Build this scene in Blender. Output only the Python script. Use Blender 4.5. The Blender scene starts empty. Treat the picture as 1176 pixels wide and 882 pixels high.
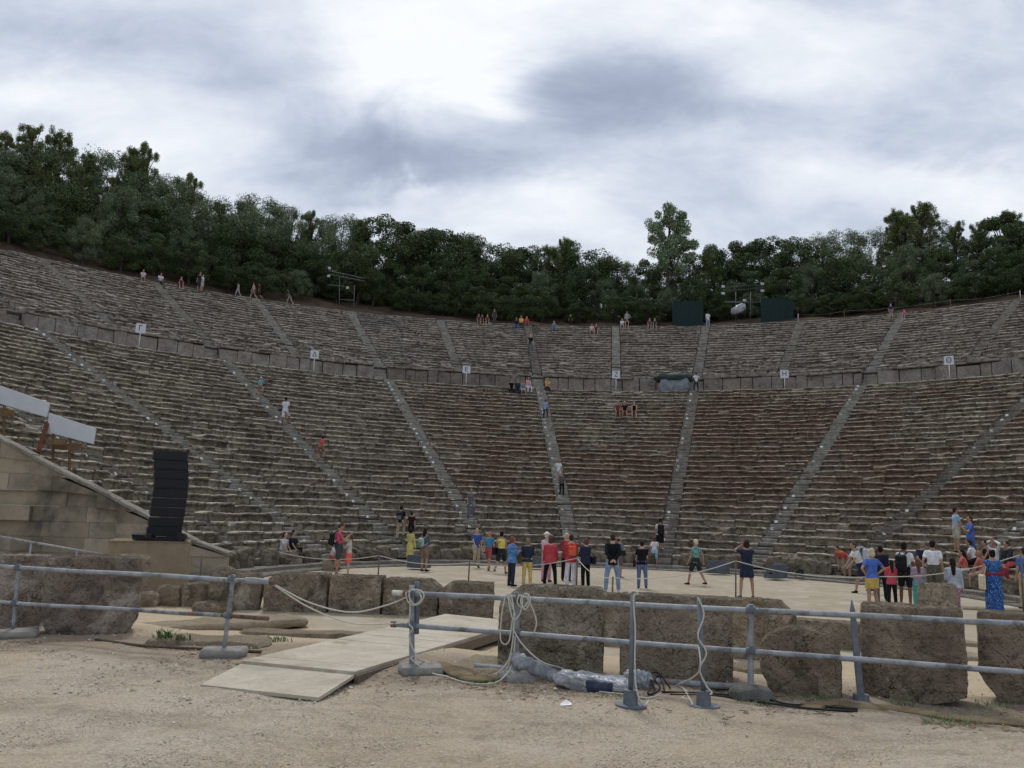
import bpy, math, random
import numpy as np
from mathutils import Vector, Matrix, noise as mnoise
random.seed(7); rng = np.random.default_rng(7)
SC = bpy.context.scene
COL = SC.collection
PI = math.pi
# ------------------------------------------------------------------ camera model (photo pixels, 1176 x 882)
F_PX, PITCH, ROLL, EYE = 954.64, 0.1554, 0.0310, 2.2912
CX, CY = 588.0, 441.0
OX, OY = 3.7286, 26.8848              # centre of the orchestra
TH0, SP = -0.8331, 0.1586             # first upper stair and the angle between upper stairs
cp, sp_ = math.cos(PITCH), math.sin(PITCH)
def ray(px, py):
    dx, dy = px-CX, py-CY
    c, s = math.cos(ROLL), math.sin(ROLL)
    X = c*dx+s*dy; Y = -s*dx+c*dy
    return np.array([X, F_PX*cp+Y*sp_, F_PX*sp_-Y*cp])
EYEP = np.array([0., 0., EYE])
def ground(px, py, z=0.0):
    r = ray(px, py); t = (z-EYE)/r[2]
    return r*t+EYEP
def at(px, py, Y):
    r = ray(px, py); return r*(Y/r[1])+EYEP
def proj(x, y, z):
    z = z-EYE
    d = y*cp+z*sp_; u = -y*sp_+z*cp
    X = F_PX*x/d; Y = -F_PX*u/d
    c, s = math.cos(ROLL), math.sin(ROLL)
    return CX+c*X-s*Y, CY+s*X+c*Y, d
def polar(th, R, z=0.0):
    return np.array([OX+R*math.sin(th), OY+R*math.cos(th), z])
# ---- heights of the seat banks
NL, R1, Z1, TL, HL = 34, 13.12, 0.65, 0.728, 0.345
NU, R2, Z2, TU, HU = 21, 41.2, 14.05, 0.79, 0.3815
WALK_Z = 12.04
PROF_R = [13.12, 37.15, 40.30, 40.35, 41.2, 57.0, 58.2]
PROF_Z = [0.65, 12.04, 12.04, 13.67, 14.05, 21.68, 21.9]
def cavea_hit(px, py):
    r = ray(px, py); r = r/np.linalg.norm(r)
    t = np.linspace(20, 130, 8000)
    p = EYEP+r*t[:, None]
    R = np.hypot(p[:, 0]-OX, p[:, 1]-OY)
    z = np.interp(R, PROF_R, PROF_Z)
    ok = np.where((p[:, 2] <= z+0.001) & (R > 13.0) & (p[:, 1] > OY-20))[0]
    ok = [k for k in ok if p[k, 1] > OY+3 or abs(p[k, 0]) > 12]
    k = ok[0] if len(ok) else -1
    return math.atan2(p[k, 0]-OX, p[k, 1]-OY), R[k], z[k]
def row_of(R):
    """(row lip radius, row lip height, tread, rise) of the bank at this radius"""
    if R < 38.0:
        i = int(round((R-R1)/TL)); i = max(0, min(NL-1, i)); return R1+TL*i, Z1+HL*i, TL, HL
    if R < 40.8: return 38.6, WALK_Z, 1.5, HL
    j = int(round((R-R2)/TU)); j = max(0, min(NU-1, j)); return R2+TU*j, Z2+HU*j, TU, HU
# ---- ground heights: the path in front of the railing stands about 0.4 m above the orchestra
GH = 0.40
_A = ground(257, 748, GH)[:2]; _B = ground(862, 797, GH)[:2]
_d = (_B-_A)/np.linalg.norm(_B-_A); _n = np.array([-_d[1], _d[0]])
def sstep(a, b, x):
    t = np.clip((x-a)/(b-a), 0, 1); return t*t*(3-2*t)
def gz(x, y):
    s = (x-_A[0])*_n[0]+(y-_A[1])*_n[1]
    z = GH*(1-sstep(0.5, 5.0, s))
    R = np.hypot(x-OX, y-OY)
    w = 0.03*np.sin(x*1.3+0.5)*np.sin(y*0.9+x*0.4)+0.02*np.sin(x*3.1)*np.cos(y*2.3)
    return z+w*sstep(12.3, 14.5, R)
def on_ring(px, py, R, near):
    """horizontal point of the photo ray on the circle of radius R nearest to 'near'"""
    r = ray(px, py); d = r[:2]/np.linalg.norm(r[:2]); o = -np.array([OX, OY]); b = np.dot(o, d); c = np.dot(o, o)-R*R
    q = b*b-c
    ts = [-b] if q < 0 else [-b-math.sqrt(q), -b+math.sqrt(q)]
    c_ = [d*t for t in ts if t > 1]; p = min(c_, key=lambda p: np.hypot(*(p-np.asarray(near)[:2])))
    return p, math.atan2(p[0]-OX, p[1]-OY)
def gpt(px, py):
    z = 0.2
    for _ in range(25):
        p = ground(px, py, z); z = 0.5*z+0.5*float(gz(p[0], p[1]))
    return np.array([p[0], p[1], float(gz(p[0], p[1]))])
# ------------------------------------------------------------------ scene helpers
def tag(o, label=None, cat=None, group=None, kind=None):
    if label: o['label'] = label
    if cat: o['category'] = cat
    if group: o['group'] = group
    if kind: o['kind'] = kind
    return o
def thing(name, label, cat, loc=(0, 0, 0), rz=0.0, group=None):
    o = bpy.data.objects.new(name, None); COL.objects.link(o)
    o.empty_display_size = 0.2
    o.location = tuple(float(v) for v in loc); o.rotation_euler = (0, 0, rz)
    return tag(o, label, cat, group)
def link(name, me, parent=None, loc=None):
    o = bpy.data.objects.new(name, me); COL.objects.link(o)
    if parent is not None: o.parent = parent
    if loc is not None: o.location = tuple(float(v) for v in loc)
    return o
class MB:
    """collects shapes and links them as ONE mesh object"""
    def __init__(s): s.v = []; s.f = []; s.m = []; s.n = 0
    def add(s, V, F, mi=0):
        V = np.asarray(V, float).reshape(-1, 3)
        s.v.append(V); s.f += [tuple(int(i)+s.n for i in f) for f in F]; s.m += [mi]*len(F); s.n += len(V)
        return s
    def box(s, c, size, rz=0.0, rx=0.0, ry=0.0, mi=0, bev=0.0):
        hx, hy, hz = size[0]/2, size[1]/2, size[2]/2
        if bev <= 0:
            V = np.array([(x*hx, y*hy, z*hz) for x in (-1, 1) for y in (-1, 1) for z in (-1, 1)])
            Fc = [(0, 1, 3, 2), (4, 6, 7, 5), (0, 4, 5, 1), (2, 3, 7, 6), (0, 2, 6, 4), (1, 5, 7, 3)]
        else:
            V = []
            Fc = []
            b = bev
            for x in (-1, 1):
                for y in (-1, 1):
                    for z in (-1, 1):
                        V += [(x*hx, y*(hy-b), z*(hz-b)), (x*(hx-b), y*hy, z*(hz-b)), (x*(hx-b), y*(hy-b), z*hz)]
            ix = lambda x, y, z, k: ((x > 0)*4+(y > 0)*2+(z > 0))*3+k
            for x in (-1, 1):
                q = [ix(x, -1, -1, 0), ix(x, 1, -1, 0), ix(x, 1, 1, 0), ix(x, -1, 1, 0)]; Fc.append(q if x > 0 else q[::-1])
                q = [ix(-1, x, -1, 1), ix(1, x, -1, 1), ix(1, x, 1, 1), ix(-1, x, 1, 1)]; Fc.append(q[::-1] if x > 0 else q)
                q = [ix(-1, -1, x, 2), ix(1, -1, x, 2), ix(1, 1, x, 2), ix(-1, 1, x, 2)]; Fc.append(q if x > 0 else q[::-1])
                for y in (-1, 1):
                    Fc.append([ix(x, y, -1, 0), ix(x, y, 1, 0), ix(x, y, 1, 1), ix(x, y, -1, 1)])
                    Fc.append([ix(x, -1, y, 0), ix(x, 1, y, 0), ix(x, 1, y, 2), ix(x, -1, y, 2)])
                    Fc.append([ix(-1, x, y, 1), ix(1, x, y, 1), ix(1, x, y, 2), ix(-1, x, y, 2)])
                    for z in (-1, 1): Fc.append([ix(x, y, z, 0), ix(x, y, z, 1), ix(x, y, z, 2)])
            V = np.array(V)
        R = np.array(Matrix.Rotation(rz, 3, 'Z') @ Matrix.Rotation(ry, 3, 'Y') @ Matrix.Rotation(rx, 3, 'X'))
        return s.add(V@R.T+np.asarray(c, float), Fc, mi)
    def tube(s, pts, r, n=10, mi=0, cap=True):
        P = [np.asarray(p, float) for p in pts]; k = len(P)
        rs = [r]*k if np.isscalar(r) else list(r)
        V = []; prev = None
        for i in range(k):
            d = P[min(i+1, k-1)]-P[max(i-1, 0)]; d = d/(np.linalg.norm(d)+1e-9)
            if prev is None:
                a = np.array([0, 0, 1.]) if abs(d[2]) < 0.9 else np.array([1., 0, 0])
                u = np.cross(d, a)
            else: u = prev-d*np.dot(prev, d)
            u = u/(np.linalg.norm(u)+1e-9); prev = u; w = np.cross(d, u)
            for j in range(n):
                a = 2*PI*j/n; V.append(P[i]+rs[i]*(math.cos(a)*u+math.sin(a)*w))
        Fc = []
        for i in range(k-1):
            for j in range(n):
                Fc.append((i*n+j, i*n+(j+1) % n, (i+1)*n+(j+1) % n, (i+1)*n+j))
        if cap: Fc += [tuple(range(n))[::-1], tuple((k-1)*n+j for j in range(n))]
        return s.add(V, Fc, mi)
    def prism(s, poly, off, mi=0):
        """closed polygon (3D points) pushed along off"""
        k = len(poly); A = np.asarray(poly, float); V = np.vstack([A, A+np.asarray(off, float)])
        Fc = [tuple(range(k))[::-1], tuple(range(k, 2*k))]+[(i, (i+1) % k, k+(i+1) % k, k+i) for i in range(k)]
        return s.add(V, Fc, mi)
    def ell(s, c, r, nu=12, nv=8, rot=None, mi=0):
        V = [(0, 0, -1)]
        for i in range(1, nv):
            ph = -PI/2+PI*i/nv
            for j in range(nu):
                a = 2*PI*j/nu; V.append((math.cos(ph)*math.cos(a), math.cos(ph)*math.sin(a), math.sin(ph)))
        V.append((0, 0, 1)); V = np.array(V)*np.asarray(r, float)
        if rot is not None: V = V@np.array(rot).T
        Fc = []; top = len(V)-1
        for j in range(nu):
            Fc.append((0, 1+(j+1) % nu, 1+j)); Fc.append((top, 1+(nv-2)*nu+j, 1+(nv-2)*nu+(j+1) % nu))
        for i in range(nv-2):
            for j in range(nu):
                Fc.append((1+i*nu+j, 1+i*nu+(j+1) % nu, 1+(i+1)*nu+(j+1) % nu, 1+(i+1)*nu+j))
        return s.add(V+np.asarray(c, float), Fc, mi)
    def mesh(s, name, mats, smooth=False, origin=None):
        me = bpy.data.meshes.new(name)
        V = np.vstack(s.v)
        if origin is not None: V = V-np.asarray(origin, float)
        me.from_pydata(V.tolist(), [], s.f)
        for m in (mats if isinstance(mats, (list, tuple)) else [mats]): me.materials.append(m)
        if any(s.m): me.polygons.foreach_set('material_index', s.m)
        if smooth: me.polygons.foreach_set('use_smooth', [True]*len(me.polygons))
        me.update()
        return me
    def build(s, name, mats, parent=None, smooth=False, origin=None):
        """with a parent (unrotated) the collected world points become local to it"""
        if origin is None and parent is not None: origin = parent.location
        me = s.mesh(name, mats, smooth, origin)
        o = link(name, me, parent)
        if parent is None and origin is not None: o.location = tuple(float(v) for v in origin)
        return o
def centre_origin(o):
    """move the origin of a top level mesh to its base"""
    me = o.data; n = len(me.vertices); a = np.empty(n*3); me.vertices.foreach_get('co', a); a = a.reshape(-1, 3)
    c = (a.min(0)+a.max(0))/2; c[2] = a[:, 2].min()
    me.vertices.foreach_set('co', (a-c).ravel()); me.update(); o.location = tuple(np.array(o.location)+c)
    return o
# ------------------------------------------------------------------ materials
def lin(h):
    h = h.lstrip('#'); out = []
    for i in (0, 2, 4):
        c = int(h[i:i+2], 16)/255; out.append(c/12.92 if c <= 0.04045 else ((c+0.055)/1.055)**2.4)
    return tuple(out)
class NT:
    def __init__(s, name):
        s.m = bpy.data.materials.new(name); s.m.use_nodes = True; s.t = s.m.node_tree
        s.b = s.t.nodes['Principled BSDF']; s.b.inputs['Specular IOR Level'].default_value = 0.25
        s.o = s.t.nodes['Material Output']
    def n(s, typ, **kw):
        nd = s.t.nodes.new(typ)
        for k, v in kw.items():
            if k.startswith('i_'):
                nd.inputs[k[2:].replace('_', ' ')].default_value = v
            else: setattr(nd, k, v)
        return nd
    def l(s, a, b): s.t.links.new(a, b)
    def coord(s, which='Object', scale=None):
        tc = s.n('ShaderNodeTexCoord')
        if scale is None: return tc.outputs[which]
        mp = s.n('ShaderNodeMapping'); mp.inputs['Scale'].default_value = scale; s.l(tc.outputs[which], mp.inputs['Vector']); return mp.outputs['Vector']
    def noise(s, vec, scale, detail=4, rough=0.55, dist=0.0):
        nd = s.n('ShaderNodeTexNoise'); nd.inputs['Scale'].default_value = scale; nd.inputs['Detail'].default_value = detail
        nd.inputs['Roughness'].default_value = rough; nd.inputs['Distortion'].default_value = dist
        s.l(vec, nd.inputs['Vector']); return nd.outputs['Fac']
    def vor(s, vec, scale, feat='F1'):
        nd = s.n('ShaderNodeTexVoronoi'); nd.feature = feat; nd.inputs['Scale'].default_value = scale; s.l(vec, nd.inputs['Vector']); return nd
    def ramp(s, fac, stops, interp='LINEAR'):
        nd = s.n('ShaderNodeValToRGB'); nd.color_ramp.interpolation = interp
        el = nd.color_ramp.elements
        while len(el) < len(stops): el.new(0.5)
        for e, (p, c) in zip(el, stops):
            e.position = p; e.color = (c, c, c, 1) if np.isscalar(c) else (*c, 1)
        s.l(fac, nd.inputs['Fac']); return nd.outputs['Color']
    def mix(s, a, b, fac, mode='MIX'):
        nd = s.n('ShaderNodeMix'); nd.data_type = 'RGBA'; nd.blend_type = mode
        for v, k in ((fac, 0), (a, 6), (b, 7)):
            if hasattr(v, 'is_linked'): s.l(v, nd.inputs[k])
            else: nd.inputs[k].default_value = v if k == 0 else ((*v, 1) if len(v) == 3 else v)
        return nd.outputs[2]
    def math(s, op, a, b=None):
        nd = s.n('ShaderNodeMath'); nd.operation = op
        for k, v in enumerate((a, b)):
            if v is None: continue
            if hasattr(v, 'is_linked'): s.l(v, nd.inputs[k])
            else: nd.inputs[k].default_value = v
        return nd.outputs[0]
    def bump(s, h, strength=0.5, dist=0.02, prev=None):
        nd = s.n('ShaderNodeBump'); nd.inputs['Strength'].default_value = strength; nd.inputs['Distance'].default_value = dist
        s.l(h, nd.inputs['Height'])
        if prev is not None: s.l(prev, nd.inputs['Normal'])
        s.l(nd.outputs['Normal'], s.b.inputs['Normal']); return nd.outputs['Normal']
    def col(s, c): 
        if hasattr(c, 'is_linked'): s.l(c, s.b.inputs['Base Color'])
        else: s.b.inputs['Base Color'].default_value = (*c, 1)
    def set(s, rough=0.9, metal=0.0, spec=0.25):
        s.b.inputs['Roughness'].default_value = rough; s.b.inputs['Metallic'].default_value = metal; s.b.inputs['Specular IOR Level'].default_value = spec
        return s
_mc = {}
def plain(name, c, rough=0.8, var=0.25, scale=20.0, bump=0.0, metal=0.0, spec=0.25, coord='Object'):
    """one colour with a little noise in it"""
    key = (name, c)
    if key in _mc: return _mc[key]
    t = NT(name).set(rough, metal, spec); v = t.coord(coord)
    f = t.noise(v, scale, 4, 0.6)
    lo = tuple(x*(1-var) for x in c); hi = tuple(min(1, x*(1+var)) for x in c)
    t.col(t.ramp(f, [(0.3, lo), (0.7, hi)]))
    if bump: t.bump(f, bump, 0.02)
    _mc[key] = t.m
    return t.m
def seat_stone(name, dark, midc, pale, red, redamt=0.5, bump=0.8, lich_amt=0.75):
    t = NT(name).set(0.95, 0, 0.15); v = t.coord('Object')
    geo = t.n('ShaderNodeNewGeometry')
    isl = geo.outputs['Random Per Island']
    big = t.noise(v, 0.07, 2, 0.5); med = t.noise(v, 1.3, 5, 0.62, 0.3); fine = t.noise(v, 9.0, 3, 0.7)
    base = t.ramp(t.math('ADD', t.math('MULTIPLY', isl, 0.45), t.math('MULTIPLY', med, 0.6)), [(0.22, dark), (0.5, midc), (0.8, tuple(1.25*x for x in midc))])
    sz_ = t.n('ShaderNodeSeparateXYZ'); t.l(v, sz_.inputs[0])
    zone_ = t.math('MULTIPLY', t.ramp(t.math('ADD', t.math('MULTIPLY', sz_.outputs['X'], 0.02), 0.5), [(0.24, 0.15), (0.42, 1.0)]), t.ramp(t.math('MULTIPLY', sz_.outputs['Z'], 0.05), [(0.10, 0.25), (0.20, 1.0), (0.56, 1.0), (0.66, 0.35)]))
    base = t.mix(base, red, t.math('MULTIPLY', t.math('MULTIPLY', t.ramp(t.math('ADD', t.math('MULTIPLY', big, 0.6), t.math('MULTIPLY', t.noise(v, 0.45, 3, 0.6), 0.4)), [(0.40, 0.0), (0.54, 1.0)]), zone_), redamt))
    lich = t.ramp(t.noise(v, 3.2, 5, 0.72, 0.6), [(0.46, 0.0), (0.60, 1.0)])
    base = t.mix(base, tuple(x*0.45 for x in dark), t.math('MULTIPLY', lich, lich_amt))
    wht = t.ramp(t.noise(v, 4.6, 4, 0.75, 1.2), [(0.60, 0.0), (0.68, 1.0)])
    base = t.mix(base, pale, t.math('MULTIPLY', wht, 0.38))
    t.col(base)
    t.bump(t.math('ADD', fine, t.math('MULTIPLY', med, 1.5)), bump, 0.05)
    return t.m
def block_stone(name, dark, midc, pale, pit=1.0, scale=1.0, warm=None, moss=0.0, spots=0.0):
    t = NT(name).set(0.95, 0, 0.15); v = t.coord('Object')
    oi_ = t.n('ShaderNodeObjectInfo').outputs['Random']; va_ = t.n('ShaderNodeVectorMath'); va_.operation = 'ADD'; cx_ = t.n('ShaderNodeCombineXYZ')
    t.l(t.math('MULTIPLY', oi_, 61.0), cx_.inputs[0]); t.l(t.math('MULTIPLY', oi_, 37.0), cx_.inputs[1]); t.l(v, va_.inputs[0]); t.l(cx_.outputs[0], va_.inputs[1]); v = va_.outputs[0]
    n1 = t.noise(v, 1.6*scale, 6, 0.62, 0.4); n2 = t.noise(v, 7*scale, 7, 0.72); n3 = t.noise(v, 38*scale, 4, 0.7)
    base = t.ramp(n1, [(0.30, dark), (0.52, midc), (0.74, pale)])
    if warm: base = t.mix(base, warm, t.ramp(t.noise(v, 0.9*scale, 4, 0.6), [(0.5, 0.0), (0.72, 0.8)]))
    base = t.mix(base, tuple(0.38*x for x in dark), t.math('MULTIPLY', t.ramp(t.noise(v, 2.4*scale, 6, 0.7, 0.8), [(0.54, 0.0), (0.66, 1.0)]), 0.65))
    base = t.mix(base, tuple(min(1, 1.35*x) for x in pale), t.math('MULTIPLY', t.ramp(n2, [(0.60, 0.0), (0.72, 1.0)]), 0.4))
    base = t.mix(base, tuple(0.75*x for x in midc), t.ramp(n3, [(0.35, 0.5), (0.65, 0.0)]))
    tone = t.ramp(oi_, [(0.0, (0.78, 0.76, 0.74)), (0.5, (1.0, 0.98, 0.95)), (1.0, (1.15, 1.17, 1.18))]); base = t.mix(base, tone, 1.0, 'MULTIPLY')
    if spots:
        base = t.mix(base, tuple(min(1, 1.25*x) for x in pale), t.math('MULTIPLY', t.ramp(t.noise(v, 1.1*scale, 5, 0.68, 0.6), [(0.54, 0.0), (0.64, 1.0)]), 0.55))
        base = t.mix(base, tuple(0.5*x for x in dark), t.math('MULTIPLY', t.ramp(t.noise(v, 0.75*scale, 5, 0.7, 0.9), [(0.55, 0.0), (0.64, 1.0)]), 0.7))
        ck = t.vor(v, 0.9*scale, 'DISTANCE_TO_EDGE'); nv_ = t.n('ShaderNodeTexNoise'); nv_.inputs['Scale'].default_value = 2.5*scale; nv_.inputs['Detail'].default_value = 4; t.l(v, nv_.inputs['Vector'])
        av_ = t.n('ShaderNodeVectorMath'); av_.operation = 'ADD'; t.l(v, av_.inputs[0]); t.l(nv_.outputs['Color'], av_.inputs[1]); t.l(av_.outputs[0], ck.inputs['Vector'])
        base = t.mix(base, tuple(0.25*x for x in dark), t.math('MULTIPLY', t.ramp(ck.outputs['Distance'], [(0.004, 0.75), (0.016, 0.0)]), t.ramp(t.noise(v, 1.0, 2, 0.5), [(0.48, 0.0), (0.56, 1.0)])))
    if spots:                       # shade inside the holes, painted into the stone colour as dark spots
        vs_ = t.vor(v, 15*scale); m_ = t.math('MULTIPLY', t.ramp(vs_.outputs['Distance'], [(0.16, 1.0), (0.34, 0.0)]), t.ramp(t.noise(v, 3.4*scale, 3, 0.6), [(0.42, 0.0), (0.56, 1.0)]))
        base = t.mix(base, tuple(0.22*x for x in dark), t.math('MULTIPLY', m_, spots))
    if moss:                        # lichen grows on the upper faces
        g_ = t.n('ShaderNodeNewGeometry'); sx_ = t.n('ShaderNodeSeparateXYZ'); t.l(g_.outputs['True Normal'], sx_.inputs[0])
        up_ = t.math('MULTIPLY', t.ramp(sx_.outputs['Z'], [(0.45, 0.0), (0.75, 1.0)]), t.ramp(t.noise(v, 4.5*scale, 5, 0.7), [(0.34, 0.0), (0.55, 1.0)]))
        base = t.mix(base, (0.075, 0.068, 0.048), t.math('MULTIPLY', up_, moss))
    t.col(base)
    vr = t.vor(v, 17*scale).outputs['Distance']
    pits = t.math('MULTIPLY', t.ramp(vr, [(0.10, 0.0), (0.34, 1.0)]), pit)
    v2 = t.vor(v, 6.5*scale).outputs['Distance']
    pits2 = t.math('MULTIPLY', t.ramp(v2, [(0.08, 0.0), (0.30, 1.0)]), pit*0.8)
    t.bump(t.math('ADD', t.math('ADD', t.math('ADD', pits, pits2), t.math('MULTIPLY', n2, 1.8)), t.math('MULTIPLY', n3, 0.5)), 1.0, 0.06)
    return t.m
# ------------------------------------------------------------------ PEOPLE
# every body is one continuous surface (union of tapered limbs, remeshed), clothes, hair and shoes are its children
JOBS = []        # (mesh builder, voxel, object name, material list, parent, extra geometry)
def capsule(mb, p0, r0, p1, r1, n=9, mi=0):
    p0 = np.asarray(p0, float); p1 = np.asarray(p1, float)
    d = p1-p0; L = np.linalg.norm(d); d = d/(L+1e-9)
    pts = [p0-d*r0*0.98, p0-d*r0*0.7, p0-d*r0*0.3, p0, p1, p1+d*r1*0.3, p1+d*r1*0.7, p1+d*r1*0.98]
    rs = [r0*0.15, r0*0.71, r0*0.95, r0, r1, r1*0.95, r1*0.71, r1*0.15]
    mb.tube(pts, rs, n, mi)
def loft(mb, rings, n=14):
    """rings: (centre, ax, ay, rx, ry)"""
    V = []
    for c, ax, ay, rx, ry in rings:
        for j in range(n):
            a = 2*PI*j/n; V.append(np.asarray(c)+np.asarray(ax)*rx*math.cos(a)+np.asarray(ay)*ry*math.sin(a))
    k = len(rings); Fc = [(i*n+j, i*n+(j+1) % n, (i+1)*n+(j+1) % n, (i+1)*n+j) for i in range(k-1) for j in range(n)]
    Fc += [tuple(range(n))[::-1], tuple((k-1)*n+j for j in range(n))]
    mb.add(V, Fc)
def ik(S, T, a, b, hint):
    d = T-S; L = np.linalg.norm(d)
    if L > (a+b)*0.995: T = S+d/L*(a+b)*0.995; d = T-S; L = np.linalg.norm(d)
    L = max(L, abs(a-b)+0.02); u = d/np.linalg.norm(d)
    h = hint-u*np.dot(hint, u); h = h/(np.linalg.norm(h)+1e-9)
    x = (a*a-b*b+L*L)/(2*L); y = math.sqrt(max(a*a-x*x, 0))
    return S+u*x+h*y, T
ARMS = {  # hand target in the standing torso frame (x outward), elbow hint
    'down': ((0.245, 0.05, 0.86), (0.3, -1, 0)), 'downf': ((0.24, 0.16, 0.90), (0.3, -1, 0)), 'swingb': ((0.25, -0.18, 0.92), (0.3, -1, 0.0)),
    'hip': ((0.19, 0.03, 1.04), (1, -0.4, 0)), 'face': ((0.06, 0.22, 1.60), (0.9, 0.2, -0.7)), 'behind': ((0.02, -0.20, 1.0), (1, -0.5, 0)),
    'chest': ((0.02, 0.25, 1.22), (0.6, -0.4, -1)), 'phone': ((0.05, 0.32, 1.32), (0.5, -0.4, -1)), 'lap': ((0.10, 0.36, 0.98), (0.8, -0.5, 0)),
    'strap': ((0.13, 0.17, 1.33), (0.6, -0.3, -1)), 'head': ((0.10, 0.06, 1.74), (1, 0.2, 0.1)), 'side': ((0.34, 0.16, 1.02), (0.3, -1, 0)),
    'reach': ((0.10, 0.50, 1.10), (0.4, -0.3, -1)), 'knees': ((0.13, 0.42, 0.98), (0.8, -0.4, 0)), 'pocket': ((0.22, 0.08, 0.93), (1, -0.7, 0)),
    'out': ((0.45, 0.25, 1.25), (0.3, -0.3, -1)), 'back': ((0.30, -0.30, 0.98), (0.2, -1, 0))}
LEGS = {  # (flex, knee, abduction) in degrees, left then right
    'stand': ((0, 3, 4), (0, 3, 4)), 'rest': ((2, 4, 3), (8, 18, 7)), 'walk': ((24, 12, 2), (-20, 14, 2)), 'walk2': ((-18, 30, 2), (22, 6, 2)),
    'step': ((0, 4, 4), (52, 70, 4)), 'stepl': ((52, 70, 4), (0, 4, 4)), 'wide': ((3, 4, 11), (3, 4, 11)), 'close': ((0, 2, 1.5), (0, 2, 1.5)),
    'sit': ((78, 78, 8), (80, 82, 8)), 'sitx': ((72, 62, 10), (84, 92, 4)), 'crouch': ((100, 125, 12), (85, 120, 8))}
SKIN = {'l': lin('c4a28c'), 'm': lin('ab8770'), 'd': lin('7d5540')}
def make_person(label, loc, H, face, legs='stand', arms=('down', 'down'), lean=0.0, head=(0, 0), top=None, bottom=None, hair=('short', '2a1f18'),
                skin='l', shoes='2b2622', hat=None, seat=None, fem=True, near=True, wide=1.0, group=None, extra=None):
    """face: 0 = away from the camera, 90 = to the right, 180 = to the camera"""
    k = H/1.75
    root_rz = -math.radians(face)
    vox = (0.017 if near else 0.026)
    w = (0.94 if fem else 1.0)*wide
    # --- legs
    th_l, sh_l = 0.43, 0.42
    hips = {}; J = {}
    for side, (fl, kn, ab) in zip((-1, 1), LEGS[legs]):
        f1 = math.radians(fl); f2 = f1-math.radians(kn); a = math.radians(ab)
        hip = np.array([side*0.088, 0, 0.0])
        d1 = np.array([side*math.sin(a), math.sin(f1)*math.cos(a), -math.cos(f1)*math.cos(a)])
        d2 = np.array([side*math.sin(a)*0.35, math.sin(f2), -math.cos(f2)]); d2 /= np.linalg.norm(d2)
        kne = hip+d1*th_l; ank = kne+d2*sh_l
        J[side] = [hip, kne, ank]
    low = min(J[-1][2][2], J[1][2][2])-0.085
    hz = -low
    if seat is not None:
        hz = seat/k+0.11
    for sd in J:
        for q in J[sd]: q[2] += hz
    dz = hz-0.93          # torso shift against standing
    ln = math.radians(lean)
    Rx = np.array(Matrix.Rotation(-ln, 3, 'X')); piv = np.array([0, 0, hz+0.02])
    def T(p):            # standing torso coordinates -> posed
        p = np.array([p[0], p[1], p[2]+dz], float); return piv+Rx@(p-piv)
    ax = Rx@np.array([1., 0, 0]); ay = Rx@np.array([0, 1., 0]); az = Rx@np.array([0, 0, 1.])
    shx = 0.185*w
    TOR = [(0.82, 0.07, 0.075), (0.86, 0.155*(1.06 if fem else 0.98), 0.112), (0.95, 0.168*(1.06 if fem else 0.96), 0.122), (1.08, 0.142*w, 0.105),
           (1.20, 0.152*w, 0.112), (1.33, 0.172*w, 0.118), (1.42, 0.160*w, 0.098), (1.48, 0.085, 0.068), (1.56, 0.054, 0.056)]
    TOR = [(z, rx*wide**0.8, ry*(wide**1.2)) for z, rx, ry in TOR]
    A = {}
    for side, nm in zip((-1, 1), arms):
        tg, hint = ARMS[nm]
        S = T((side*shx, -0.005, 1.415)); tgt = T((side*tg[0], tg[1], tg[2]))
        h = Rx@np.array([side*hint[0], hint[1], hint[2]])
        E, W = ik(S, tgt, 0.29, 0.255, h)
        A[side] = (S, E, W)
    hp, hy = math.radians(head[0]), math.radians(head[1])
    HR = Rx @ np.array(Matrix.Rotation(-hy, 3, 'Z') @ Matrix.Rotation(-hp-ln*-0.45, 3, 'X'))
    neck = T((0, -0.005, 1.53))
    HD = lambda x, y, z: neck+HR@np.array([x, y, z])          # head frame, origin at neck top
    body = MB()
    tk = top[0] if top else None
    under = 0.86 if top else 1.0
    loft(body, [(T((0, 0, z)), ax, ay, rx*(under if z < 1.45 else 1), ry*(under if z < 1.45 else 1)) for z, rx, ry in TOR])
    longs = bottom and bottom[0] in ('trousers', 'leggings')
    for sd in (-1, 1):
        hip, kne, ank = J[sd]
        u = 0.85 if longs else 1.0
        capsule(body, hip, 0.088*u, kne, 0.056*u); capsule(body, kne+(ank-kne)*0.08+np.array([0, -0.006, 0]), 0.054*u, kne+(ank-kne)*0.45, 0.053*u); capsule(body, kne+(ank-kne)*0.45, 0.052*u, ank, 0.036)
        capsule(body, ank+np.array([0, -0.02, -0.04]), 0.036, ank+np.array([sd*0.02, 0.135, -0.058]), 0.026)
        S, E, W = A[sd]
        capsule(body, T((sd*shx*0.6, 0, 1.435)), 0.055, S, 0.052*under+0.004); capsule(body, S, 0.048, E, 0.036); capsule(body, E, 0.037, W, 0.025)
        hd = (W-E)/np.linalg.norm(W-E); capsule(body, W, 0.027, W+hd*0.075, 0.033)
    capsule(body, T((0, 0, 1.47)), 0.056, HD(0, 0.005, 0.03), 0.052)
    body.ell(HD(0, 0.012, 0.115), (0.076, 0.093, 0.112), 14, 10, HR)
    body.ell(HD(0, 0.045, 0.062), (0.052, 0.055, 0.055), 12, 8, HR)
    for v in body.v: v *= k
    post = MB()          # small pieces that the remesh would swallow: fingers, nose, ears, eyes, mouth
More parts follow.
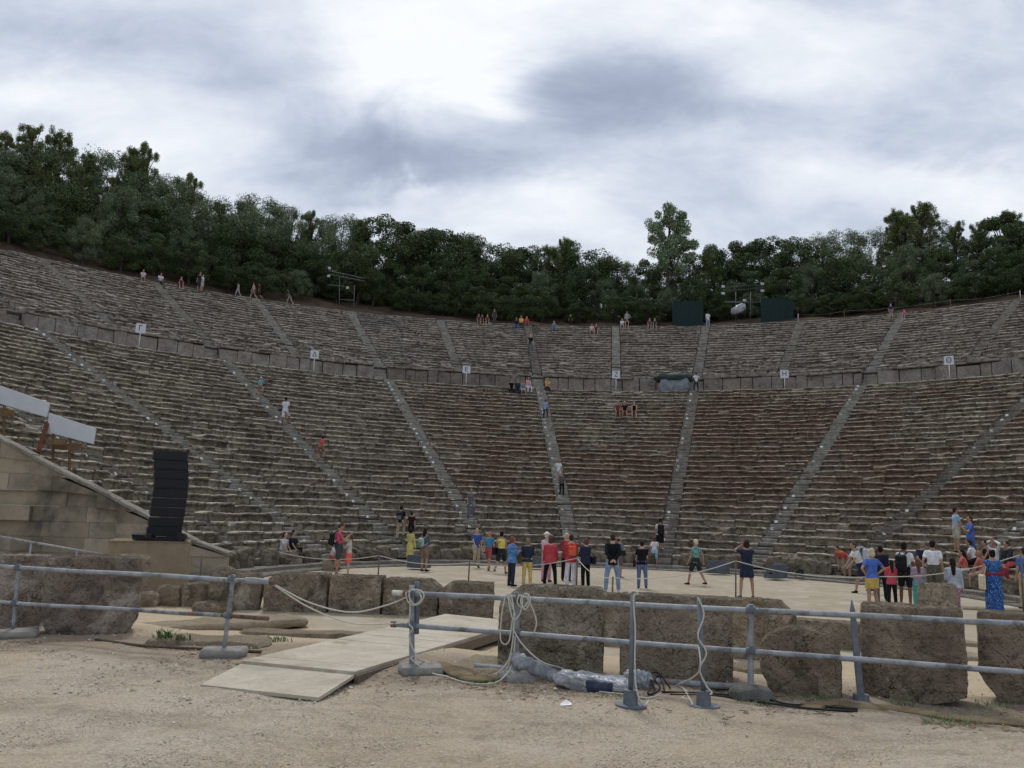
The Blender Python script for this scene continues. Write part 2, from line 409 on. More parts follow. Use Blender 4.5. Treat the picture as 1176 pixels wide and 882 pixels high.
    if near:
        for sd in (-1, 1):
            S, E, W = A[sd]; hd = (W-E)/np.linalg.norm(W-E)
            sx = np.cross(hd, ay); sx = sx/(np.linalg.norm(sx)+1e-9); px_ = np.cross(sx, hd)
            for q, (o, Lf) in enumerate(((-0.026, 0.062), (-0.009, 0.075), (0.009, 0.070), (0.026, 0.054))):
                b0 = W+hd*0.085+sx*o; b1 = b0+hd*Lf*0.55+px_*0.006; b2 = b1+hd*Lf*0.35+px_*0.022
                post.tube([b0-hd*0.02, b0, b1, b2], [0.0095, 0.0095, 0.0085, 0.006], 6)
            b0 = W+hd*0.03+sx*sd*-0.028; post.tube([b0, b0+hd*0.03+sx*sd*-0.02+px_*0.01, b0+hd*0.06+sx*sd*-0.024+px_*0.02], [0.011, 0.010, 0.007], 6)
        post.tube([HD(0, 0.098, 0.135), HD(0, 0.112, 0.112), HD(0, 0.122, 0.095), HD(0, 0.10, 0.088)], [0.007, 0.010, 0.014, 0.010], 6)
        for sd in (-1, 1):
            post.ell(HD(sd*0.078, 0.0, 0.105), (0.012, 0.022, 0.032), 6, 5, HR)
            post.ell(HD(sd*0.031, 0.098, 0.126), (0.013, 0.008, 0.008), 6, 5, HR, 1)
            post.ell(HD(sd*0.031, 0.098, 0.148), (0.019, 0.007, 0.005), 6, 4, HR, 1)
        post.ell(HD(0, 0.098, 0.062), (0.024, 0.008, 0.006), 6, 4, HR, 2)
        for v in post.v: v *= k
    root = thing('person', label, 'person', loc, root_rz, group) if False else None
    sk = plain('skin_'+skin, SKIN[skin], 0.6, 0.12, 9)
    ROOT = {'name': 'person', 'label': label, 'loc': loc, 'rz': root_rz, 'group': group}
    JOBS.append((body, vox*k, 'person', [sk, plain('eye_dark', (0.03, 0.02, 0.018), 0.4), plain('lips', (0.30, 0.10, 0.09), 0.5)], ROOT, post if near else None, True))
    def job(mb, name, colour, voxel=None, mat=None):
        for v in mb.v: v *= k
        JOBS.append((mb, (voxel or vox)*k, name, [mat or plain('cloth_'+colour, tuple(0.80*c_+0.20*sum(lin(colour))/3 for c_ in lin(colour)), 0.9, 0.30, 7, 0.9)], ROOT, None, False))
    # --- top garment
    def leg_garment(mb, e, upto):
        loft(mb, [(T((0, 0, z)) if z > 0.9 else T((0, 0, 0.9))+(T((0, 0, z))-T((0, 0, 0.9)))*1.0, ax, ay, rx+e, ry+e) for z, rx, ry in TOR[1:4]])
        for sd in (-1, 1):
            hip, kne, ank = J[sd]
            capsule(mb, hip+np.array([0, 0, 0.02]), 0.092+e, hip+(kne-hip)*min(1, upto), (0.092+e)*(1-min(1, upto))+(0.062+e*1.2)*min(1, upto))
            if upto > 1: 
                t = min(1.0, upto-1.0); capsule(mb, kne, 0.062+e*1.1, kne+(ank-kne)*t, 0.048+e*1.1)
    if top:
        kind, colour, sleeve = top[:3]
        tm = top[3] if len(top) > 3 else None
        e = {'shirt': 0.012, 'tee': 0.014, 'jacket': 0.021, 'tank': 0.010, 'dress': 0.016, 'coat': 0.034}[kind]
        mb = MB()
        zlo = {'shirt': 0.90, 'tee': 0.88, 'jacket': 0.82, 'tank': 0.93, 'dress': 0.86, 'coat': 0.80}[kind]
        rg = [(zlo, TOR[2][1]*1.02, TOR[2][2]*1.02)]+[r for r in TOR[2:7] if r[0] > zlo+0.04]+[(1.465, 0.095*w, 0.074)]
        loft(mb, [(T((0, 0, z)), ax, ay, rx+e, ry+e) for z, rx, ry in rg])
        for sd in (-1, 1):
            S, E, W = A[sd]
            if kind != 'tank':
                capsule(mb, T((sd*shx*0.45, 0, 1.432)), 0.046+e, S, 0.043+e)
                if sleeve == 'short': capsule(mb, S, 0.042+e, S+(E-S)*0.52, 0.043+e)
                elif sleeve == 'long': capsule(mb, S, 0.044+e, E, 0.040+e); capsule(mb, E, 0.040+e, E+(W-E)*0.9, 0.030+e*0.9)
                elif sleeve == 'half': capsule(mb, S, 0.048+e, E, 0.042+e)
            else: capsule(mb, T((sd*shx*0.55, 0, 1.33)), 0.03+e, T((sd*shx*0.5, 0, 1.455)), 0.022+e)
        if kind == 'dress':
            hem = sleeve and 0.0
            ln_ = bottom[2] if bottom and len(bottom) > 2 else 0.52
            loft(mb, [(T((0, 0, 0.99)), ax, ay, TOR[2][1]+e, TOR[2][2]+e), (T((0, 0, 0.86)), ax, ay, 0.195*wide, 0.15*wide), (np.array([0, 0.0, ln_+0.12]), np.array([1., 0, 0]), np.array([0, 1., 0]), 0.205*wide, 0.16*wide), (np.array([0, 0.0, ln_]), np.array([1., 0, 0]), np.array([0, 1., 0]), 0.215*wide, 0.17*wide)])
        job(mb, {'tee': 'shirt', 'tank': 'tank_top', 'coat': 'jacket'}.get(kind, kind), colour, mat=tm)
    if bottom and bottom[0] != 'none':
        kind, colour = bottom[:2]
        bm_ = bottom[3] if len(bottom) > 3 else None
        mb = MB()
        if kind == 'trousers': leg_garment(mb, 0.014, 1.97)
        elif kind == 'leggings': leg_garment(mb, 0.006, 1.9)
        elif kind == 'shorts': leg_garment(mb, 0.020, 0.78)
        elif kind == 'skirt':
            if seat is None:
                hem = bottom[2] if len(bottom) > 2 and bottom[2] else 0.52
                loft(mb, [(T((0, 0, 1.06)), ax, ay, TOR[3][1]+0.012, TOR[3][2]+0.012), (T((0, 0, 0.93)), ax, ay, TOR[2][1]+0.018, TOR[2][2]+0.018), (np.array([0, 0.02, (hem+0.8)/2+dz]), np.array([1., 0, 0]), np.array([0, 1., 0]), 0.205, 0.155), (np.array([0, 0.02, hem+dz]), np.array([1., 0, 0]), np.array([0, 1., 0]), 0.215, 0.17)])
            else:
                leg_garment(mb, 0.03, 0.95)
                capsule(mb, (J[-1][0]+J[1][0])/2, 0.12, (J[-1][1]+J[1][1])/2, 0.09)
        job(mb, kind, colour, mat=bm_)
    # --- shoes
    for sd in (-1, 1):
        if shoes is None: break
        ank = J[sd][2]; mb = MB()
        capsule(mb, ank+np.array([0, -0.030, -0.047]), 0.040, ank+np.array([sd*0.022, 0.150, -0.054]), 0.033)
        capsule(mb, ank+np.array([0, -0.022, -0.03]), 0.042, ank+np.array([0, 0.02, -0.02]), 0.040)
        job(mb, 'shoe', shoes)
    # --- hair
    st, hc = hair
    if st != 'bald':
        mb = MB()
        mb.ell(HD(0, -0.012, 0.142), (0.086, 0.094, 0.100), 14, 10, HR)
        mb.ell(HD(0, -0.035, 0.100), (0.080, 0.070, 0.085), 12, 8, HR)
        if st in ('bob', 'long', 'pony'): mb.ell(HD(0, -0.040, 0.070), (0.092, 0.066, 0.095), 12, 8, HR)
        if st == 'bob':
            for sd in (-1, 1): capsule(mb, HD(sd*0.075, 0.005, 0.13), 0.026, HD(sd*0.080, 0.0, 0.03), 0.024)
        if st == 'long': capsule(mb, HD(0, -0.055, 0.08), 0.075, T((0, -0.115, 1.30)), 0.055)
        if st == 'pony': capsule(mb, HD(0, -0.10, 0.11), 0.035, HD(0, -0.14, -0.08), 0.022)
        if st == 'bun': mb.ell(HD(0, -0.075, 0.205), (0.05, 0.05, 0.045), 10, 7, HR)
        if st == 'fringe':
            mb = MB(); mb.ell(HD(0, -0.035, 0.085), (0.082, 0.072, 0.070), 12, 8, HR)
        job(mb, 'hair', hc)
    if hat:
        mb = MB()
        mb.ell(HD(0, 0.0, 0.175), (0.092, 0.105, 0.072), 14, 8, HR)
        if hat[0] == 'cap': loft(mb, [(HD(0, 0.10, 0.158), HR@np.array([1., 0, 0]), HR@np.array([0, 1., 0]), 0.075, 0.075), (HD(0, 0.10, 0.168), HR@np.array([1., 0, 0]), HR@np.array([0, 1., 0]), 0.075, 0.075)])
        else: loft(mb, [(HD(0, 0.0, 0.148), HR@np.array([1., 0, 0]), HR@np.array([0, 1., 0]), 0.155, 0.165), (HD(0, 0.0, 0.166), HR@np.array([1., 0, 0]), HR@np.array([0, 1., 0]), 0.15, 0.16)])
        job(mb, hat[0], hat[1], voxel=0.015)
    if extra == 'shawl':
        mb = MB(); capsule(mb, T((-0.16, -0.06, 1.10)), 0.07, T((0.20, -0.10, 1.12)), 0.075); capsule(mb, T((0.20, -0.10, 1.12)), 0.075, T((0.36, 0.0, 1.22)), 0.09); capsule(mb, T((0.33, 0.0, 1.2)), 0.07, T((0.38, -0.03, 1.02)), 0.05)
        job(mb, 'shawl', '8c1c34')
    # world frame helpers for bags
    Rz = np.array(Matrix.Rotation(root_rz, 3, 'Z'))
    def world(p): return np.asarray(loc, float)+Rz@(T(p)*k)
    return {'world': world, 'k': k, 'rz': root_rz, 'Rz': Rz, 'T': T, 'loc': np.asarray(loc, float), 'J': J, 'A': A, 'HD': HD}
def finish_people():
    tmp = []
    for i, (mb, vox, name, mats, ROOT, post, is_body) in enumerate(JOBS):
        me = mb.mesh('t', [])
        o = bpy.data.objects.new('t', me); COL.objects.link(o)
        m = o.modifiers.new('r', 'REMESH'); m.mode = 'VOXEL'; m.voxel_size = vox; m.use_smooth_shade = True
        s = o.modifiers.new('s', 'SMOOTH'); s.factor = 0.5; s.iterations = 2 if name in ('person', 'hat', 'cap') else 3
        tmp.append(o)
    dg = bpy.context.evaluated_depsgraph_get(); dg.update()
    bodies = {}
    for o, (mb, vox, name, mats, ROOT, post, is_body) in zip(tmp, JOBS):
        me = bpy.data.meshes.new_from_object(o.evaluated_get(dg)); me.name = name
        if post is not None:
            n = len(me.vertices); V = np.empty(n*3); me.vertices.foreach_get('co', V); V = V.reshape(-1, 3)
            Fc = [tuple(p.vertices) for p in me.polygons]; mi = [0]*len(Fc)
            PV = np.vstack(post.v); Fc += [tuple(i+n for i in f) for f in post.f]; mi += post.m
            me2 = bpy.data.meshes.new(name); me2.from_pydata(np.vstack([V, PV]).tolist(), [], Fc)
            me2.polygons.foreach_set('material_index', mi); me2.polygons.foreach_set('use_smooth', [True]*len(me2.polygons)); me2.update()
            me = me2
        me.materials.clear()
        for m in mats: me.materials.append(m)
        if is_body:
            b = link('person', me, None, ROOT['loc']); b.rotation_euler = (0, 0, ROOT['rz']); tag(b, ROOT['label'], 'person', ROOT['group'])
            bodies[id(ROOT)] = b
        else: link(name, me, bodies[id(ROOT)])
    for o in tmp:
        m = o.data; bpy.data.objects.remove(o); bpy.data.meshes.remove(m)
def backpack(P, label, c, c2=None, w=0.30, h=0.44, d=0.17, z=1.20, side=None):
    """a bag hanging on the back of person record P"""
    k = P['k']; Rz = P['Rz']
    base = P['world']((0, -0.24, z-h/2))
    root = thing('backpack', label, 'backpack', base, P['rz'])
    def loc(x, y, zz): return np.array([x, y, zz])*k
    b = MB(); b.box(loc(0, 0, h/2), np.array((w, d, h))*k, bev=0.05*k); b.build('bag_body', plain('bag_'+c, lin(c), 0.7, 0.2, 18, 0.2), root, origin=(0, 0, 0))
    b = MB(); b.box(loc(0, -d*0.55, h*0.32), np.array((w*0.75, d*0.35, h*0.45))*k, bev=0.02*k); b.build('pocket', plain('bagp_'+(c2 or c), lin(c2 or c), 0.7, 0.2, 18), root, origin=(0, 0, 0))
    for s in (-1, 1):
        b = MB(); b.tube([loc(s*0.09, 0.05, 0.05), loc(s*0.15, 0.16, 0.10), loc(s*0.135, 0.36, h*0.62), loc(s*0.115, 0.32, h+0.02), loc(s*0.10, 0.19, h+0.06), loc(s*0.08, 0.06, h)], 0.017*k, 6)
        b.build('strap', plain('strap_'+c, lin(c), 0.8), root, True, (0, 0, 0))
    return root
def handbag(P, label, c, pos, strap_to, w=0.32, h=0.26, d=0.12, name='shoulder_bag', cat='bag'):
    k = P['k']; base = P['world'](pos)
    root = thing(name, label, cat, base, P['rz'])
    b = MB(); V = []
    b.box((0, 0, h/2*k), np.array((d, w, h))*k, bev=0.03*k); b.build('bag_body', plain('bag_'+c, lin(c), 0.75, 0.2, 15, 0.3), root, origin=(0, 0, 0))
    t = (P['Rz'].T@(P['world'](strap_to)-base))
    b = MB(); b.tube([(0, -w*0.42*k, h*k*0.95), tuple(t*0.55+np.array([0, -w*0.2*k, h*k*0.4])), tuple(t), tuple(t*0.55+np.array([0, w*0.2*k, h*k*0.4])), (0, w*0.42*k, h*k*0.95)], 0.012*k, 6)
    b.build('strap', plain('strap_'+c, lin(c), 0.8), root, True, (0, 0, 0))
    return root
# ------------------------------------------------------------------ THE THEATRE
M_SEAT = seat_stone('seat_stone_lower', (0.125, 0.104, 0.078), (0.285, 0.246, 0.188), (0.56, 0.51, 0.43), (0.190, 0.118, 0.080), 0.85)
M_NOSE = seat_stone('worn_lit_seat_edge', (0.22, 0.195, 0.158), (0.47, 0.43, 0.36), (0.68, 0.64, 0.56), (0.32, 0.25, 0.20), 0.45, 0.6, 0.8)  # pale lip: wear plus the sky-lit edge line, put into the colour
M_SEATU = seat_stone('seat_stone_upper', (0.145, 0.126, 0.100), (0.285, 0.252, 0.204), (0.54, 0.52, 0.475), (0.21, 0.155, 0.12), 0.4)
M_STAIR = block_stone('stair_stone', (0.19, 0.172, 0.14), (0.345, 0.318, 0.265), (0.50, 0.47, 0.405), 0.5, 1.0)
M_STAIRD = block_stone('lower_stair_stone', (0.17, 0.155, 0.127), (0.33, 0.305, 0.255), (0.50, 0.47, 0.405), 0.5, 1.3)
M_WALL = block_stone('walkway_wall_stone', (0.17, 0.148, 0.124), (0.32, 0.285, 0.24), (0.46, 0.42, 0.365), 0.6, 0.8, (0.38, 0.285, 0.225))
M_BED = plain('packed_earth', (0.07, 0.055, 0.042), 1.0, 0.3, 3.0, 0.5)
M_MARK = plain('white_paint', (0.78, 0.78, 0.74), 0.7, 0.08, 30)
M_KERB = block_stone('kerb_limestone', (0.20, 0.185, 0.155), (0.33, 0.31, 0.27), (0.46, 0.44, 0.39), 0.5, 1.2)
THMIN = math.radians(-92.4)
STAIR_LO = [TH0+i*SP for i in range(-3, 16, 2)]          # lower stairs (every second line)
STAIR_UP = [TH0+i*SP for i in range(-3, 15)]
class MI_List(list):
    """faces with a material index each"""
    pass
def smooth_rand(n, amp):
    a = rng.normal(0, amp, n+2); return (a[:-2]+a[1:-1]+a[2:])/1.9
def seat_row(R0, z0, t, h, thmin, thmax, stairs, half, seg, jit, broken, first=False):
    V = []; Fc = MI_List(); nv = 0
    prof_r = np.array([0.07, 0.08, 0.045, 0.0, 0.008, 0.050, 0.40, 0.43, t+0.12])
    prof_z = np.array([-h-0.03, -0.17, -0.115, -0.085, -0.030, 0.0, -0.008, -0.055, -0.05])
    if first:
        prof_r = np.array([0.02, 0.03, 0.0, -0.01, 0.01, 0.06, 0.40, 0.43, t+0.12]); prof_z = np.array([-0.52, -0.30, -0.2, -0.085, -0.03, 0.0, -0.008, -0.055, -0.05])
    k = len(prof_r); Rm = R0+0.3
    edges = [thmin]+[x for s in stairs if thmin < s-half/Rm and s+half/Rm < thmax for x in (s-half/Rm, s+half/Rm)]+[thmax]
    if len(edges) % 2: edges = edges[:-1]
    for a0, a1 in zip(edges[::2], edges[1::2]):
        a = a0
        while a < a1-0.2/Rm:
            L = rng.uniform(0.65, 1.75); b = min(a+L/Rm, a1)
            if a1-b < 0.45/Rm: b = a1
            px, py, d = proj(OX+Rm*math.sin((a+b)/2), OY+Rm*math.cos((a+b)/2), z0)
            if d > 2 and -200 < px < 1376 and py < 900:
                n = max(2, int(round((b-a)*Rm/seg))+1)
                gap = rng.uniform(0.001, 0.010)/Rm
                th = np.linspace(a+gap, b-gap, n)
                dr = rng.normal(0, 0.028*jit); dz = rng.normal(0, 0.016*jit); tilt = rng.normal(0, 0.008*jit); yaw = rng.normal(0, 0.016*jit)
                uu = np.linspace(-1, 1, n)
                rr = R0+prof_r[None, :]+dr+(yaw*uu)[:, None]+np.zeros((n, k)); zz = z0+prof_z[None, :]+dz+(tilt*uu)[:, None]+np.zeros((n, k))
                lip = smooth_rand(n, 0.014*jit); lz = smooth_rand(n, 0.009*jit)
                rr[:, 2:6] += lip[:, None]+rng.normal(0, 0.010, (n, 4))*jit; zz[:, 2:7] += lz[:, None]+rng.normal(0, 0.007, (n, 5))*jit
                rr[:, 0:2] += rng.normal(0, 0.012, (n, 2))
                q = rng.random()
                if q < broken:                              # a chunk of the edge broken away
                    c = rng.uniform(-1, 1); wd = rng.uniform(0.25, 0.9); m = np.exp(-((uu-c)/wd)**4)
                    dep = rng.uniform(0.06, 0.20); rr[:, 2:6] += (m*dep)[:, None]*np.array([0.9, 1.2, 1.4, 1.2]); zz[:, 3:6] -= (m*dep*0.7)[:, None]
                elif q < broken*1.35:                      # sunk or heaved block
                    s = rng.normal(0, 0.055); zz += s; rr += abs(s)*0.5
                if rng.random() < 0.5: rr[0, 2:6] += rng.uniform(0, 0.05*jit); zz[0, 3:6] -= rng.uniform(0, 0.03*jit)
                if rng.random() < 0.5: rr[-1, 2:6] += rng.uniform(0, 0.05*jit); zz[-1, 3:6] -= rng.uniform(0, 0.03*jit)
                X = OX+rr*np.sin(th)[:, None]; Y = OY+rr*np.cos(th)[:, None]
                V.append(np.stack([X, Y, zz], -1).reshape(-1, 3))
                for i in range(n-1):
                    for j in range(k-1):
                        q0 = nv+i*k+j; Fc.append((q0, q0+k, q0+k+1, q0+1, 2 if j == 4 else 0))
                bl = nv+n*k
                # closed ends (with a bottom back corner)
                for i, rev in ((0, False), (n-1, True)):
                    R_ = R0+t+0.12; V.append(np.array([[OX+R_*math.sin(th[i]), OY+R_*math.cos(th[i]), z0-h-0.03]]))
                    ids = [nv+i*k+j for j in range(k)]+[bl+(1 if rev else 0)]
                    Fc.append(tuple(ids[::-1] if rev else ids)+(0,))
                nv = bl+2
            a = b
    return V, Fc
def stair_mesh(th, Ra, za, Rb, zb, steps, width, jit, mark):
    mb = MB(); tr = (Rb-Ra)/steps; rs = (zb-za)/steps
    e = np.array([math.sin(th), math.cos(th), 0]); u = np.array([math.cos(th), -math.sin(th), 0]); C = np.array([OX, OY, 0])
    for i in range(steps):
        r0 = Ra+tr*i+rng.normal(0, 0.012*jit); z1 = za+rs*(i+1)+rng.normal(0, 0.010*jit); sk = rng.normal(0, 0.02*jit); wd = width/2+rng.normal(0, 0.015)
        dzs = rng.normal(0, 0.012*jit, 2)
        prof = [(r0+0.03, z1-rs-0.06), (r0+0.02, z1-0.05), (r0+0.035, z1-0.008), (r0+0.07, z1), (r0+tr+0.10, z1), (r0+tr+0.10, z1-rs-0.06)]
        V = [];
        for q, sd in enumerate((-1, 1)):
            for r, z in prof: V.append(C+e*(r+sk*sd)+u*sd*wd+np.array([0, 0, z+(dzs[q] if z > z1-0.06 else 0)]))
        k = len(prof)
        mb.add(V, [tuple(range(k)), tuple(range(2*k-1, k-1, -1))]+[(j+1 if j+1 < k else 0, j, k+j, k+(j+1 if j+1 < k else 0)) for j in range(k)])
        if mark and i % 2 == 1 and rng.random() < 0.72:
            s0 = -0.17+rng.normal(0, 0.03); c = C+e*(r0+0.05)+u*s0+np.array([0, 0, z1+0.004]); hw = 0.075
            f = C+e*(r0+0.012)+u*s0+np.array([0, 0, z1])
            mb.add([c-u*hw, c+u*hw, c+u*hw+e*0.13, c-u*hw+e*0.13, f-u*hw-np.array([0, 0, 0.11]), f+u*hw-np.array([0, 0, 0.11])], [(0, 1, 2, 3), (4, 5, 1, 0)], 1)
    return mb
theatre = thing('ancient_theatre', 'vast grey stone bank of curved seat rows climbing behind the round orchestra', 'theatre', (OX, OY, 0))
def wedge_spans(thmin, thmax, stairs, half, Rm):
    e = [thmin]
    for x in stairs:
        if thmin < x-half/Rm and x+half/Rm < thmax: e += [x-half/Rm, x+half/Rm]
    e.append(thmax); return list(zip(e[::2], e[1::2]))
def mesh_of(V, Fc):
    mb = MB(); mb.v = list(V); mb.f = [q[:-1] for q in Fc]; mb.m = [q[-1] for q in Fc]; mb.n = sum(len(v) for v in V); return mb
def bed_profile(lower, n0=0):
    p = []
    if lower:
        for i in range(n0, NL): p += [(R1+TL*i+0.22, Z1+HL*i-HL-0.12), (R1+TL*i+0.22, Z1+HL*i-0.12)]
        p += [(37.74, WALK_Z-0.12)]
    else:
        for j in range(NU): p += [(R2+TU*j+0.22, Z2+HU*j-HU-0.12), (R2+TU*j+0.22, Z2+HU*j-0.12)]
        p += [(58.6, 21.55), (58.6, 20.9)]
    return p
NEAR_ROWS = 12
def build_rows():
    """each block of seats between two stairs is a part; its nearest rows are pieces of their own"""
    lo = [THMIN]+[s for s in STAIR_LO]+[math.radians(112)]
    for w0, w1 in zip(lo[:-1], lo[1:]):
        V = []; Fc = []; n = 0; sub = []
        for i in range(NL):
            R = R1+TL*i; z = Z1+HL*i; Rm = R+0.3
            a0 = w0+(0.40/Rm if w0 != THMIN else 0); a1 = w1-(0.40/Rm if w1 != lo[-1] else 0)
            if w0 == THMIN and i == 0: a0 = math.radians(-88)
            v, f = seat_row(R, z, TL, HL, a0, a1, [], 0.4, 0.20 if i < 10 else 0.28, (1.5 if i == 0 else 1.15 if i < 24 else 1.35), 0.22 if i == 0 else 0.06, i == 0)
            if not v: continue
            if i < NEAR_ROWS: sub.append(mesh_of(v, f))
            else:
                V += v; Fc += [tuple(k+n for k in q[:-1])+(q[-1],) for q in f]; n += sum(len(q) for q in v)
        if not V and not sub: continue
        mb = mesh_of(V, Fc)
        ring_strip(mb, bed_profile(True), w0, w1, 20, 1)
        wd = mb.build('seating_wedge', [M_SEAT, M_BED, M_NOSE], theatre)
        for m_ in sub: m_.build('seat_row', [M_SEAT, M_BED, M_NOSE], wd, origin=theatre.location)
    up = [THMIN]+[s for s in STAIR_UP]+[math.radians(90)]
    for w0, w1 in zip(up[:-1], up[1:]):
        V = []; Fc = []; n = 0
        for j in range(NU):
            R = R2+TU*j; z = Z2+HU*j; Rm = R+0.3
            v, f = seat_row(R, z, TU, HU, w0+(0.44/Rm if w0 != THMIN else 0), w1-0.44/Rm, [], 0.44, 0.33, 1.3 if j > 3 else 2.2, 0.07 if j > 3 else 0.4)
            V += v; Fc += [tuple(k+n for k in q[:-1])+(q[-1],) for q in f]; n += sum(len(q) for q in v)
        if not V: continue
        mb = mesh_of(V, Fc); ring_strip(mb, bed_profile(False), w0, w1, 14, 1)
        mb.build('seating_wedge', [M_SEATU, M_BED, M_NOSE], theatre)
def ring_strip(mb, prof, a0, a1, n, mi=0):
    V = []; k = len(prof); th = np.linspace(a0, a1, n)
    for t in th:
        for r, z in prof: V.append(polar(t, r, z))
    mb.add(V, [(i*k+j, (i+1)*k+j, (i+1)*k+j+1, i*k+j+1) for i in range(n-1) for j in range(k-1)], mi)
build_rows()
mb = MB(); ring_strip(mb, [(37.74, WALK_Z-0.12), (40.9, WALK_Z-0.12), (40.9, Z2-HU-0.15), (41.42, Z2-HU-0.15)], math.radians(-92), math.radians(112), 150); mb.build('walkway_bed', M_BED, theatre)
# stairs
for s in STAIR_LO:
    stair_mesh(s, R1-0.05, Z1-HL, R1+TL*(NL-1)+0.35, WALK_Z, NL*2, 0.74, 1.9, True).build('staircase', [M_STAIRD, M_MARK], theatre)
for n, s in enumerate(STAIR_UP):
    stair_mesh(s, R2-0.02, Z2-HU, R2+TU*(NU-1)+0.45, Z2+HU*(NU-1)+0.02, NU*2, 0.74, 2.4, False).build('staircase', M_STAIR, theatre)
# walkway between the banks, its paving and the wall of upright slabs above it
mb = MB(); a = THMIN
while a < math.radians(112):
    b = a+rng.uniform(0.8, 1.6)/38.5; z = WALK_Z+0.01+rng.normal(0, 0.012)
    V = [polar(t, r, z) for r in (37.75, 40.35) for t in (a+0.0003, b-0.0003)]+[polar(t, r, z-0.14) for r in (37.75, 40.35) for t in (a+0.0003, b-0.0003)]
    mb.add(V, [(0, 2, 3, 1), (0, 1, 5, 4), (2, 6, 7, 3), (0, 4, 6, 2), (1, 3, 7, 5)]); a = b
mb.build('walkway', M_STAIR, theatre)
def wall_seg(a0, a1):
    wallmb = MB(); copmb = MB()
    a = a0
    while a < a1-0.1/40:
        b = min(a+rng.uniform(0.7, 1.5)/40.3, a1)
        if a1-b < 0.4/40: b = a1
        top = 13.47+rng.normal(0, 0.02); rr = 40.35+rng.normal(0, 0.045); g = rng.uniform(0.0003, 0.0009)
        if rng.random() < 0.06: top -= rng.uniform(0.03, 0.12)
        bot = WALK_Z+0.0
        f = [polar(a+g, rr, bot), polar(b-g, rr, bot), polar(b-g, rr+rng.normal(0, 0.02), top-0.04), polar(a+g, rr+rng.normal(0, 0.02), top-0.04)]
        tb = [polar(b-g*3, rr+0.05, top), polar(a+g*3, rr+0.05, top)]
        bk = [polar(a+g, rr+0.42, bot), polar(b-g, rr+0.42, bot), polar(b-g, rr+0.42, top), polar(a+g, rr+0.42, top)]
        wallmb.add(f+tb+bk, [(0, 1, 2, 3), (3, 2, 4, 5), (5, 4, 8, 9), (1, 7, 8, 4, 2), (0, 3, 5, 9, 6)])
        a = b
    a = a0
    while a < a1-0.1/40:
        b = min(a+rng.uniform(0.9, 2.0)/40.3, a1); g = 0.0004
        if a1-b < 0.4/40: b = a1
        if True:
            z0 = 13.50+rng.normal(0, 0.03); z1 = z0+0.20+rng.normal(0, 0.06); r0 = 40.24+rng.normal(0, 0.09)
            f = [polar(a+g, r0+0.04, z0), polar(b-g, r0+0.04, z0), polar(b-g, r0, z0+0.06), polar(a+g, r0, z0+0.06), polar(b-g, r0+0.02, z1), polar(a+g, r0+0.02, z1), polar(b-g, 41.35, z1), polar(a+g, 41.35, z1), polar(b-g, 41.35, z0), polar(a+g, 41.35, z0)]
            copmb.add(f, [(0, 1, 2, 3), (3, 2, 4, 5), (5, 4, 6, 7), (0, 9, 8, 1), (0, 3, 5, 7, 9), (1, 8, 6, 4, 2)])
        a = b
    w_ = wallmb.build('walkway_wall', M_WALL, theatre)
    copmb.build('wall_coping', M_SEATU, w_, origin=theatre.location)
prev = THMIN
for s in STAIR_LO+[math.radians(112)]:
    hw = 0.55/40.3
    wall_seg(prev, min(s-hw, math.radians(112)))
    prev = s+hw
for s in STAIR_LO:                                         # steps through the wall at every lower stair
    stair_mesh(s, 40.05, WALK_Z, 41.3, Z2-HU, 5, 1.02, 1.0, False).build('staircase', M_STAIR, theatre)
# kerb steps between the orchestra floor and the first row
for r0, r1, z in ((12.42, 13.20, 0.20), (11.72, 12.25, 0.07)):
    mb = MB(); a = math.radians(-100)
    while a < math.radians(118):
        b = a+rng.uniform(0.8, 1.7)/r0; g = 0.0006; zz = z+rng.normal(0, 0.008); q = rng.normal(0, 0.012)
        n = 3; th = np.linspace(a+g, b-g, n)
        V = []
        for t in th: V += [polar(t, r0+q, -0.1), polar(t, r0+q-0.01, zz-0.03), polar(t, r0+q+0.025, zz), polar(t, r1, zz), polar(t, r1, -0.1)]
        mb.add(V, [(i*5+j, (i+1)*5+j, (i+1)*5+j+1, i*5+j+1) for i in range(n-1) for j in range(4)]+[(0, 1, 2, 3, 4), tuple(range(5*n-1, 5*n-6, -1))])
        a = b
    mb.build('kerb_step', M_KERB, theatre)
# worn lumps of the front seats of honour
mb = MB()
def rock_into(mb, c, size, rz=0.0, n=7, amp=0.12, seed=0.0, pw=0.55, freq=2.2, fine=0.03):
    V = {}; verts = []; Fc = []
    def vid(a, b, c_):
        key = (a, b, c_)
        if key not in V:
            p = np.array([a, b, c_], float)/n*2-1
            l = np.linalg.norm(p); m = np.max(np.abs(p)); q = p*((1-pw)+pw*m/l*1.22) if l > 0 else p
            q = q*np.array(size)/2
            o = Vector(q*freq)+Vector((seed*7.1, seed*3.3, seed*1.7))
            d = mnoise.fractal(o, 1.0, 2.0, 4)*amp+mnoise.noise(o*4.1)*fine
            q = q+p/l*d
            V[key] = len(verts); verts.append(q)
        return V[key]
    for ax in range(3):
        for s in (0, n):
            for i in range(n):
                for j in range(n):
                    def g(i, j):
                        k = [0, 0, 0]; k[ax] = s; k[(ax+1) % 3] = i; k[(ax+2) % 3] = j; return vid(*k)
                    q = (g(i, j), g(i+1, j), g(i+1, j+1), g(i, j+1)); Fc.append(q if s else q[::-1])
    R = np.array(Matrix.Rotation(rz, 3, 'Z'))
    mb.add(np.array(verts)@R.T+np.asarray(c, float), Fc)
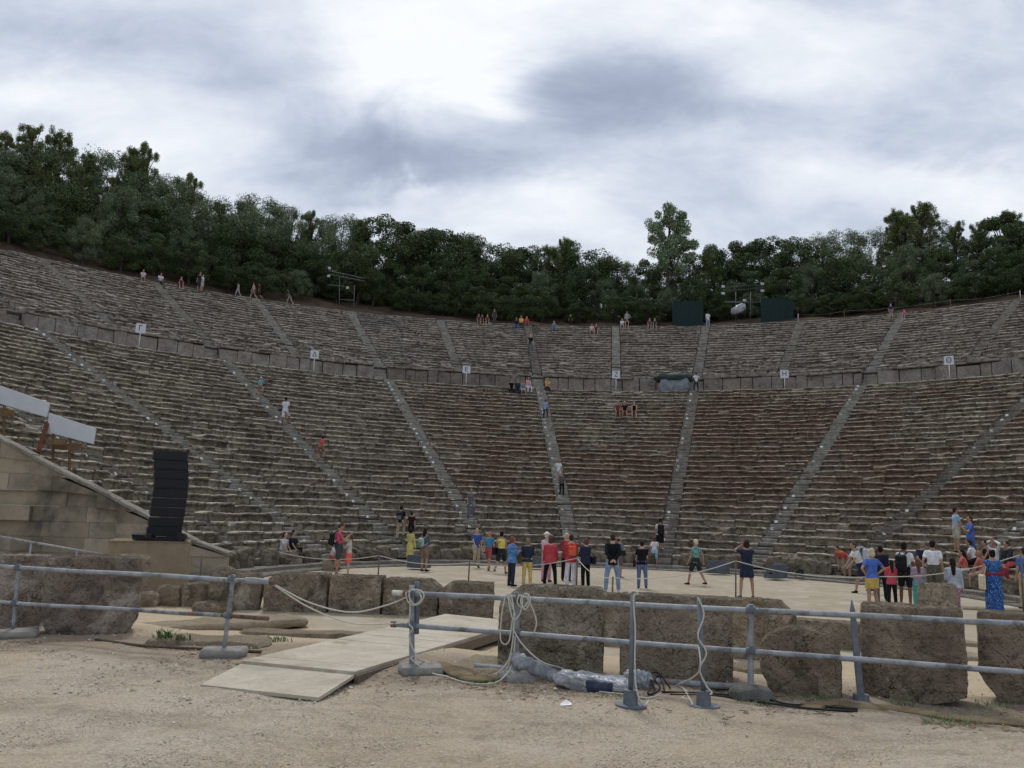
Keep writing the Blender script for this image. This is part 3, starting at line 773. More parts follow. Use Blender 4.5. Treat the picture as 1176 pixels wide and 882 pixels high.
for i in range(70):
    t = math.radians(-86)+i*math.radians(195)/70+rng.normal(0, 0.01)
    if min(abs(t-s) for s in STAIR_LO) < 0.05 or rng.random() < 0.25: continue
    mb = MB(); p = polar(t, R1-0.12, 0.42+rng.normal(0, 0.05)); rock_into(mb, p, (rng.uniform(0.7, 1.2), 0.42, rng.uniform(0.45, 0.75)), -t, 6, 0.10, i*0.7)
    mb.build('front_seat', M_SEAT, theatre)
# ------------------------------------------------------------------ side wall on the left
def clip_poly(xmin, xmax, zmin, zmax, f):
    return None
M_SIDE = NT('side_wall_ashlar').set(0.95, 0, 0.12)
def _mk_side():
    t = M_SIDE; v = t.coord('Object')
    n1 = t.noise(v, 0.9, 5, 0.6, 0.3); n2 = t.noise(v, 6, 7, 0.7); isl = t.n('ShaderNodeNewGeometry').outputs['Random Per Island']
    base = t.ramp(t.math('ADD', t.math('MULTIPLY', isl, 0.45), t.math('MULTIPLY', n1, 0.55)), [(0.2, (0.20, 0.168, 0.12)), (0.5, (0.33, 0.282, 0.205)), (0.8, (0.44, 0.378, 0.275))])
    base = t.mix(base, (0.075, 0.070, 0.062), t.math('MULTIPLY', t.ramp(t.noise(v, 0.55, 6, 0.66, 0.5), [(0.48, 0.0), (0.66, 1.0)]), 0.8))
    base = t.mix(base, (0.36, 0.29, 0.18), t.math('MULTIPLY', t.ramp(t.noise(v, 1.7, 3, 0.5), [(0.60, 0.0), (0.72, 1.0)]), 0.5))
    t.col(base); t.bump(t.math('ADD', n2, n1), 0.5, 0.04)
_mk_side()
WTH = math.radians(-93.6)
we = np.array([math.sin(WTH), math.cos(WTH), 0]); wn = np.array([we[1], -we[0], 0])
if wn[1] > 0: wn = -wn
WC = np.array([OX, OY, 0])
def wtop(R): return 0.80+(max(R, 12.6)-12.6)*0.474
side = thing('side_wall', 'ashlar retaining wall with sloping coping at the left end of the seat rows', 'wall', tuple(WC+we*24))
mb = MB(); ch = 0.50; row = 0; z = -0.2
while z < 12.5:
    zt = z+ch*rng.uniform(0.9, 1.1); Rs = 12.4+max(0, (z-0.80)/0.474); R = Rs
    off = rng.uniform(-0.02, 0.02)
    rough = z < 1.35
    while R < 38:
        L = rng.uniform(0.8, 1.7); Rb = R+L
        def cl(r, zz): return min(zz, wtop(r)-0.02)
        p = rng.normal(0, 0.014)+(rng.uniform(-0.08, 0.08) if rough else 0)-(rng.uniform(0.05, 0.16) if rng.random() < 0.10 else 0)
        if z < 2.2 and R > 15.5 and rng.random() < 0.8: p -= 0.16
        V = []
        for dn in (0.0, 0.5):
            for r, zz in ((R+0.006, cl(R, z+0.006)), (Rb-0.006, cl(Rb, z+0.006)), (Rb-0.006, cl(Rb, zt)), (R+0.006, cl(R, zt))):
                V.append(WC+we*r+wn*(p+0.05-dn)+np.array([0, 0, zz]))
        if V[3][2]-V[0][2] > 0.01 or V[2][2]-V[1][2] > 0.01:
            mb.add(V, [(0, 1, 2, 3), (4, 7, 6, 5), (0, 4, 5, 1), (1, 5, 6, 2), (2, 6, 7, 3), (3, 7, 4, 0)])
        R = Rb
    z = zt; row += 1
# a small stub of wall in front of the end of the coping
mb.build('wall_face', M_SIDE.m, side)
mb = MB(); R = 12.3
while R < 38:
    L = rng.uniform(1.0, 1.8); q = rng.normal(0, 0.012)
    V = []
    for r in (R+0.005, R+L-0.005):
        zz = wtop(r)+q
        for dn, dz in ((0.09, -0.03), (0.10, 0.05), (0.07, 0.08), (-0.42, 0.08), (-0.42, -0.03)): V.append(WC+we*r+wn*dn+np.array([0, 0, zz+dz+rng.normal(0, 0.008)]))
    mb.add(V, [(j, 5+j, 5+(j+1) % 5, (j+1) % 5) for j in range(5)]+[(0, 1, 2, 3, 4), (9, 8, 7, 6, 5)])
    R += L
mb.build('coping', M_STAIR, side)
# ------------------------------------------------------------------ GROUND, ORCHESTRA, HILL
def grid_lines(lo, hi, c0, c1, fine, grow=1.25):
    a = list(np.arange(c0, c1+1e-6, fine)); s = fine
    while a[-1] < hi: s *= grow; a.append(a[-1]+s)
    s = fine
    while a[0] > lo: s *= grow; a.insert(0, a[0]-s)
    return np.array(a)
t = NT('gravel_path').set(0.97, 0, 0.1); v = t.coord('Object')
n1 = t.noise(v, 0.35, 5, 0.6, 0.4); n2 = t.noise(v, 2.6, 6, 0.65); n3 = t.noise(v, 22, 5, 0.7); vo = t.vor(v, 46)
base = t.ramp(n1, [(0.30, (0.41, 0.332, 0.238)), (0.5, (0.49, 0.408, 0.304)), (0.72, (0.55, 0.478, 0.378))])
base = t.mix(base, (0.25, 0.195, 0.14), t.math('MULTIPLY', t.ramp(n2, [(0.52, 0.0), (0.70, 1.0)]), 0.55))
base = t.mix(base, (0.27, 0.225, 0.165), t.math('MULTIPLY', t.ramp(t.noise(t.coord('Object', (0.5, 1.6, 1)), 0.8, 5, 0.65, 0.8), [(0.50, 0.0), (0.66, 1.0)]), 0.5))
base = t.mix(base, (0.58, 0.54, 0.47), t.math('MULTIPLY', t.ramp(t.noise(v, 9, 6, 0.75), [(0.58, 0.0), (0.68, 1.0)]), 0.55))
sp = t.ramp(vo.outputs['Color'], [(0.0, 0.72), (1.0, 1.15)])
base = t.mix(base, sp, 0.9, 'MULTIPLY')
base = t.mix(base, (0.70, 0.66, 0.58), t.math('MULTIPLY', t.ramp(t.vor(v, 17).outputs['Distance'], [(0.05, 0.9), (0.11, 0.0)]), t.ramp(t.noise(v, 0.7, 4, 0.6), [(0.40, 0.1), (0.60, 1.0)])))
geo = t.n('ShaderNodeSeparateXYZ'); t.l(v, geo.inputs[0])
# reddish earth and fallen needles along the foot of the stones, pale sand beyond them
def band(px0, px1):
    return None
s_ = t.math('ADD', t.math('MULTIPLY', t.math('SUBTRACT', geo.outputs['X'], float(_A[0])), float(_n[0])), t.math('MULTIPLY', t.math('SUBTRACT', geo.outputs['Y'], float(_A[1])), float(_n[1])))
s_ = t.math('ADD', s_, t.math('MULTIPLY', t.math('SUBTRACT', t.noise(v, 1.3, 5, 0.6), 0.5), 2.0))
mr = t.ramp(t.math('MULTIPLY', t.math('ADD', s_, 3.0), 0.1), [(0.17, 0.0), (0.27, 1.0), (0.36, 1.0), (0.45, 0.0)])
base = t.mix(base, (0.27, 0.205, 0.145), t.math('MULTIPLY', mr, 0.65))
sand = t.ramp(t.math('MULTIPLY', t.math('ADD', s_, 3.0), 0.1), [(0.38, 0.0), (0.48, 1.0)])
base = t.mix(base, t.ramp(n2, [(0.3, (0.50, 0.39, 0.255)), (0.7, (0.59, 0.485, 0.34))]), t.math('MULTIPLY', sand, 0.85))
t.col(base)
t.bump(t.math('ADD', t.math('ADD', t.math('MULTIPLY', vo.outputs['Distance'], 0.7), n3), t.math('MULTIPLY', n2, 1.4)), 0.8, 0.03)
M_GROUND = t.m
xs = grid_lines(-420, 420, -12, 14, 0.16); ys = grid_lines(-60, 460, 3, 20, 0.16)
XX, YY = np.meshgrid(xs, ys); ZZ = gz(XX, YY)
RR = np.hypot(XX-OX, YY-OY)
nz = np.zeros_like(ZZ)
for f, a in ((1.7, 0.018), (4.1, 0.010), (9.0, 0.006)):
    nz += a*np.sin(XX*f+1.7*np.sin(YY*f*0.7))*np.cos(YY*f*1.1+1.3*np.sin(XX*f*0.6))
ZZ = ZZ+nz*(RR > 12.6)
ZZ = np.where(RR < 12.6, -0.03, ZZ); ZZ = np.where(RR > 60, ZZ-0.5, ZZ)
V = np.stack([XX, YY, ZZ], -1).reshape(-1, 3); nx = len(xs)
Fc = [(j*nx+i, j*nx+i+1, (j+1)*nx+i+1, (j+1)*nx+i) for j in range(len(ys)-1) for i in range(nx-1)]
mb = MB().add(V, Fc); tag(mb.build('ground', M_GROUND, smooth=True), kind='structure')
t = NT('orchestra_earth').set(0.97, 0, 0.1); v = t.coord('Object')
n1 = t.noise(v, 0.5, 5, 0.6, 0.5); n2 = t.noise(v, 3.5, 6, 0.65)
base = t.ramp(n1, [(0.3, (0.345, 0.288, 0.21)), (0.5, (0.40, 0.34, 0.252)), (0.7, (0.44, 0.38, 0.293))])
base = t.mix(base, (0.30, 0.245, 0.175), t.math('MULTIPLY', t.ramp(n2, [(0.46, 0.0), (0.72, 1.0)]), 0.6)); base = t.mix(base, (0.56, 0.50, 0.40), t.math('MULTIPLY', t.ramp(t.noise(v, 1.1, 5, 0.65, 0.8), [(0.52, 0.0), (0.66, 1.0)]), 0.5))
t.col(base); t.bump(t.noise(v, 24, 5, 0.7), 0.5, 0.02)
mb = MB(); n = 120
ring_strip(mb, [(0.01, 0.0), (5, 0.0), (11.0, 0.0), (11.76, 0.0), (12.6, 0.0), (12.9, -0.06)], -PI, PI, n+1)
tag(mb.build('orchestra', t.m, smooth=True, origin=(0, 0, 0)), kind='structure')
# the pale stone ring set flush round the orchestra
# ---- wooded hill behind the top row
def hill_slope(th):
    d = np.degrees(th)
    return np.interp(d, [-100, -60, -40, -20, 0, 15, 30, 50, 75, 110], [0.58, 0.54, 0.47, 0.40, 0.34, 0.32, 0.34, 0.38, 0.42, 0.46])
def hill_z(th, R):
    s = hill_slope(th); u = np.maximum(R-58.4, 0)
    return 21.62+0.35*sstep(0.2, 1.5, u)+s*np.minimum(u, 26)*1.0+s*0.35*np.clip(u-26, 0, 60)-0.12*np.maximum(u-90, 0)*0.3
t = NT('hill_earth').set(0.97, 0, 0.1); v = t.coord('Object')
n2 = t.noise(v, 0.9, 6, 0.65)
t.col(t.ramp(n2, [(0.3, (0.055, 0.040, 0.028)), (0.55, (0.10, 0.066, 0.045)), (0.75, (0.085, 0.085, 0.05))])); t.bump(n2, 0.6, 0.15)
mb = MB(); Rl = np.concatenate([np.arange(58.35, 62, 0.45), np.arange(62, 86, 1.5), [90, 100, 115, 135, 160, 200, 260, 340]])
ths = np.linspace(math.radians(-112), math.radians(112), 190)
V = []
for th in ths:
    for R in Rl:
        z = float(hill_z(th, R))+(0.12*math.sin(R*1.3+th*40)+0.1*math.sin(th*90+R*0.7))*min(1, (R-58.3)*0.6)
        V.append(polar(th, R, z))
k = len(Rl)
mb.add(V, [(i*k+j, (i+1)*k+j, (i+1)*k+j+1, i*k+j+1) for i in range(len(ths)-1) for j in range(k-1)])
tag(mb.build('hill', t.m, smooth=True), kind='structure')
# ------------------------------------------------------------------ FOREGROUND STONES
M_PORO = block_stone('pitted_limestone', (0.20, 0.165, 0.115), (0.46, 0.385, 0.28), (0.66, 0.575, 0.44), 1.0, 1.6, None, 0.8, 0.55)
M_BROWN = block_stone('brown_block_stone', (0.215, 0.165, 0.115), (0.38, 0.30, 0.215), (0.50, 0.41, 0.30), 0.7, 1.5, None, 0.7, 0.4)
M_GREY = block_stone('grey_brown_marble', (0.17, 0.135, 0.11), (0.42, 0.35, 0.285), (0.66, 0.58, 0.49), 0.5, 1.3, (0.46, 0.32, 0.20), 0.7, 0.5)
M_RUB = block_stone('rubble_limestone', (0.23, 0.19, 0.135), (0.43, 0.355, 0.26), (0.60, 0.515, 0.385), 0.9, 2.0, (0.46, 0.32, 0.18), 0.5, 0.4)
M_SLAB = block_stone('sandy_slab', (0.36, 0.29, 0.20), (0.46, 0.38, 0.27), (0.55, 0.47, 0.36), 0.3, 1.4)
def block(name, label, mat, pl, pr, pbot, ptop, depth, cat='stone block', group=None, n=18, amp=0.02, pw=0.12, fine=0.02, shape=None, seed=None, lower=0.0, freq=3.0, dz=0.0, rot=0.0, pits=0.0, pf=14.0, turn=True):
    """stone standing on the ground, its front foot at photo points pl..pr, its top at photo height ptop"""
    a = gpt(*pl); b = gpt(*pr); c = (a+b)/2
    w = np.linalg.norm((b-a)[:2]); ang = math.atan2((b-a)[1], (b-a)[0])+rot
    h = at((pl[0]+pr[0])/2, ptop, c[1])[2]-min(a[2], b[2])+lower
    if turn: ang = math.atan2(-c[0], c[1])+rot          # broad side towards the path
    u = np.array([math.cos(ang), math.sin(ang), 0]); nrm = np.array([-u[1], u[0], 0])
    sd = seed if seed is not None else rng.uniform(0, 50)
    verts = []; V = {}; Fc = []
    sx, sy, sz = w, depth, h
    nn = (n, max(5, int(n*depth/max(w, h))+3), n)
    def vid(i, j, k):
        key = (i, j, k)
        if key not in V:
            p = np.array([i/nn[0]*2-1, j/nn[1]*2-1, k/nn[2]*2-1]); l = np.linalg.norm(p); m = np.max(np.abs(p))
            q = p*((1-pw)+pw*m/l*1.12)
            # soften the corners
            s2 = np.sort(np.abs(p))[::-1]
            q = q*(1-0.012*max(0, s2[1]-0.94)/0.06-0.012*max(0, s2[2]-0.94)/0.06)
            x, y, z = q
            if shape: x, y, z = shape(x, y, z)
            P3 = np.array([x*sx/2, y*sy/2, z*sz/2])
            o = Vector(P3*freq)+Vector((sd*7.1, sd*3.3, sd*1.7))
            d = mnoise.fractal(o, 1.0, 2.0, 4)*amp*0.7+mnoise.noise(o*3.7)*fine*0.8-max(0, mnoise.noise(o*6.3)-0.25)*fine*1.6
            if pits and p[1] < 0.6:
                d -= pits*max(0.0, 0.5-mnoise.voronoi(Vector(P3*pf)+Vector((sd, sd, sd)))[0][0])*max(0.0, 0.65+mnoise.noise(o*1.1)*1.3)
            V[key] = len(verts); verts.append(P3+p/l*d)
        return V[key]
    for ax in range(3):
        for s in (0, nn[ax]):
            A2, B2 = (ax+1) % 3, (ax+2) % 3
            for i in range(nn[A2]):
                for j in range(nn[B2]):
                    def g(i, j):
                        k = [0, 0, 0]; k[ax] = s; k[A2] = i; k[B2] = j; return vid(*k)
                    q = (g(i, j), g(i+1, j), g(i+1, j+1), g(i, j+1)); Fc.append(q if s else q[::-1])
    M = np.stack([u, nrm, np.array([0, 0, 1.])], 1)
    zb = min(a[2], b[2])-0.03-lower+dz
    base = np.array([c[0], c[1], zb])+nrm*depth/2
    W = np.array(verts)@M.T; W[:, 2] += sz/2
    mb = MB().add(W, Fc)
    me = mb.mesh(name, mat, True); me.set_sharp_from_angle(angle=math.radians(34)); o = link(name, me, None, base)
    return tag(o, label, cat, group)
def arch(x, y, z):        # rounded top, undercut left foot
    t_ = max(0.0, 1-((x-0.05)/1.15)**2)
    zz = z if z < 0 else z*(0.35+0.65*t_**0.6)
    if z < -0.3 and x < 0.4: x = x*(1-0.0)+(0.25*(0.4-x)*(-z-0.3)); y = y+0.5*(-z-0.3)*(1 if y < 0 else 0)
    return x, y, zz
def under_l(x, y, z):     # bottom left corner broken away
    if z < -0.35 and x < 0.2: x = x+(0.2-x)*(-z-0.35)*0.55
    return x, y, z
def under_r(x, y, z):
    if z < -0.45 and x > 0.3: z = z+(x-0.3)*0.22*(-z-0.45)/0.55*1.6
    return x, y, z
def chamfer_l(x, y, z):
    if z > 0.45 and x < -0.55: z = z-(-0.55-x)*0.55*(z-0.45)/0.55*1.8
    return x, y, z
def chamfer_r(x, y, z):
    if z > 0.45 and x > 0.55: z = z-(x-0.55)*0.6*(z-0.45)/0.55*1.8
    return x, y, z
def taper_foot(x, y, z):
    if z < -0.55: x = x*(1-0.20*(-z-0.55)/0.45)
    return x, y, z
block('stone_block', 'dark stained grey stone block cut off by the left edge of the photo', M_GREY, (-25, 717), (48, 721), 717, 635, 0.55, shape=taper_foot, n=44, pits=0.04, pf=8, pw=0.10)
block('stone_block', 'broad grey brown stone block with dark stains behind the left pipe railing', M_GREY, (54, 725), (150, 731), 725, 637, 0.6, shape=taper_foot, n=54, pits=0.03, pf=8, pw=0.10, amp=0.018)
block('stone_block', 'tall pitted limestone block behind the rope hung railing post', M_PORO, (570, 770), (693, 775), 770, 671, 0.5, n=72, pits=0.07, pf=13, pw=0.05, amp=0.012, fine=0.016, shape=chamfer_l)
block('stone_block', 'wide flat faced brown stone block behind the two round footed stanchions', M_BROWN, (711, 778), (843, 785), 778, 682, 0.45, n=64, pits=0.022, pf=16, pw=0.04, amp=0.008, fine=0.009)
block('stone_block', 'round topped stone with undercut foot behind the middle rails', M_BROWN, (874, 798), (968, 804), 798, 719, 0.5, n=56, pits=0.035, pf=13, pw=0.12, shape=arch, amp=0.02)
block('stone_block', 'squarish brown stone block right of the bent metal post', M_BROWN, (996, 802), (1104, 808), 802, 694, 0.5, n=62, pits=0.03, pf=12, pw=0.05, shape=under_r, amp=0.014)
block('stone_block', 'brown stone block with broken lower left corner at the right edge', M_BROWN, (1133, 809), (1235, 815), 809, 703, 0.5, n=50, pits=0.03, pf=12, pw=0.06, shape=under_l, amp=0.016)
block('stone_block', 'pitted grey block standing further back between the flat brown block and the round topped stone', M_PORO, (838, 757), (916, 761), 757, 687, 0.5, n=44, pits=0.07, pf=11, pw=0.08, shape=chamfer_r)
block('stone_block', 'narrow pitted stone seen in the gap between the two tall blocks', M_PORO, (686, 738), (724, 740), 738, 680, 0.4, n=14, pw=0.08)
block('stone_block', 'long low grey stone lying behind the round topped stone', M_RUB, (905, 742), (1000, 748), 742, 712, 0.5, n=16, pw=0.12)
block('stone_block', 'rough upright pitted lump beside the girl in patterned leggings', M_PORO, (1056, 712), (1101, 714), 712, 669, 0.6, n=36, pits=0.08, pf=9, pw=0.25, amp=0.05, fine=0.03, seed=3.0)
ROWL = ['first pitted block of the low stone row, rounded end below the seated couple', 'second pitted block of the low stone row, below the man in pink', 'third pitted block of the low stone row, behind the tip of the right railing', 'last block of the low stone row, standing apart beside the wooden ramp']
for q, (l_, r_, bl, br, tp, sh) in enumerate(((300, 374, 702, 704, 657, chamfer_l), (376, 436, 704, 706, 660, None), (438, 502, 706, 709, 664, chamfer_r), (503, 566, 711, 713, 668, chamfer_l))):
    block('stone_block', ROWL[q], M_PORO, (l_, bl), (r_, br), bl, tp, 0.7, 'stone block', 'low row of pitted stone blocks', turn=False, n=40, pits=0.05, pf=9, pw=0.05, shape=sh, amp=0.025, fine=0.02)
block('stone_block', 'low rough block with flat top at the left start of the stone row', M_PORO, (240, 700), (298, 702), 700, 656, 0.8, n=18, pw=0.25, amp=0.06, fine=0.03)
# rubble heap left
RUBL = ['boulder resting against the plinth of the loudspeakers', 'squared rubble stone below the beige plinth', 'largest rubble stone beside the left rail post', 'yellowish rubble stone behind the left rail post', 'flat rubble slab lying in front of the rubble stones', 'small rubble stone next to the broad grey block', 'rough rounded boulder above the rubble stones', 'boulder at the foot of the sloping wall end']
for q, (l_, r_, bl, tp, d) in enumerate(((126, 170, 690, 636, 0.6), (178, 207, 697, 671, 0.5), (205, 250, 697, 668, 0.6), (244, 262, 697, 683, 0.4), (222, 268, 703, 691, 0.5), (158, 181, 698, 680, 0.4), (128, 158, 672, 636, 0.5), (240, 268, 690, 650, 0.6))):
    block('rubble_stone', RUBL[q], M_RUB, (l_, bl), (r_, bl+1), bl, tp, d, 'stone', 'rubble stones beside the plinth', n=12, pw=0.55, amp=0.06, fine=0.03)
# flat slabs in the ground
SL = [((150, 716), (340, 722), 0.9, 'sandy flat slab sunk in the earth behind the left railing'), ((165, 739), (300, 744), 0.7, 'pale worn slab sunk in the earth next to the weeds'), ((275, 728), (420, 735), 0.5, 'thin buff slab lying between railing and ramp'), ((528, 770), (600, 776), 0.9, 'sandy flat rock beside the ramp under the railing'), ((1010, 752), (1140, 760), 0.7, 'pale foundation slab seen between the right blocks'), ((1112, 742), (1160, 746), 0.5, 'narrow step slab in the gap before the right edge block'), ((686, 742), (730, 744), 0.5, 'pale slab across the gap between the tall blocks'), ((845, 772), (880, 774), 0.5, 'small slab in the gap left of the round topped stone'), ((1104, 700), (1230, 706), 0.6, 'long pale kerb slab at the feet of the right group')]
for a_, b_, dp, lb in SL:
    A3, B3 = gpt(*a_), gpt(*b_); w = np.linalg.norm((B3-A3)[:2]); ang = math.atan2(B3[1]-A3[1], B3[0]-A3[0])
    mb = MB(); rock_into(mb, (0, 0, 0), (w, dp, 0.16), ang, 12, 0.035, rng.uniform(0, 30), 0.30, 2.0, 0.015)
    c = (A3+B3)/2; o = link('stone_slab', mb.mesh('stone_slab', M_SLAB, True), None, (c[0], c[1]+dp*0.4, c[2]-0.015)); tag(o, lb, 'stone slab')
# ------------------------------------------------------------------ RAMP of boards
M_BOARD = NT('pale_ramp_boards').set(0.85, 0, 0.2)
def _mk_board():
    t = M_BOARD; v = t.coord('Object'); n1 = t.noise(t.coord('Object', (1, 1, 1)), 1.5, 5, 0.6); n2 = t.noise(v, 16, 5, 0.7)
    base = t.ramp(n1, [(0.3, (0.42, 0.365, 0.28)), (0.55, (0.51, 0.455, 0.36)), (0.75, (0.57, 0.52, 0.43))])
    base = t.mix(base, (0.33, 0.275, 0.20), t.math('MULTIPLY', t.ramp(n2, [(0.50, 0.0), (0.70, 1.0)]), 0.6)); base = t.mix(base, (0.27, 0.22, 0.155), t.math('MULTIPLY', t.ramp(t.noise(v, 0.9, 6, 0.7, 0.8), [(0.50, 0.0), (0.66, 1.0)]), 0.55)); g_ = t.noise(t.coord('Object', (2, 14, 2)), 3, 5, 0.7); base = t.mix(base, (0.64, 0.59, 0.50), t.math('MULTIPLY', t.ramp(g_, [(0.55, 0.0), (0.68, 1.0)]), 0.4)); t.col(base); t.bump(n2, 0.25, 0.01)
_mk_board()
M_EDGE = plain('weathered_ramp_edge', (0.16, 0.13, 0.10), 0.9, 0.3, 20)
ramp = thing('ramp', 'long pale wooden boardwalk ramp leading from the path towards the orchestra', 'ramp', gpt(400, 770))
def rp(px, py, z): return ground(px, py, z)
P0, P1 = rp(230, 786, GH+0.02), rp(366, 801, GH+0.02)
P2, P3 = rp(277, 762, GH+0.05), rp(407, 775, GH+0.05)
P4, P5 = rp(512, 707, 0.20), rp(582, 707, 0.20)
P5 = rp(600, 716, 0.20)
mb = MB(); mb.prism([P0, P1, P3, P2], (0, 0, -0.035)); mb.build('lower_sheet', [M_BOARD.m], ramp)
mb = MB(); N_ = 18
for i in range(N_):
    a, b = i/N_, (i+1)/N_-0.0007
    q = [P2+(P4-P2)*a, P3+(P5-P3)*a, P3+(P5-P3)*b, P2+(P4-P2)*b]; dz = np.array([0, 0, 0.035+rng.normal(0, 0.001)])
    mb.prism([p+dz for p in q], (0, 0, -0.04))
mb.build('deck_boards', M_BOARD.m, ramp)
mb = MB()
for e0, e1 in ((P2, P4), (P3, P5)):
    d = (e1-e0)/np.linalg.norm(e1-e0); nn_ = np.cross(d, (0, 0, 1.)); sg = 1 if e0 is P3 else -1
    o = nn_*sg*0.002
    mb.prism([e0+o+(0, 0, -0.006), e0+o+nn_*sg*0.04+(0, 0, -0.006), e1+o+nn_*sg*0.04+(0, 0, -0.006), e1+o+(0, 0, -0.006)], (0, 0, -0.14))
mb.build('side_beam', M_EDGE, ramp)
# ------------------------------------------------------------------ PIPE RAILINGS
M_PIPE = NT('galvanised_pipe').set(0.62, 0.2, 0.35)
def _mk_pipe():
    t = M_PIPE; v = t.coord('Object'); n1 = t.noise(v, 5, 6, 0.7, 0.5); n2 = t.noise(v, 30, 4, 0.7)
    base = t.ramp(n1, [(0.32, (0.19, 0.205, 0.22)), (0.5, (0.32, 0.335, 0.35)), (0.7, (0.42, 0.435, 0.45))])
    base = t.mix(base, (0.075, 0.065, 0.06), t.math('MULTIPLY', t.ramp(t.noise(v, 3.3, 6, 0.7), [(0.54, 0.0), (0.62, 1.0)]), 0.65))
    base = t.mix(base, (0.30, 0.10, 0.05), t.math('MULTIPLY', t.ramp(t.noise(v, 2.1, 5, 0.7), [(0.60, 0.0), (0.67, 1.0)]), 0.7)); t.col(base); t.bump(n2, 0.3, 0.006)
_mk_pipe()
M_RUST = plain('rusty_pipe', (0.17, 0.11, 0.085), 0.9, 0.5, 14, 0.3)
M_STEEL = plain('grey_painted_steel', (0.155, 0.175, 0.20), 0.55, 0.25, 9, 0.1, 0.2, 0.4)
M_CONC = plain('concrete_foot', (0.26, 0.245, 0.22), 0.95, 0.25, 9, 0.5)
def plane_pt(px, py, A, B, off=0.0):
    """photo point on the upright plane through ground points A and B, moved 'off' towards the camera"""
    d = (B-A)[:2]/np.linalg.norm((B-A)[:2]); n = np.array([-d[1], d[0]])
    if n[1] > 0: n = -n
    r = ray(px, py); o = A[:2]+n*off
    t = np.dot(o-EYEP[:2], n)/np.dot(r[:2], n)
    return r*t+EYEP
LA, LB = gpt(16, 731), gpt(257, 753)
RA, RB = gpt(480, 772), gpt(862, 803)
lf = lambda px, py, o=0.0: plane_pt(px, py, LA, LB, o)
rf = lambda px, py, o=0.0: plane_pt(px, py, RA, RB, o)
def pipe(mb, a, b, r, n=14, wob=0.006):
    pts = []
    for i in range(9):
        t_ = i/8; p = np.asarray(a)*(1-t_)+np.asarray(b)*t_
        pts.append(p+np.array([0, 0, wob*math.sin(i*1.9+a[0])*(0 < i < 8)]))
    mb.tube(pts, r, n)
def collar(parent, p, d):
    mb = MB(); d = np.asarray(d)/np.linalg.norm(d); mb.tube([p-d*0.05, p+d*0.05], 0.040, 12); mb.box(p+np.array([0, -0.035, 0.03]), (0.035, 0.035, 0.05)); mb.build('coupler', M_STEEL, parent)
def foot(parent, p, w, d, h, rz, mat=None, lump=False):
    mb = MB()
    if lump: rock_into(mb, (p[0], p[1], p[2]+h*0.3), (w, d, h*1.4), rz, 8, 0.03, w*31, 0.6, 3.0, 0.02)
    else: rock_into(mb, (p[0], p[1], p[2]+h*0.35), (w, d, h*1.3), rz, 8, 0.012, w*17, 0.30, 3.0, 0.008)
    mb.build('concrete_foot', mat or M_CONC, parent, True)
RL = thing('pipe_railing', 'grey pipe railing with two rails in front of the left stone blocks', 'railing', LA)
a, b = lf(12, 651.5), lf(312, 668.5); d0 = (b-a)
mb = MB(); pipe(mb, a-d0*0.45, b, 0.030); mb.build('rail', M_PIPE.m, RL, True)
mb = MB(); mb.tube([b-d0/np.linalg.norm(d0)*0.02, b+d0/np.linalg.norm(d0)*0.05], 0.034, 12); mb.build('rail_cap', M_RUST, RL, True)
a2, b2 = lf(12, 692.5), lf(255, 706.5); c2 = lf(308, 710.5); d2 = b2-a2
mb = MB(); pipe(mb, a2-d2*0.5, b2, 0.026); mb.build('rail', M_PIPE.m, RL, True)
mb = MB(); pipe(mb, b2, c2, 0.0262, wob=0); mb.build('rusty_rail_end', M_RUST, RL, True)
mb = MB(); pipe(mb, lf(268, 660, -0.05), lf(257, 748, -0.05), 0.027, wob=0); mb.build('post', M_PIPE.m, RL, True)
mb = MB(); pipe(mb, lf(22, 648, -0.05), lf(15, 722, -0.05), 0.027, wob=0); mb.build('post', M_PIPE.m, RL, True)
for q in ((267, 665), (262, 707), (21, 652), (17, 693)): collar(RL, lf(*q), d0)
foot(RL, lf(257, 752), 0.52, 0.42, 0.085, 0.1); foot(RL, lf(15, 731), 0.60, 0.45, 0.09, 0.4)
RR_ = thing('pipe_railing', 'long grey pipe railing with two rails crossing the right foreground', 'railing', RA)
a, b = rf(458, 681), rf(1176, 716.5); d0 = b-a; du = d0/np.linalg.norm(d0)
mb = MB(); pipe(mb, a+du*0.22, b+d0*0.25, 0.032, wob=0.004); mb.build('rail', M_PIPE.m, RR_, True)
mb = MB(); mb.tube([a-du*0.08, a+du*0.06], 0.0325, 14); mb.build('white_rail_tip', plain('white_tape', (0.6, 0.58, 0.55), 0.7), RR_, True)
mb = MB(); mb.tube([a+du*0.06, a+du*0.22], 0.0322, 14); mb.build('rusty_rail_end', plain('rust_red', (0.30, 0.10, 0.06), 0.9, 0.4, 25), RR_, True)
a2, b2 = rf(452, 717), rf(1176, 772)
mb = MB(); pipe(mb, a2, b2+(b2-a2)*0.25, 0.030, wob=0.004); mb.build('rail', M_PIPE.m, RR_, True)
mb = MB(); mb.tube([a2-du*0.03, a2+du*0.03], 0.038, 12); mb.build('rail_cap', M_RUST, RR_, True)
for tp_, bt_, r_ in (((473, 672), (473, 770), 0.033), ((594, 680), (592, 782), 0.036), ((862, 694), (862, 799), 0.034)):
    mb = MB(); pipe(mb, rf(*tp_, -0.06), rf(*bt_, -0.06), r_, wob=0); mb.build('post', M_PIPE.m, RR_, True)
mb = MB(); pipe(mb, rf(479, 668, -0.12), rf(478, 728, -0.12), 0.034, wob=0); mb.build('sleeve', M_STEEL, RR_, True)
for q in ((473, 682), (473, 718), (594, 687.5), (593, 727), (862, 700), (862, 747.5)): collar(RR_, rf(*q), d0)
foot(RR_, rf(483, 772, -0.03), 0.50, 0.42, 0.09, 0.25)
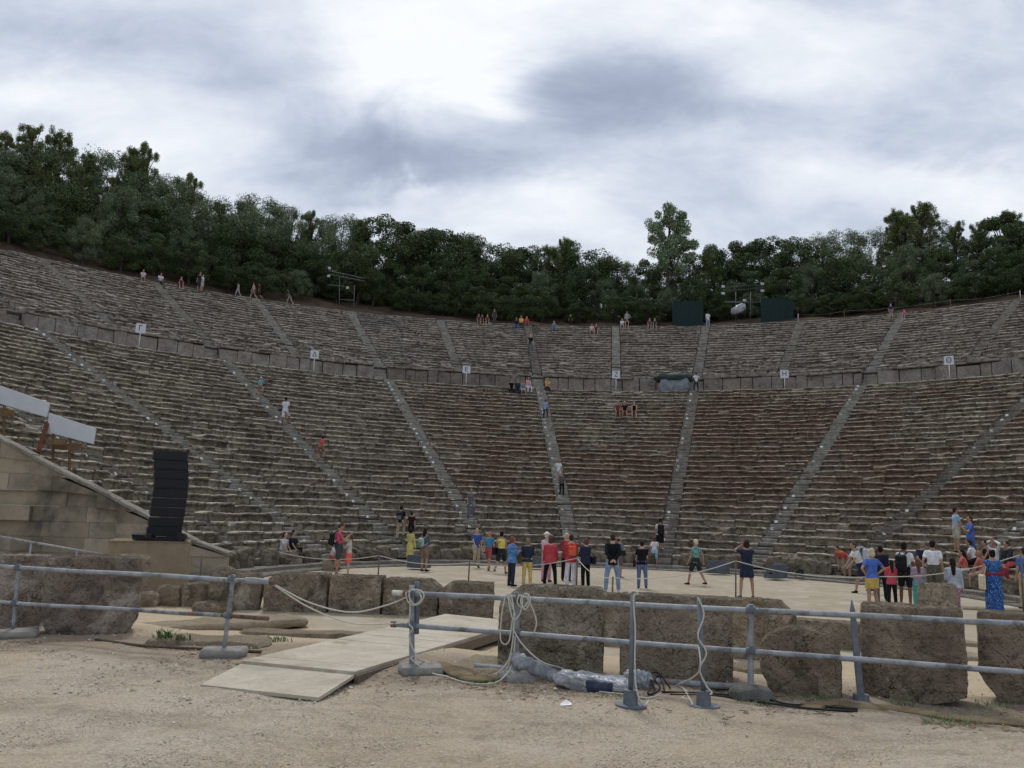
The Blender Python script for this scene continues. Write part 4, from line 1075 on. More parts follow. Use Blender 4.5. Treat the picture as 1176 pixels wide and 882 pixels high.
foot(RR_, rf(593, 786, -0.03), 0.42, 0.36, 0.14, 0.5, M_CONC, True); foot(RR_, rf(863, 803, -0.03), 0.42, 0.3, 0.13, 0.1, block_stone('pale_foot_stone', (0.25, 0.25, 0.22), (0.36, 0.36, 0.33), (0.45, 0.45, 0.42), 0.4, 3), True)
lp = MB(); q1, q2 = gpt(545, 771), gpt(868, 796)
lp.tube([q1+(0, 0, 0.06), q1*0.5+q2*0.5+(0, 0, 0.05), q2+(0, 0, 0.05)], 0.035, 14)
tag(centre_origin(lp.build('loose_pipe', M_PIPE.m, None, True)), 'loose grey pipe lying on the earth at the foot of the tall blocks', 'pipe')
def stanchion(label, top, bot, square):
    A3 = gpt(*bot); T3 = plane_pt(*top, A3, A3+np.array([du[0], du[1], 0]))
    r = thing('stanchion', label, 'stanchion', A3, 0, 'steel stanchions before the brown block')
    mb = MB(); mb.tube([A3+(0, 0, 0.10), T3], 0.026, 14); mb.build('post', M_STEEL, r, True)
    mb = MB(); mb.tube([A3+(0, 0, 0.02), A3+(0, 0, 0.16), A3+(0, 0, 0.163)], [0.075, 0.072, 0.05], 20); mb.build('socket', M_STEEL, r, False)
    mb = MB(); pl = [A3+np.array([(0.135 if square else 0.15)*math.cos(a_)*(1.25 if square else 1.1), 0.13*math.sin(a_)*1.2, 0.0]) for a_ in [PI/4*k_+(PI/8) for k_ in range(8)]]
    mb.prism(pl, (0, 0, 0.022)); mb.build('base_plate', M_STEEL, r)
    return r, A3, T3
S1 = stanchion('left of two grey steel stanchions with flat base, white rope knotted on its tip', (727, 684), (724, 811), True)
S2 = stanchion('right of two grey steel stanchions with flat base, loose rope looped down it', (803, 687), (808, 812), True)
A3 = gpt(989, 805); r = thing('bent_post', 'leaning flattened grey metal post with pointed tip and round foot', 'post', A3)
T3 = plane_pt(978, 689, A3, A3+np.array([du[0], du[1], 0]))
mb = MB(); pts = [A3+(0, 0, 0.03), A3*0.5+T3*0.5, A3*0.12+T3*0.88, T3]
V = []
for p, w_, th_ in zip(pts, (0.040, 0.040, 0.032, 0.006), (0.018, 0.018, 0.01, 0.004)):
    for a_ in range(10): V.append(p+np.array([w_*math.cos(a_*PI/5), th_*math.sin(a_*PI/5), 0]))
mb.add(V, [(i*10+j, i*10+(j+1) % 10, (i+1)*10+(j+1) % 10, (i+1)*10+j) for i in range(3) for j in range(10)]+[tuple(range(30, 40))]); mb.build('post', M_STEEL, r, True)
mb = MB(); mb.tube([A3+(0, 0, -0.01), A3+(0, 0, 0.07)], 0.085, 18); mb.build('base', M_STEEL, r)
# ------------------------------------------------------------------ ROPES
M_ROPE = plain('pale_rope', (0.58, 0.56, 0.48), 0.9, 0.2, 60, 0.4)
def curve(P, n=8):
    P = [np.asarray(p, float) for p in P]; out = []
    for i in range(len(P)-1):
        p0, p1, p2, p3 = P[max(i-1, 0)], P[i], P[i+1], P[min(i+2, len(P)-1)]
        for j in range(n):
            t_ = j/n; out.append(0.5*((2*p1)+(p2-p0)*t_+(2*p0-5*p1+4*p2-p3)*t_**2+(3*p1-p0-3*p2+p3)*t_**3))
    return out+[P[-1]]
def rope(label, paths, r=0.009, name='rope', cat='rope', group=None, mat=None):
    mb = MB()
    for p in paths: mb.tube(curve(p), r, 7)
    return tag(centre_origin(mb.build(name, mat or M_ROPE, None, True)), label, cat, group)
e0 = lf(306, 667); e1 = rf(470, 684); e2 = rf(470, 716)
mid = lambda a, b, t_, sag: a*(1-t_)+b*t_-np.array([0, 0, sag])
rope('pair of slack white ropes spanning the gap above the ramp between the two railings', [[lf(282, 664), e0, mid(e0, e1, 0.3, 0.20), mid(e0, e1, 0.6, 0.27), mid(e0, e1, 0.85, 0.14), e1], [lf(290, 666), e0, mid(e0, e2, 0.3, 0.16), mid(e0, e2, 0.6, 0.20), mid(e0, e2, 0.85, 0.08), e2]])
rope('tangled white rope coiled on the first right railing post and trailing along the ground', [
    [rf(466, 680, .05), rf(468, 690, .06), rf(474, 695, .06), rf(482, 693, .06), rf(487, 684, .06), rf(482, 678, .05), rf(472, 678, .05), rf(470, 686, .06), rf(476, 694, .07), rf(484, 688, .07), rf(480, 678, .05)],
    [rf(470, 678, .05), rf(471, 700, .05), rf(470, 716, .05), rf(474, 722, .06), rf(470, 730, .05), rf(474, 745, .06), rf(478, 752, .06), rf(472, 756, .06), rf(482, 765, .1), gpt(492, 773)+(0, 0, .03), gpt(498, 771)+(0, 0, .02), gpt(492, 766)+(0, 0, .05), rf(480, 757, .08), rf(476, 748, .06)],
    [gpt(486, 768)+(0, 0, .04), gpt(496, 775)+(0, 0, .02), gpt(512, 778)+(0, 0, .012), gpt(530, 784)+(0, 0, .012), gpt(550, 787)+(0, 0, .012), gpt(566, 786)+(0, 0, .012), gpt(576, 783)+(0, 0, .03), rf(586, 768, .08), rf(590, 750, .06), rf(592, 730, .06)]])
rope('thick bundle of white rope loops hung over the top rail at the second post', [
    [rf(581, 683, .05), rf(577, 700, .06), rf(575, 720, .06), rf(575, 735, .06), rf(580, 740, .06), rf(585, 735, .06), rf(588, 715, .06), rf(591, 705, .06), rf(586, 690, .06), rf(583, 682, .05), rf(586, 700, .07), rf(590, 712, .07), rf(597, 705, .07), rf(600, 690, .06), rf(598, 683, .05)],
    [rf(587, 682, .05), rf(590, 700, .06), rf(590, 722, .06), rf(588, 742, .06), rf(584, 758, .07), rf(574, 771, .1), gpt(566, 778)+(0, 0, .03), gpt(572, 778)+(0, 0, .03), rf(582, 768, .08), rf(588, 750, .06)],
    [rf(596, 683, .05), rf(594, 692, .06), rf(600, 698, .06), rf(606, 692, .06), rf(607, 684, .06), rf(603, 682, .05), rf(598, 690, .07), rf(603, 700, .07), rf(609, 690, .06), rf(607, 683, .05)],
    [rf(604, 684, .05), rf(612, 700, .05), rf(616, 715, .05), rf(613, 728, .05)]])
rope('white rope running from the second post down past the plastic to the stanchion foot', [[rf(589, 722, .06), rf(600, 740, .08), rf(622, 760, .12), gpt(648, 779)+(0, 0, .10), gpt(668, 789)+(0, 0, .02), gpt(690, 796)+(0, 0, .015), gpt(715, 799)+(0, 0, .015), gpt(745, 803)+(0, 0, .012), gpt(762, 796)+(0, 0, .012), gpt(778, 790)+(0, 0, .03), S2[1]+np.array([-.06, -.05, .35]), S2[1]*0.45+S2[2]*0.55+(-.03, -.03, 0)]])
rope('white rope knotted on the left steel stanchion and hanging straight down', [[S1[2]+np.array([-.05, -.02, .02]), S1[2]+np.array([.0, -.03, .05]), S1[2]+np.array([.05, -.02, .02]), S1[2]+np.array([.0, -.035, -.02]), S1[2]*0.7+S1[1]*0.3+(.025, -.03, 0), S1[2]*0.4+S1[1]*0.6+(.03, -.03, 0), S1[1]+(.05, -.06, .18), S1[1]+(.12, -.06, .02), gpt(745, 806)+(0, 0, .012)]])
rope('white rope looped loosely down the right steel stanchion', [[S2[2]+np.array([-.02, -.03, .01]), S2[2]*0.85+S2[1]*0.15+(.035, -.03, 0), S2[2]*0.65+S2[1]*0.35+(-.035, -.03, 0), S2[2]*0.5+S2[1]*0.5+(.045, -.03, 0), S2[2]*0.35+S2[1]*0.65+(-.03, -.03, 0), S2[2]*0.2+S2[1]*0.8+(.03, -.03, 0), S2[1]+(.07, -.06, .16), S2[1]+(.05, -.08, .14)], [S2[1]+(-.12, -.05, .03), gpt(786, 795)+(0, 0, .02), gpt(778, 790)+(0, 0, .03), gpt(790, 797)+(0, 0, .015), gpt(784, 803)+(0, 0, .015), gpt(792, 805)+(0, 0, .012)]])
# ------------------------------------------------------------------ SHEETS, CABLES AND LITTER AT THE FOOT OF THE BLOCKS
M_PLAS = NT('clear_plastic_sheet').set(0.30, 0.0, 0.4)
def _mk_plas():
    t = M_PLAS; v = t.coord('Object'); t.col(t.ramp(t.noise(v, 5, 6, 0.7, 1.0), [(0.35, (0.17, 0.185, 0.21)), (0.5, (0.30, 0.315, 0.335)), (0.64, (0.52, 0.53, 0.545))])); t.bump(t.noise(v, 6, 3, 0.5, 2.5), 0.5, 0.04)
_mk_plas()
def lump(name, label, cat, mat, a_, b_, dp, h, amp=0.05, fr=5.0):
    A3, B3 = gpt(*a_), gpt(*b_); w = np.linalg.norm((B3-A3)[:2]); ang = math.atan2(B3[1]-A3[1], B3[0]-A3[0])
    mb = MB(); rock_into(mb, (0, 0, h*0.35), (w, dp, h), ang, 16, amp, w*13, 0.6, fr, amp*0.6)
    c = (A3+B3)/2; return tag(link(name, mb.mesh(name, mat, True), None, (c[0], c[1]+dp*0.2, c[2])), label, cat)
A3, B3 = rf(592, 757, 0.05), gpt(638, 782)
mb = MB(); P_ = curve([A3, A3*0.6+B3*0.4+(0, -.02, .02), A3*0.25+B3*0.75+(0, 0, .04), B3+(0, 0, .04)], 5)
V = []
for i, p in enumerate(P_):
    for j in range(12):
        a_ = j*PI/6; rr_ = (0.11+0.02*math.sin(i*1.7+j*2.1)+rng.normal(0, 0.008)); V.append(p+np.array([rr_*0.5*math.cos(a_), 0.3*rr_*math.cos(a_), rr_*0.75*math.sin(a_)]))
mb.add(V, [(i*12+j, i*12+(j+1) % 12, (i+1)*12+(j+1) % 12, (i+1)*12+j) for i in range(len(P_)-1) for j in range(12)]+[tuple(range(12))[::-1], tuple(range(len(V)-12, len(V)))])
tag(centre_origin(mb.build('plastic_sheet', M_PLAS.m, None, True)), 'rolled grey plastic sheet slanting down from the second railing post', 'plastic sheet')
lump('plastic_sheet', 'crumpled translucent plastic sheet lying before the tall pitted block', 'plastic sheet', M_PLAS.m, (641, 788), (722, 796), 0.30, 0.17, 0.035, 7.0)
lump('plastic_sheet', 'small bunch of clear plastic behind the left steel stanchion', 'plastic sheet', M_PLAS.m, (719, 790), (746, 793), 0.2, 0.22, 0.05, 6.0)
lump('cloth_bundle', 'navy cloth bundle wrapped in the crumpled plastic', 'bundle', plain('navy_cloth', (0.045, 0.055, 0.085), 0.9), (676, 793), (706, 796), 0.2, 0.13, 0.02)
lump('red_scrap', 'small bright red scrap on the plastic sheet', 'litter', plain('red_scrap', (0.55, 0.07, 0.05), 0.7), (704, 796), (709, 796), 0.06, 0.06, 0.01)
p = gpt(650, 810); mb = MB(); mb.add([(-.06, -.03, .004), (.05, -.035, .012), (.06, .03, .02), (.0, .045, .045), (-.05, .03, .01), (.0, 0, .012)], [(0, 1, 5), (1, 2, 5), (2, 3, 5), (3, 4, 5), (4, 0, 5)])
me_ = mb.mesh('paper_scrap', plain('white_paper', (0.8, 0.8, 0.8), 0.8, 0.05)); o = link('paper_scrap', me_, None, p); tag(o, 'crumpled scrap of white paper lying on the gravel path', 'litter')
sol = o.modifiers.new('s', 'SOLIDIFY'); sol.thickness = 0.003
M_TEX = NT('brown_geotextile').set(0.98, 0, 0.1)
def _mk_tex():
    t = M_TEX; v = t.coord('Object'); n1 = t.noise(v, 2.4, 5, 0.65); t.col(t.ramp(n1, [(0.3, (0.10, 0.075, 0.045)), (0.55, (0.20, 0.155, 0.095)), (0.75, (0.27, 0.215, 0.14))])); t.bump(t.noise(v, 40, 3, 0.6), 0.6, 0.01)
_mk_tex()
def strip(name, label, cat, mat, pts, w, h, seed):
    P_ = curve([gpt(*q) for q in pts], 10); mb = MB(); V = []; n = 14
    for i, p in enumerate(P_):
        d = P_[min(i+1, len(P_)-1)]-P_[max(i-1, 0)]; d[2] = 0; d /= np.linalg.norm(d); u = np.array([-d[1], d[0], 0]); e_ = min(1, i/3, (len(P_)-1-i)/3)*0.9+0.1
        ww = w*(0.8+0.35*mnoise.noise(Vector((i*0.21, seed, 0))))*e_
        for j in range(n):
            a_ = 2*PI*j/n; k_ = 0.5+0.5*mnoise.noise(Vector((i*0.25, j*0.9, seed+3)))
            V.append(p+u*ww*math.cos(a_)+np.array([0, 0, h*0.4+h*(0.5+k_)*math.sin(a_)*e_]))
    mb.add(V, [(i*n+j, i*n+(j+1) % n, (i+1)*n+(j+1) % n, (i+1)*n+j) for i in range(len(P_)-1) for j in range(n)]+[tuple(range(n))[::-1], tuple(range(len(V)-n, len(V)))])
    return tag(centre_origin(mb.build(name, mat, None, True)), label, cat)
strip('ground_cloth', 'long brown ground cloth folded along the foot of the right stones', 'ground cloth', M_TEX.m, [(920, 814), (960, 808), (985, 813), (1020, 815), (1060, 820), (1100, 826), (1150, 830), (1200, 834)], 0.15, 0.028, 4.0)
strip('ground_cloth', 'brown ground cloth rolled up beside the ramp under the railing', 'ground cloth', M_TEX.m, [(500, 762), (522, 772), (545, 782), (565, 777)], 0.17, 0.035, 9.0)
strip('ground_cloth', 'flattened brown ground cloth behind the right steel stanchion', 'ground cloth', M_TEX.m, [(790, 791), (830, 790), (870, 796), (905, 800)], 0.13, 0.022, 14.0)
M_CAB = plain('black_rubber', (0.018, 0.018, 0.02), 0.6, 0.2)
rope('black cables running along the foot of the round topped stone', [[gpt(760, 797)+(0, 0, .02), gpt(820, 799)+(0, 0, .02), gpt(880, 805)+(0, 0, .02), gpt(905, 811)+(0, 0, .02), gpt(950, 814)+(0, 0, .02), gpt(985, 817)+(0, 0, .02)], [gpt(770, 800)+(0, 0, .02), gpt(830, 802)+(0, 0, .02), gpt(890, 811)+(0, 0, .02), gpt(940, 817)+(0, 0, .02), gpt(985, 819)+(0, 0, .02)]], 0.012, 'cable', 'cable', None, M_CAB)
rope('tangle of black cables bunched behind the left steel stanchion', [[gpt(738, 788)+(0, 0, .05), gpt(746, 792)+(0, 0, .12), gpt(752, 797)+(0, 0, .02), gpt(744, 799)+(0, 0, .03), gpt(756, 790)+(0, 0, .13), gpt(764, 797)+(0, 0, .02)], [gpt(742, 790)+(0, 0, .16), gpt(750, 790)+(0, 0, .10), gpt(758, 796)+(0, 0, .05), gpt(748, 800)+(0, 0, .02)], [gpt(736, 792)+(0, 0, .10), gpt(754, 790)+(0, 0, .17), gpt(770, 794)+(0, 0, .03)]], 0.010, 'cable', 'cable', None, M_CAB)
rope('dark hose lying in the earth before the broad grey block', [[gpt(110, 736)+(0, 0, .02), gpt(160, 743)+(0, 0, .02), gpt(220, 746)+(0, 0, .015), gpt(300, 750)+(0, 0, .015)]], 0.02, 'hose', 'hose', None, plain('brown_hose', (0.10, 0.07, 0.05), 0.8))
# weeds: each tuft a thing of its own
M_WEED = plain('weed_leaf', (0.16, 0.21, 0.09), 0.7, 0.35, 6)
def weed(label, px, py, h, n, spread):
    p = gpt(px, py); mb = MB()
    for i in range(n):
        a_ = rng.uniform(0, 2*PI); L = h*rng.uniform(0.5, 1.1); o = np.array([rng.normal(0, spread), rng.normal(0, spread*0.5), 0]); d = np.array([math.cos(a_), math.sin(a_), 0])
        w_ = np.array([-d[1], d[0], 0])*L*0.09; b = o+d*L*0.25+np.array([0, 0, L*0.6]); t_ = o+d*L*0.7+np.array([0, 0, L*0.85])
        mb.add([o-w_*0.5, o+w_*0.5, b+w_, b-w_, t_], [(0, 1, 2, 3), (3, 2, 4)])
    return tag(link('weed', mb.mesh('weed', M_WEED), None, p), label, 'weed')
weed('tall green weed sprouting from the sandy slab behind the left railing', 188, 737, 0.20, 40, 0.06)
weed('second green weed tuft right of the tall weed', 206, 739, 0.16, 40, 0.06)
weed('low spreading bluish weed near the left rail post, by the ramp', 312, 737, 0.10, 70, 0.12)
for q, (px, py, w_) in enumerate(((925, 800, 0.35), (1030, 806, 0.25), (1085, 829, 0.3), (880, 806, 0.25))):
    pass
mb = MB()
for px0, px1, py0, py1, n in ((905, 960, 798, 806, 260), (1020, 1050, 804, 812, 160), (1060, 1130, 824, 834, 330), (845, 885, 806, 812, 140), (540, 575, 782, 790, 90), (690, 740, 798, 803, 110), (1120, 1160, 806, 815, 160), (300, 420, 703, 706, 170), (430, 500, 709, 711, 90), (960, 1000, 744, 748, 90)):
    for i in range(n):
        p = gpt(rng.uniform(px0, px1), rng.uniform(py0, py1)); a_ = rng.uniform(0, 2*PI); d = np.array([math.cos(a_), math.sin(a_), 0]); L = rng.uniform(0.03, 0.09); w_ = np.array([-d[1], d[0], 0])*0.004
        mb.add([p-w_, p+w_, p+d*L*0.7+(0, 0, L*0.7)], [(0, 1, 2)])
tag(mb.build('grass', M_WEED), 'thin short green grass at the foot of the stones', 'grass', kind='stuff')
# loose gravel on the path: nobody could count it
def in_ramp(p):
    q = [np.array(x[:2]) for x in (P0, P1, P3, P5, P4, P2)]; s = [np.cross(q[(i+1) % 6]-q[i], p[:2]-q[i]) for i in range(6)]
    return all(v > -0.05 for v in s) or all(v < 0.05 for v in s)
mb = MB(); oct_ = np.array([(1, 0, 0), (0, 1, 0), (-1, 0, 0), (0, -1, 0), (0, 0, 1), (0, 0, -1.)]); of = [(0, 1, 4), (1, 2, 4), (2, 3, 4), (3, 0, 4), (1, 0, 5), (2, 1, 5), (3, 2, 5), (0, 3, 5)]
for i in range(14000):
    px, py = rng.uniform(-60, 1240), (745+140*rng.random()**0.8 if i > 2600 else 698+110*rng.random())
    p = gpt(px, py); edge = (p[0]-_A[0])*_n[0]+(p[1]-_A[1])*_n[1]
    if edge > 0.9 and i > 2600 or math.hypot(p[0]-OX, p[1]-OY) < 12.6: continue
    if in_ramp(p): continue
    s = rng.uniform(0.004, 0.011)*(2.0 if i < 2600 else 1)*(1.5 if rng.random() < 0.06 else 1); R = np.array(Matrix.Rotation(rng.uniform(0, 6), 3, 'Z')@Matrix.Rotation(rng.normal(0, .5), 3, 'X'))
    mb.add((oct_*np.array([s, s*rng.uniform(.6, 1), s*rng.uniform(.4, .8)])*(1+rng.normal(0, .12, (6, 1))))@R.T+p+(0, 0, s*0.25), of, int(rng.integers(0, 3)))
tag(mb.build('gravel', [plain('gravel_pale', (0.62, 0.58, 0.52), 0.9), plain('gravel_grey', (0.42, 0.38, 0.32), 0.9), plain('gravel_buff', (0.50, 0.43, 0.33), 0.9)]), 'loose pale gravel scattered over the path', 'gravel', kind='stuff')
mb = MB()
for i in range(1300):
    px = rng.uniform(0, 1180); py = np.interp(px, [0, 257, 450, 862, 1176], [738, 760, 780, 812, 836])+rng.normal(0, 9)
    p = gpt(px, py); a_ = rng.uniform(0, 2*PI); d = np.array([math.cos(a_), math.sin(a_), 0]); L = rng.uniform(0.02, 0.09); w_ = np.array([-d[1], d[0], 0])*rng.uniform(0.003, 0.012)
    mb.add([p-w_+(0, 0, .006), p+w_+(0, 0, .009), p+d*L+w_*0.5+(0, 0, .012), p+d*L-w_*0.5+(0, 0, .006)], [(0, 1, 2, 3)], int(rng.integers(0, 2)))
tag(mb.build('leaf_litter', [plain('dry_needles', (0.16, 0.095, 0.055), 0.9), plain('dry_leaves', (0.26, 0.18, 0.10), 0.9)]), 'dry leaves and needles fallen along the foot of the railing', 'leaf litter', kind='stuff')
# ------------------------------------------------------------------ STAGE EQUIPMENT, SIGNS, RIGS
M_BLACK = plain('black_cabinet', (0.016, 0.016, 0.018), 0.55, 0.2, 8, 0.1)
M_GRILL = plain('black_grille', (0.022, 0.022, 0.025), 0.8, 0.3, 60, 0.3)
M_PLY = plain('buff_cloth_skirt', (0.27, 0.215, 0.14), 0.9, 0.12, 3, 0.15)
M_BOX = plain('dark_grey_cabinet', (0.10, 0.115, 0.14), 0.6, 0.25, 6)
# plinth wrapped in buff cloth with the column of loudspeakers on it
pa, pb = gpt(119, 682), gpt(213, 682); ang = math.atan2(pb[1]-pa[1], pb[0]-pa[0]); pw_ = np.linalg.norm((pb-pa)[:2]); top_z = at(165, 622, pa[1]+0.3)[2]
u = np.array([math.cos(ang), math.sin(ang), 0]); nn_ = np.array([-u[1], u[0], 0]); pc = (pa+pb)/2+nn_*0.8; pc[2] = 0
pl = thing('plinth', 'wide plinth wrapped in buff cloth carrying the black loudspeaker column', 'plinth', pc)
mb = MB(); n = 26; V = []
for z, e in ((-0.05, 0.02), (top_z*0.5, 0.012), (top_z-0.02, 0.0)):
    for i in range(4*n):
        s, t_ = divmod(i, n); f = t_/n*2-1
        x, y = [(f, -1), (1, f), (-f, 1), (-1, -f)][s]
        fold = 0.012*math.sin(i*2.3)+0.008*math.sin(i*5.1+z)
        V.append(pc+u*(x*(pw_/2+e+(fold if s in (1, 3) else 0)))+nn_*(y*(0.8+e+(fold if s in (0, 2) else 0)))+np.array([0, 0, z]))
k = 4*n
mb.add(V, [(r*k+i, r*k+(i+1) % k, (r+1)*k+(i+1) % k, (r+1)*k+i) for r in range(2) for i in range(k)]); mb.build('cloth_skirt', M_PLY, pl, True)
mb = MB(); mb.box(pc+np.array([0, 0, top_z-0.012]), (pw_+0.02, 1.62, 0.05), ang); mb.build('deck', plain('buff_deck', (0.21, 0.16, 0.10), 0.9), pl)
sx = at(190, 600, pc[1])[0]
la = thing('loudspeaker_column', 'tall black column of nine stacked loudspeaker boxes on the buff plinth', 'loudspeaker', (sx, pc[1], top_z+0.01))
sw = 36/955*pc[1]; hh = (at(187, 521, pc[1])[2]-top_z-0.14)/9
for i in range(9):
    zc = 0.14+hh*(i+0.5); tl = (i-2)*0.022; xo = 0.05*math.sin((i-1)/8*PI)-0.02*max(0, i-5)
    mb = MB(); w, d, h = sw/2, 0.36, hh/2*0.995
    prof = [(-w, -d, -h), (w, -d, -h), (w*0.80, d, -h*0.7), (-w*0.80, d, -h*0.7), (-w, -d, h), (w, -d, h), (w*0.80, d, h*0.7), (-w*0.80, d, h*0.7)]
    R = np.array(Matrix.Rotation(0.42, 3, 'Z')@Matrix.Rotation(-tl, 3, 'X'))
    mb.add(np.array(prof)@R.T+np.array([xo, 0, zc]), [(0, 3, 2, 1), (4, 5, 6, 7), (0, 1, 5, 4), (1, 2, 6, 5), (2, 3, 7, 6), (3, 0, 4, 7)])
    c = mb.build('cabinet', M_BLACK, la, origin=(0, 0, 0))
    g = MB(); g.box(np.array([0, -d-0.006, 0])@R.T+np.array([xo, 0, zc]), (sw*0.94, 0.010, hh*0.78), 0.42, -tl); g.build('grille', M_GRILL, c, origin=(0, 0, 0))
    for sd in (-1, 1):
        g = MB(); g.box(np.array([sd*(w+0.012), d*0.1, 0])@R.T+np.array([xo, 0, zc]), (0.02, 0.10, hh*0.6), 0.42, -tl); g.build('rigging_plate', M_BOX, c, origin=(0, 0, 0))
mb = MB(); mb.box((0, 0, 0.05), (sw*1.25, 1.0, 0.08), 0.30); mb.box((-sw*0.45, -0.30, 0.10), (0.5, 0.10, 0.10), 0.3); mb.box((sw*0.4, -0.30, 0.10), (0.3, 0.10, 0.10), 0.3); mb.build('base_frame', M_BLACK, la, origin=(0, 0, 0))
t0 = thing('stage_amplifier', 'low black equipment case on the left edge of the buff plinth', 'equipment', (at(166, 612, pc[1]-0.4)[0], pc[1]-0.4, top_z+0.012))
mb = MB(); mb.box((0, 0, 0.10), (0.48, 0.5, 0.16), 0.2, bev=0.02); mb.build('case', M_BLACK, t0, origin=(0, 0, 0))
mb = MB(); mb.tube([(-0.2, -0.26, 0.10), (-0.2, -0.30, 0.16), (0.15, -0.30, 0.16), (0.15, -0.26, 0.10)], 0.015, 6); mb.build('handle', M_BOX, t0, origin=(0, 0, 0))
t0 = thing('floor_spotlight', 'small black spotlight on the right edge of the buff plinth', 'spotlight', (at(210, 612, pc[1]-0.35)[0], pc[1]-0.35, top_z+0.012))
mb = MB(); mb.tube([(0, 0.12, 0.13), (0, -0.10, 0.13), (0, -0.16, 0.13)], [0.08, 0.10, 0.11], 14); mb.build('lamp_housing', M_BLACK, t0, origin=(0, 0, 0))
mb = MB(); mb.tube([(-0.13, 0, 0.13), (-0.13, 0, 0.01), (0.13, 0, 0.01), (0.13, 0, 0.13)], 0.014, 6); mb.build('yoke', M_BOX, t0, origin=(0, 0, 0))
# floor monitors on the far rim of the orchestra
def monitor(label, px, py, face, w=0.62, h=0.40):
    p = ground(px, py, 0.07); t0 = thing('stage_monitor', label, 'loudspeaker', p, -math.radians(face), 'wedge loudspeakers round the orchestra')
    mb = MB(); mb.prism([(-w/2, -0.26, 0.0), (-w/2, 0.24, 0.0), (-w/2, 0.24, h), (-w/2, 0.10, h), (-w/2, -0.26, 0.12)], (w, 0, 0)); mb.build('cabinet', M_BOX, t0, origin=(0, 0, 0))
    mb = MB(); mb.prism([(-w*0.44, -0.255, 0.145), (w*0.44, -0.255, 0.145), (w*0.44, 0.085, h-0.015), (-w*0.44, 0.085, h-0.015)], (0, -0.012, 0.016)); mb.build('grille', M_GRILL, t0, origin=(0, 0, 0))
    mb = MB(); mb.box((w/2+0.006, 0.08, 0.2), (0.012, 0.14, 0.06)); mb.build('handle', M_BLACK, t0, origin=(0, 0, 0))
monitor('dark wedge loudspeaker beside the woman in the yellow dress', 481, 652, 200, 0.82, 0.5)
monitor('dark wedge loudspeaker behind the woman in navy top and yellow trousers', 615, 652, 185, 0.7, 0.48)
monitor('grey blue wedge loudspeaker left of the woman in the navy dress', 824, 658, 170, 0.92, 0.52)
monitor('dark wedge loudspeaker right of the woman in the navy dress', 891, 664, 140, 0.92, 0.56)
p = ground(918, 664, 0.07); t0 = thing('floor_spotlight', 'small black floor spotlight next to the rightmost wedge loudspeaker', 'spotlight', p)
mb = MB(); mb.tube([(0, 0.16, 0.2), (0, -0.12, 0.24), (0, -0.16, 0.245)], [0.10, 0.13, 0.14], 14); mb.build('lamp_housing', M_BLACK, t0, origin=(0, 0, 0))
mb = MB(); mb.tube([(-0.17, 0, 0.2), (-0.17, 0, 0.02), (0.17, 0, 0.02), (0.17, 0, 0.2)], 0.02, 6); mb.build('yoke', M_BOX, t0, origin=(0, 0, 0))
# rope barrier round the orchestra
posts = [(318, 633, 656, 'below the seated couple'), (434, 637, 665, 'right of the man in the pink shirt'), (538, 645, 668, 'left of the man in the blue polo'), (662, 640, 676, 'between the red jackets and the navy jacket'), (703, 682, 694, 'at the feet of the man with clasped hands'), (845, 643, 690, 'left of the woman in the navy dress'), (1010, 661, 700, 'beside the woman in yellow skirt'), (1176, 636, 706, 'at the right edge of the photo')]
M_BPOST = plain('thin_grey_post', (0.13, 0.12, 0.11), 0.6, 0.2, 9)
tops = []
for px, yt, yb, lb in posts:
    p = ground(px, yb, 0.0); tz = at(px, yt, p[1])[2]; 
    if tz < 0.55: tz = 0.72
    t0 = thing('barrier_post', 'thin upright rope post standing '+lb, 'barrier post', p, 0, 'rope posts round the orchestra')
    mb = MB(); mb.tube([(0, 0, 0.0), (0.01, 0, tz)], 0.024, 8); mb.build('post', M_BPOST, t0, True, (0, 0, 0))
    mb = MB(); mb.tube([(0, 0, 0.0), (0, 0, 0.02)], 0.13, 14); mb.build('base_plate', M_BPOST, t0, False, (0, 0, 0))
    tops.append(p+np.array([0.01, 0, tz-0.03]))
SPAN = ['below the man in the pink shirt', 'before the woman in the yellow dress', 'before the women in blue and yellow', 'round the waist of the navy jacket woman', 'behind the tall pitted block', 'below the woman in the green patterned top', 'before the right hand group']
tops[4] = tops[4]+np.array([0, 0, 0.0])
for i in range(len(tops)-1):
    a, b = tops[i], tops[i+1]; sg = 0.10+0.02*np.linalg.norm(b-a)
    rope('white barrier rope sagging '+SPAN[i], [[a]+[a*(1-t_)+b*t_-np.array([0, 0, sg*4*t_*(1-t_)]) for t_ in (0.2, 0.4, 0.6, 0.8)]+[b]], 0.012, 'barrier_rope', 'rope')
# inclined handrail in front of the side wall
ha, hb = at(-30, 611, 23.2), at(119, 637, 22.6); t0 = thing('handrail', 'thin pale handrail slanting down before the side wall', 'railing', (hb[0], hb[1], 0))
mb = MB(); mb.tube([ha, hb], 0.028, 8); mb.build('rail', M_PIPE.m, t0, True)
for f in (0.12, 0.45, 0.80, 0.98):
    p = ha*(1-f)+hb*f; mb = MB(); mb.tube([p, (p[0], p[1], 0)], 0.024, 8); mb.build('post', M_PIPE.m, t0, True)
p0 = ground(228, 684, 0.0); t0 = thing('barrier_post', 'thin grey post standing at the foot of the wall end beside the plinth', 'barrier post', p0)
mb = MB(); mb.tube([(0, 0, 0), (0, 0, 1.0)], 0.022, 8); mb.build('post', M_BPOST, t0, True, (0, 0, 0)); mb = MB(); mb.tube([(0, 0, 0), (0, 0, .02)], 0.12, 12); mb.build('base_plate', M_BPOST, t0, False, (0, 0, 0))
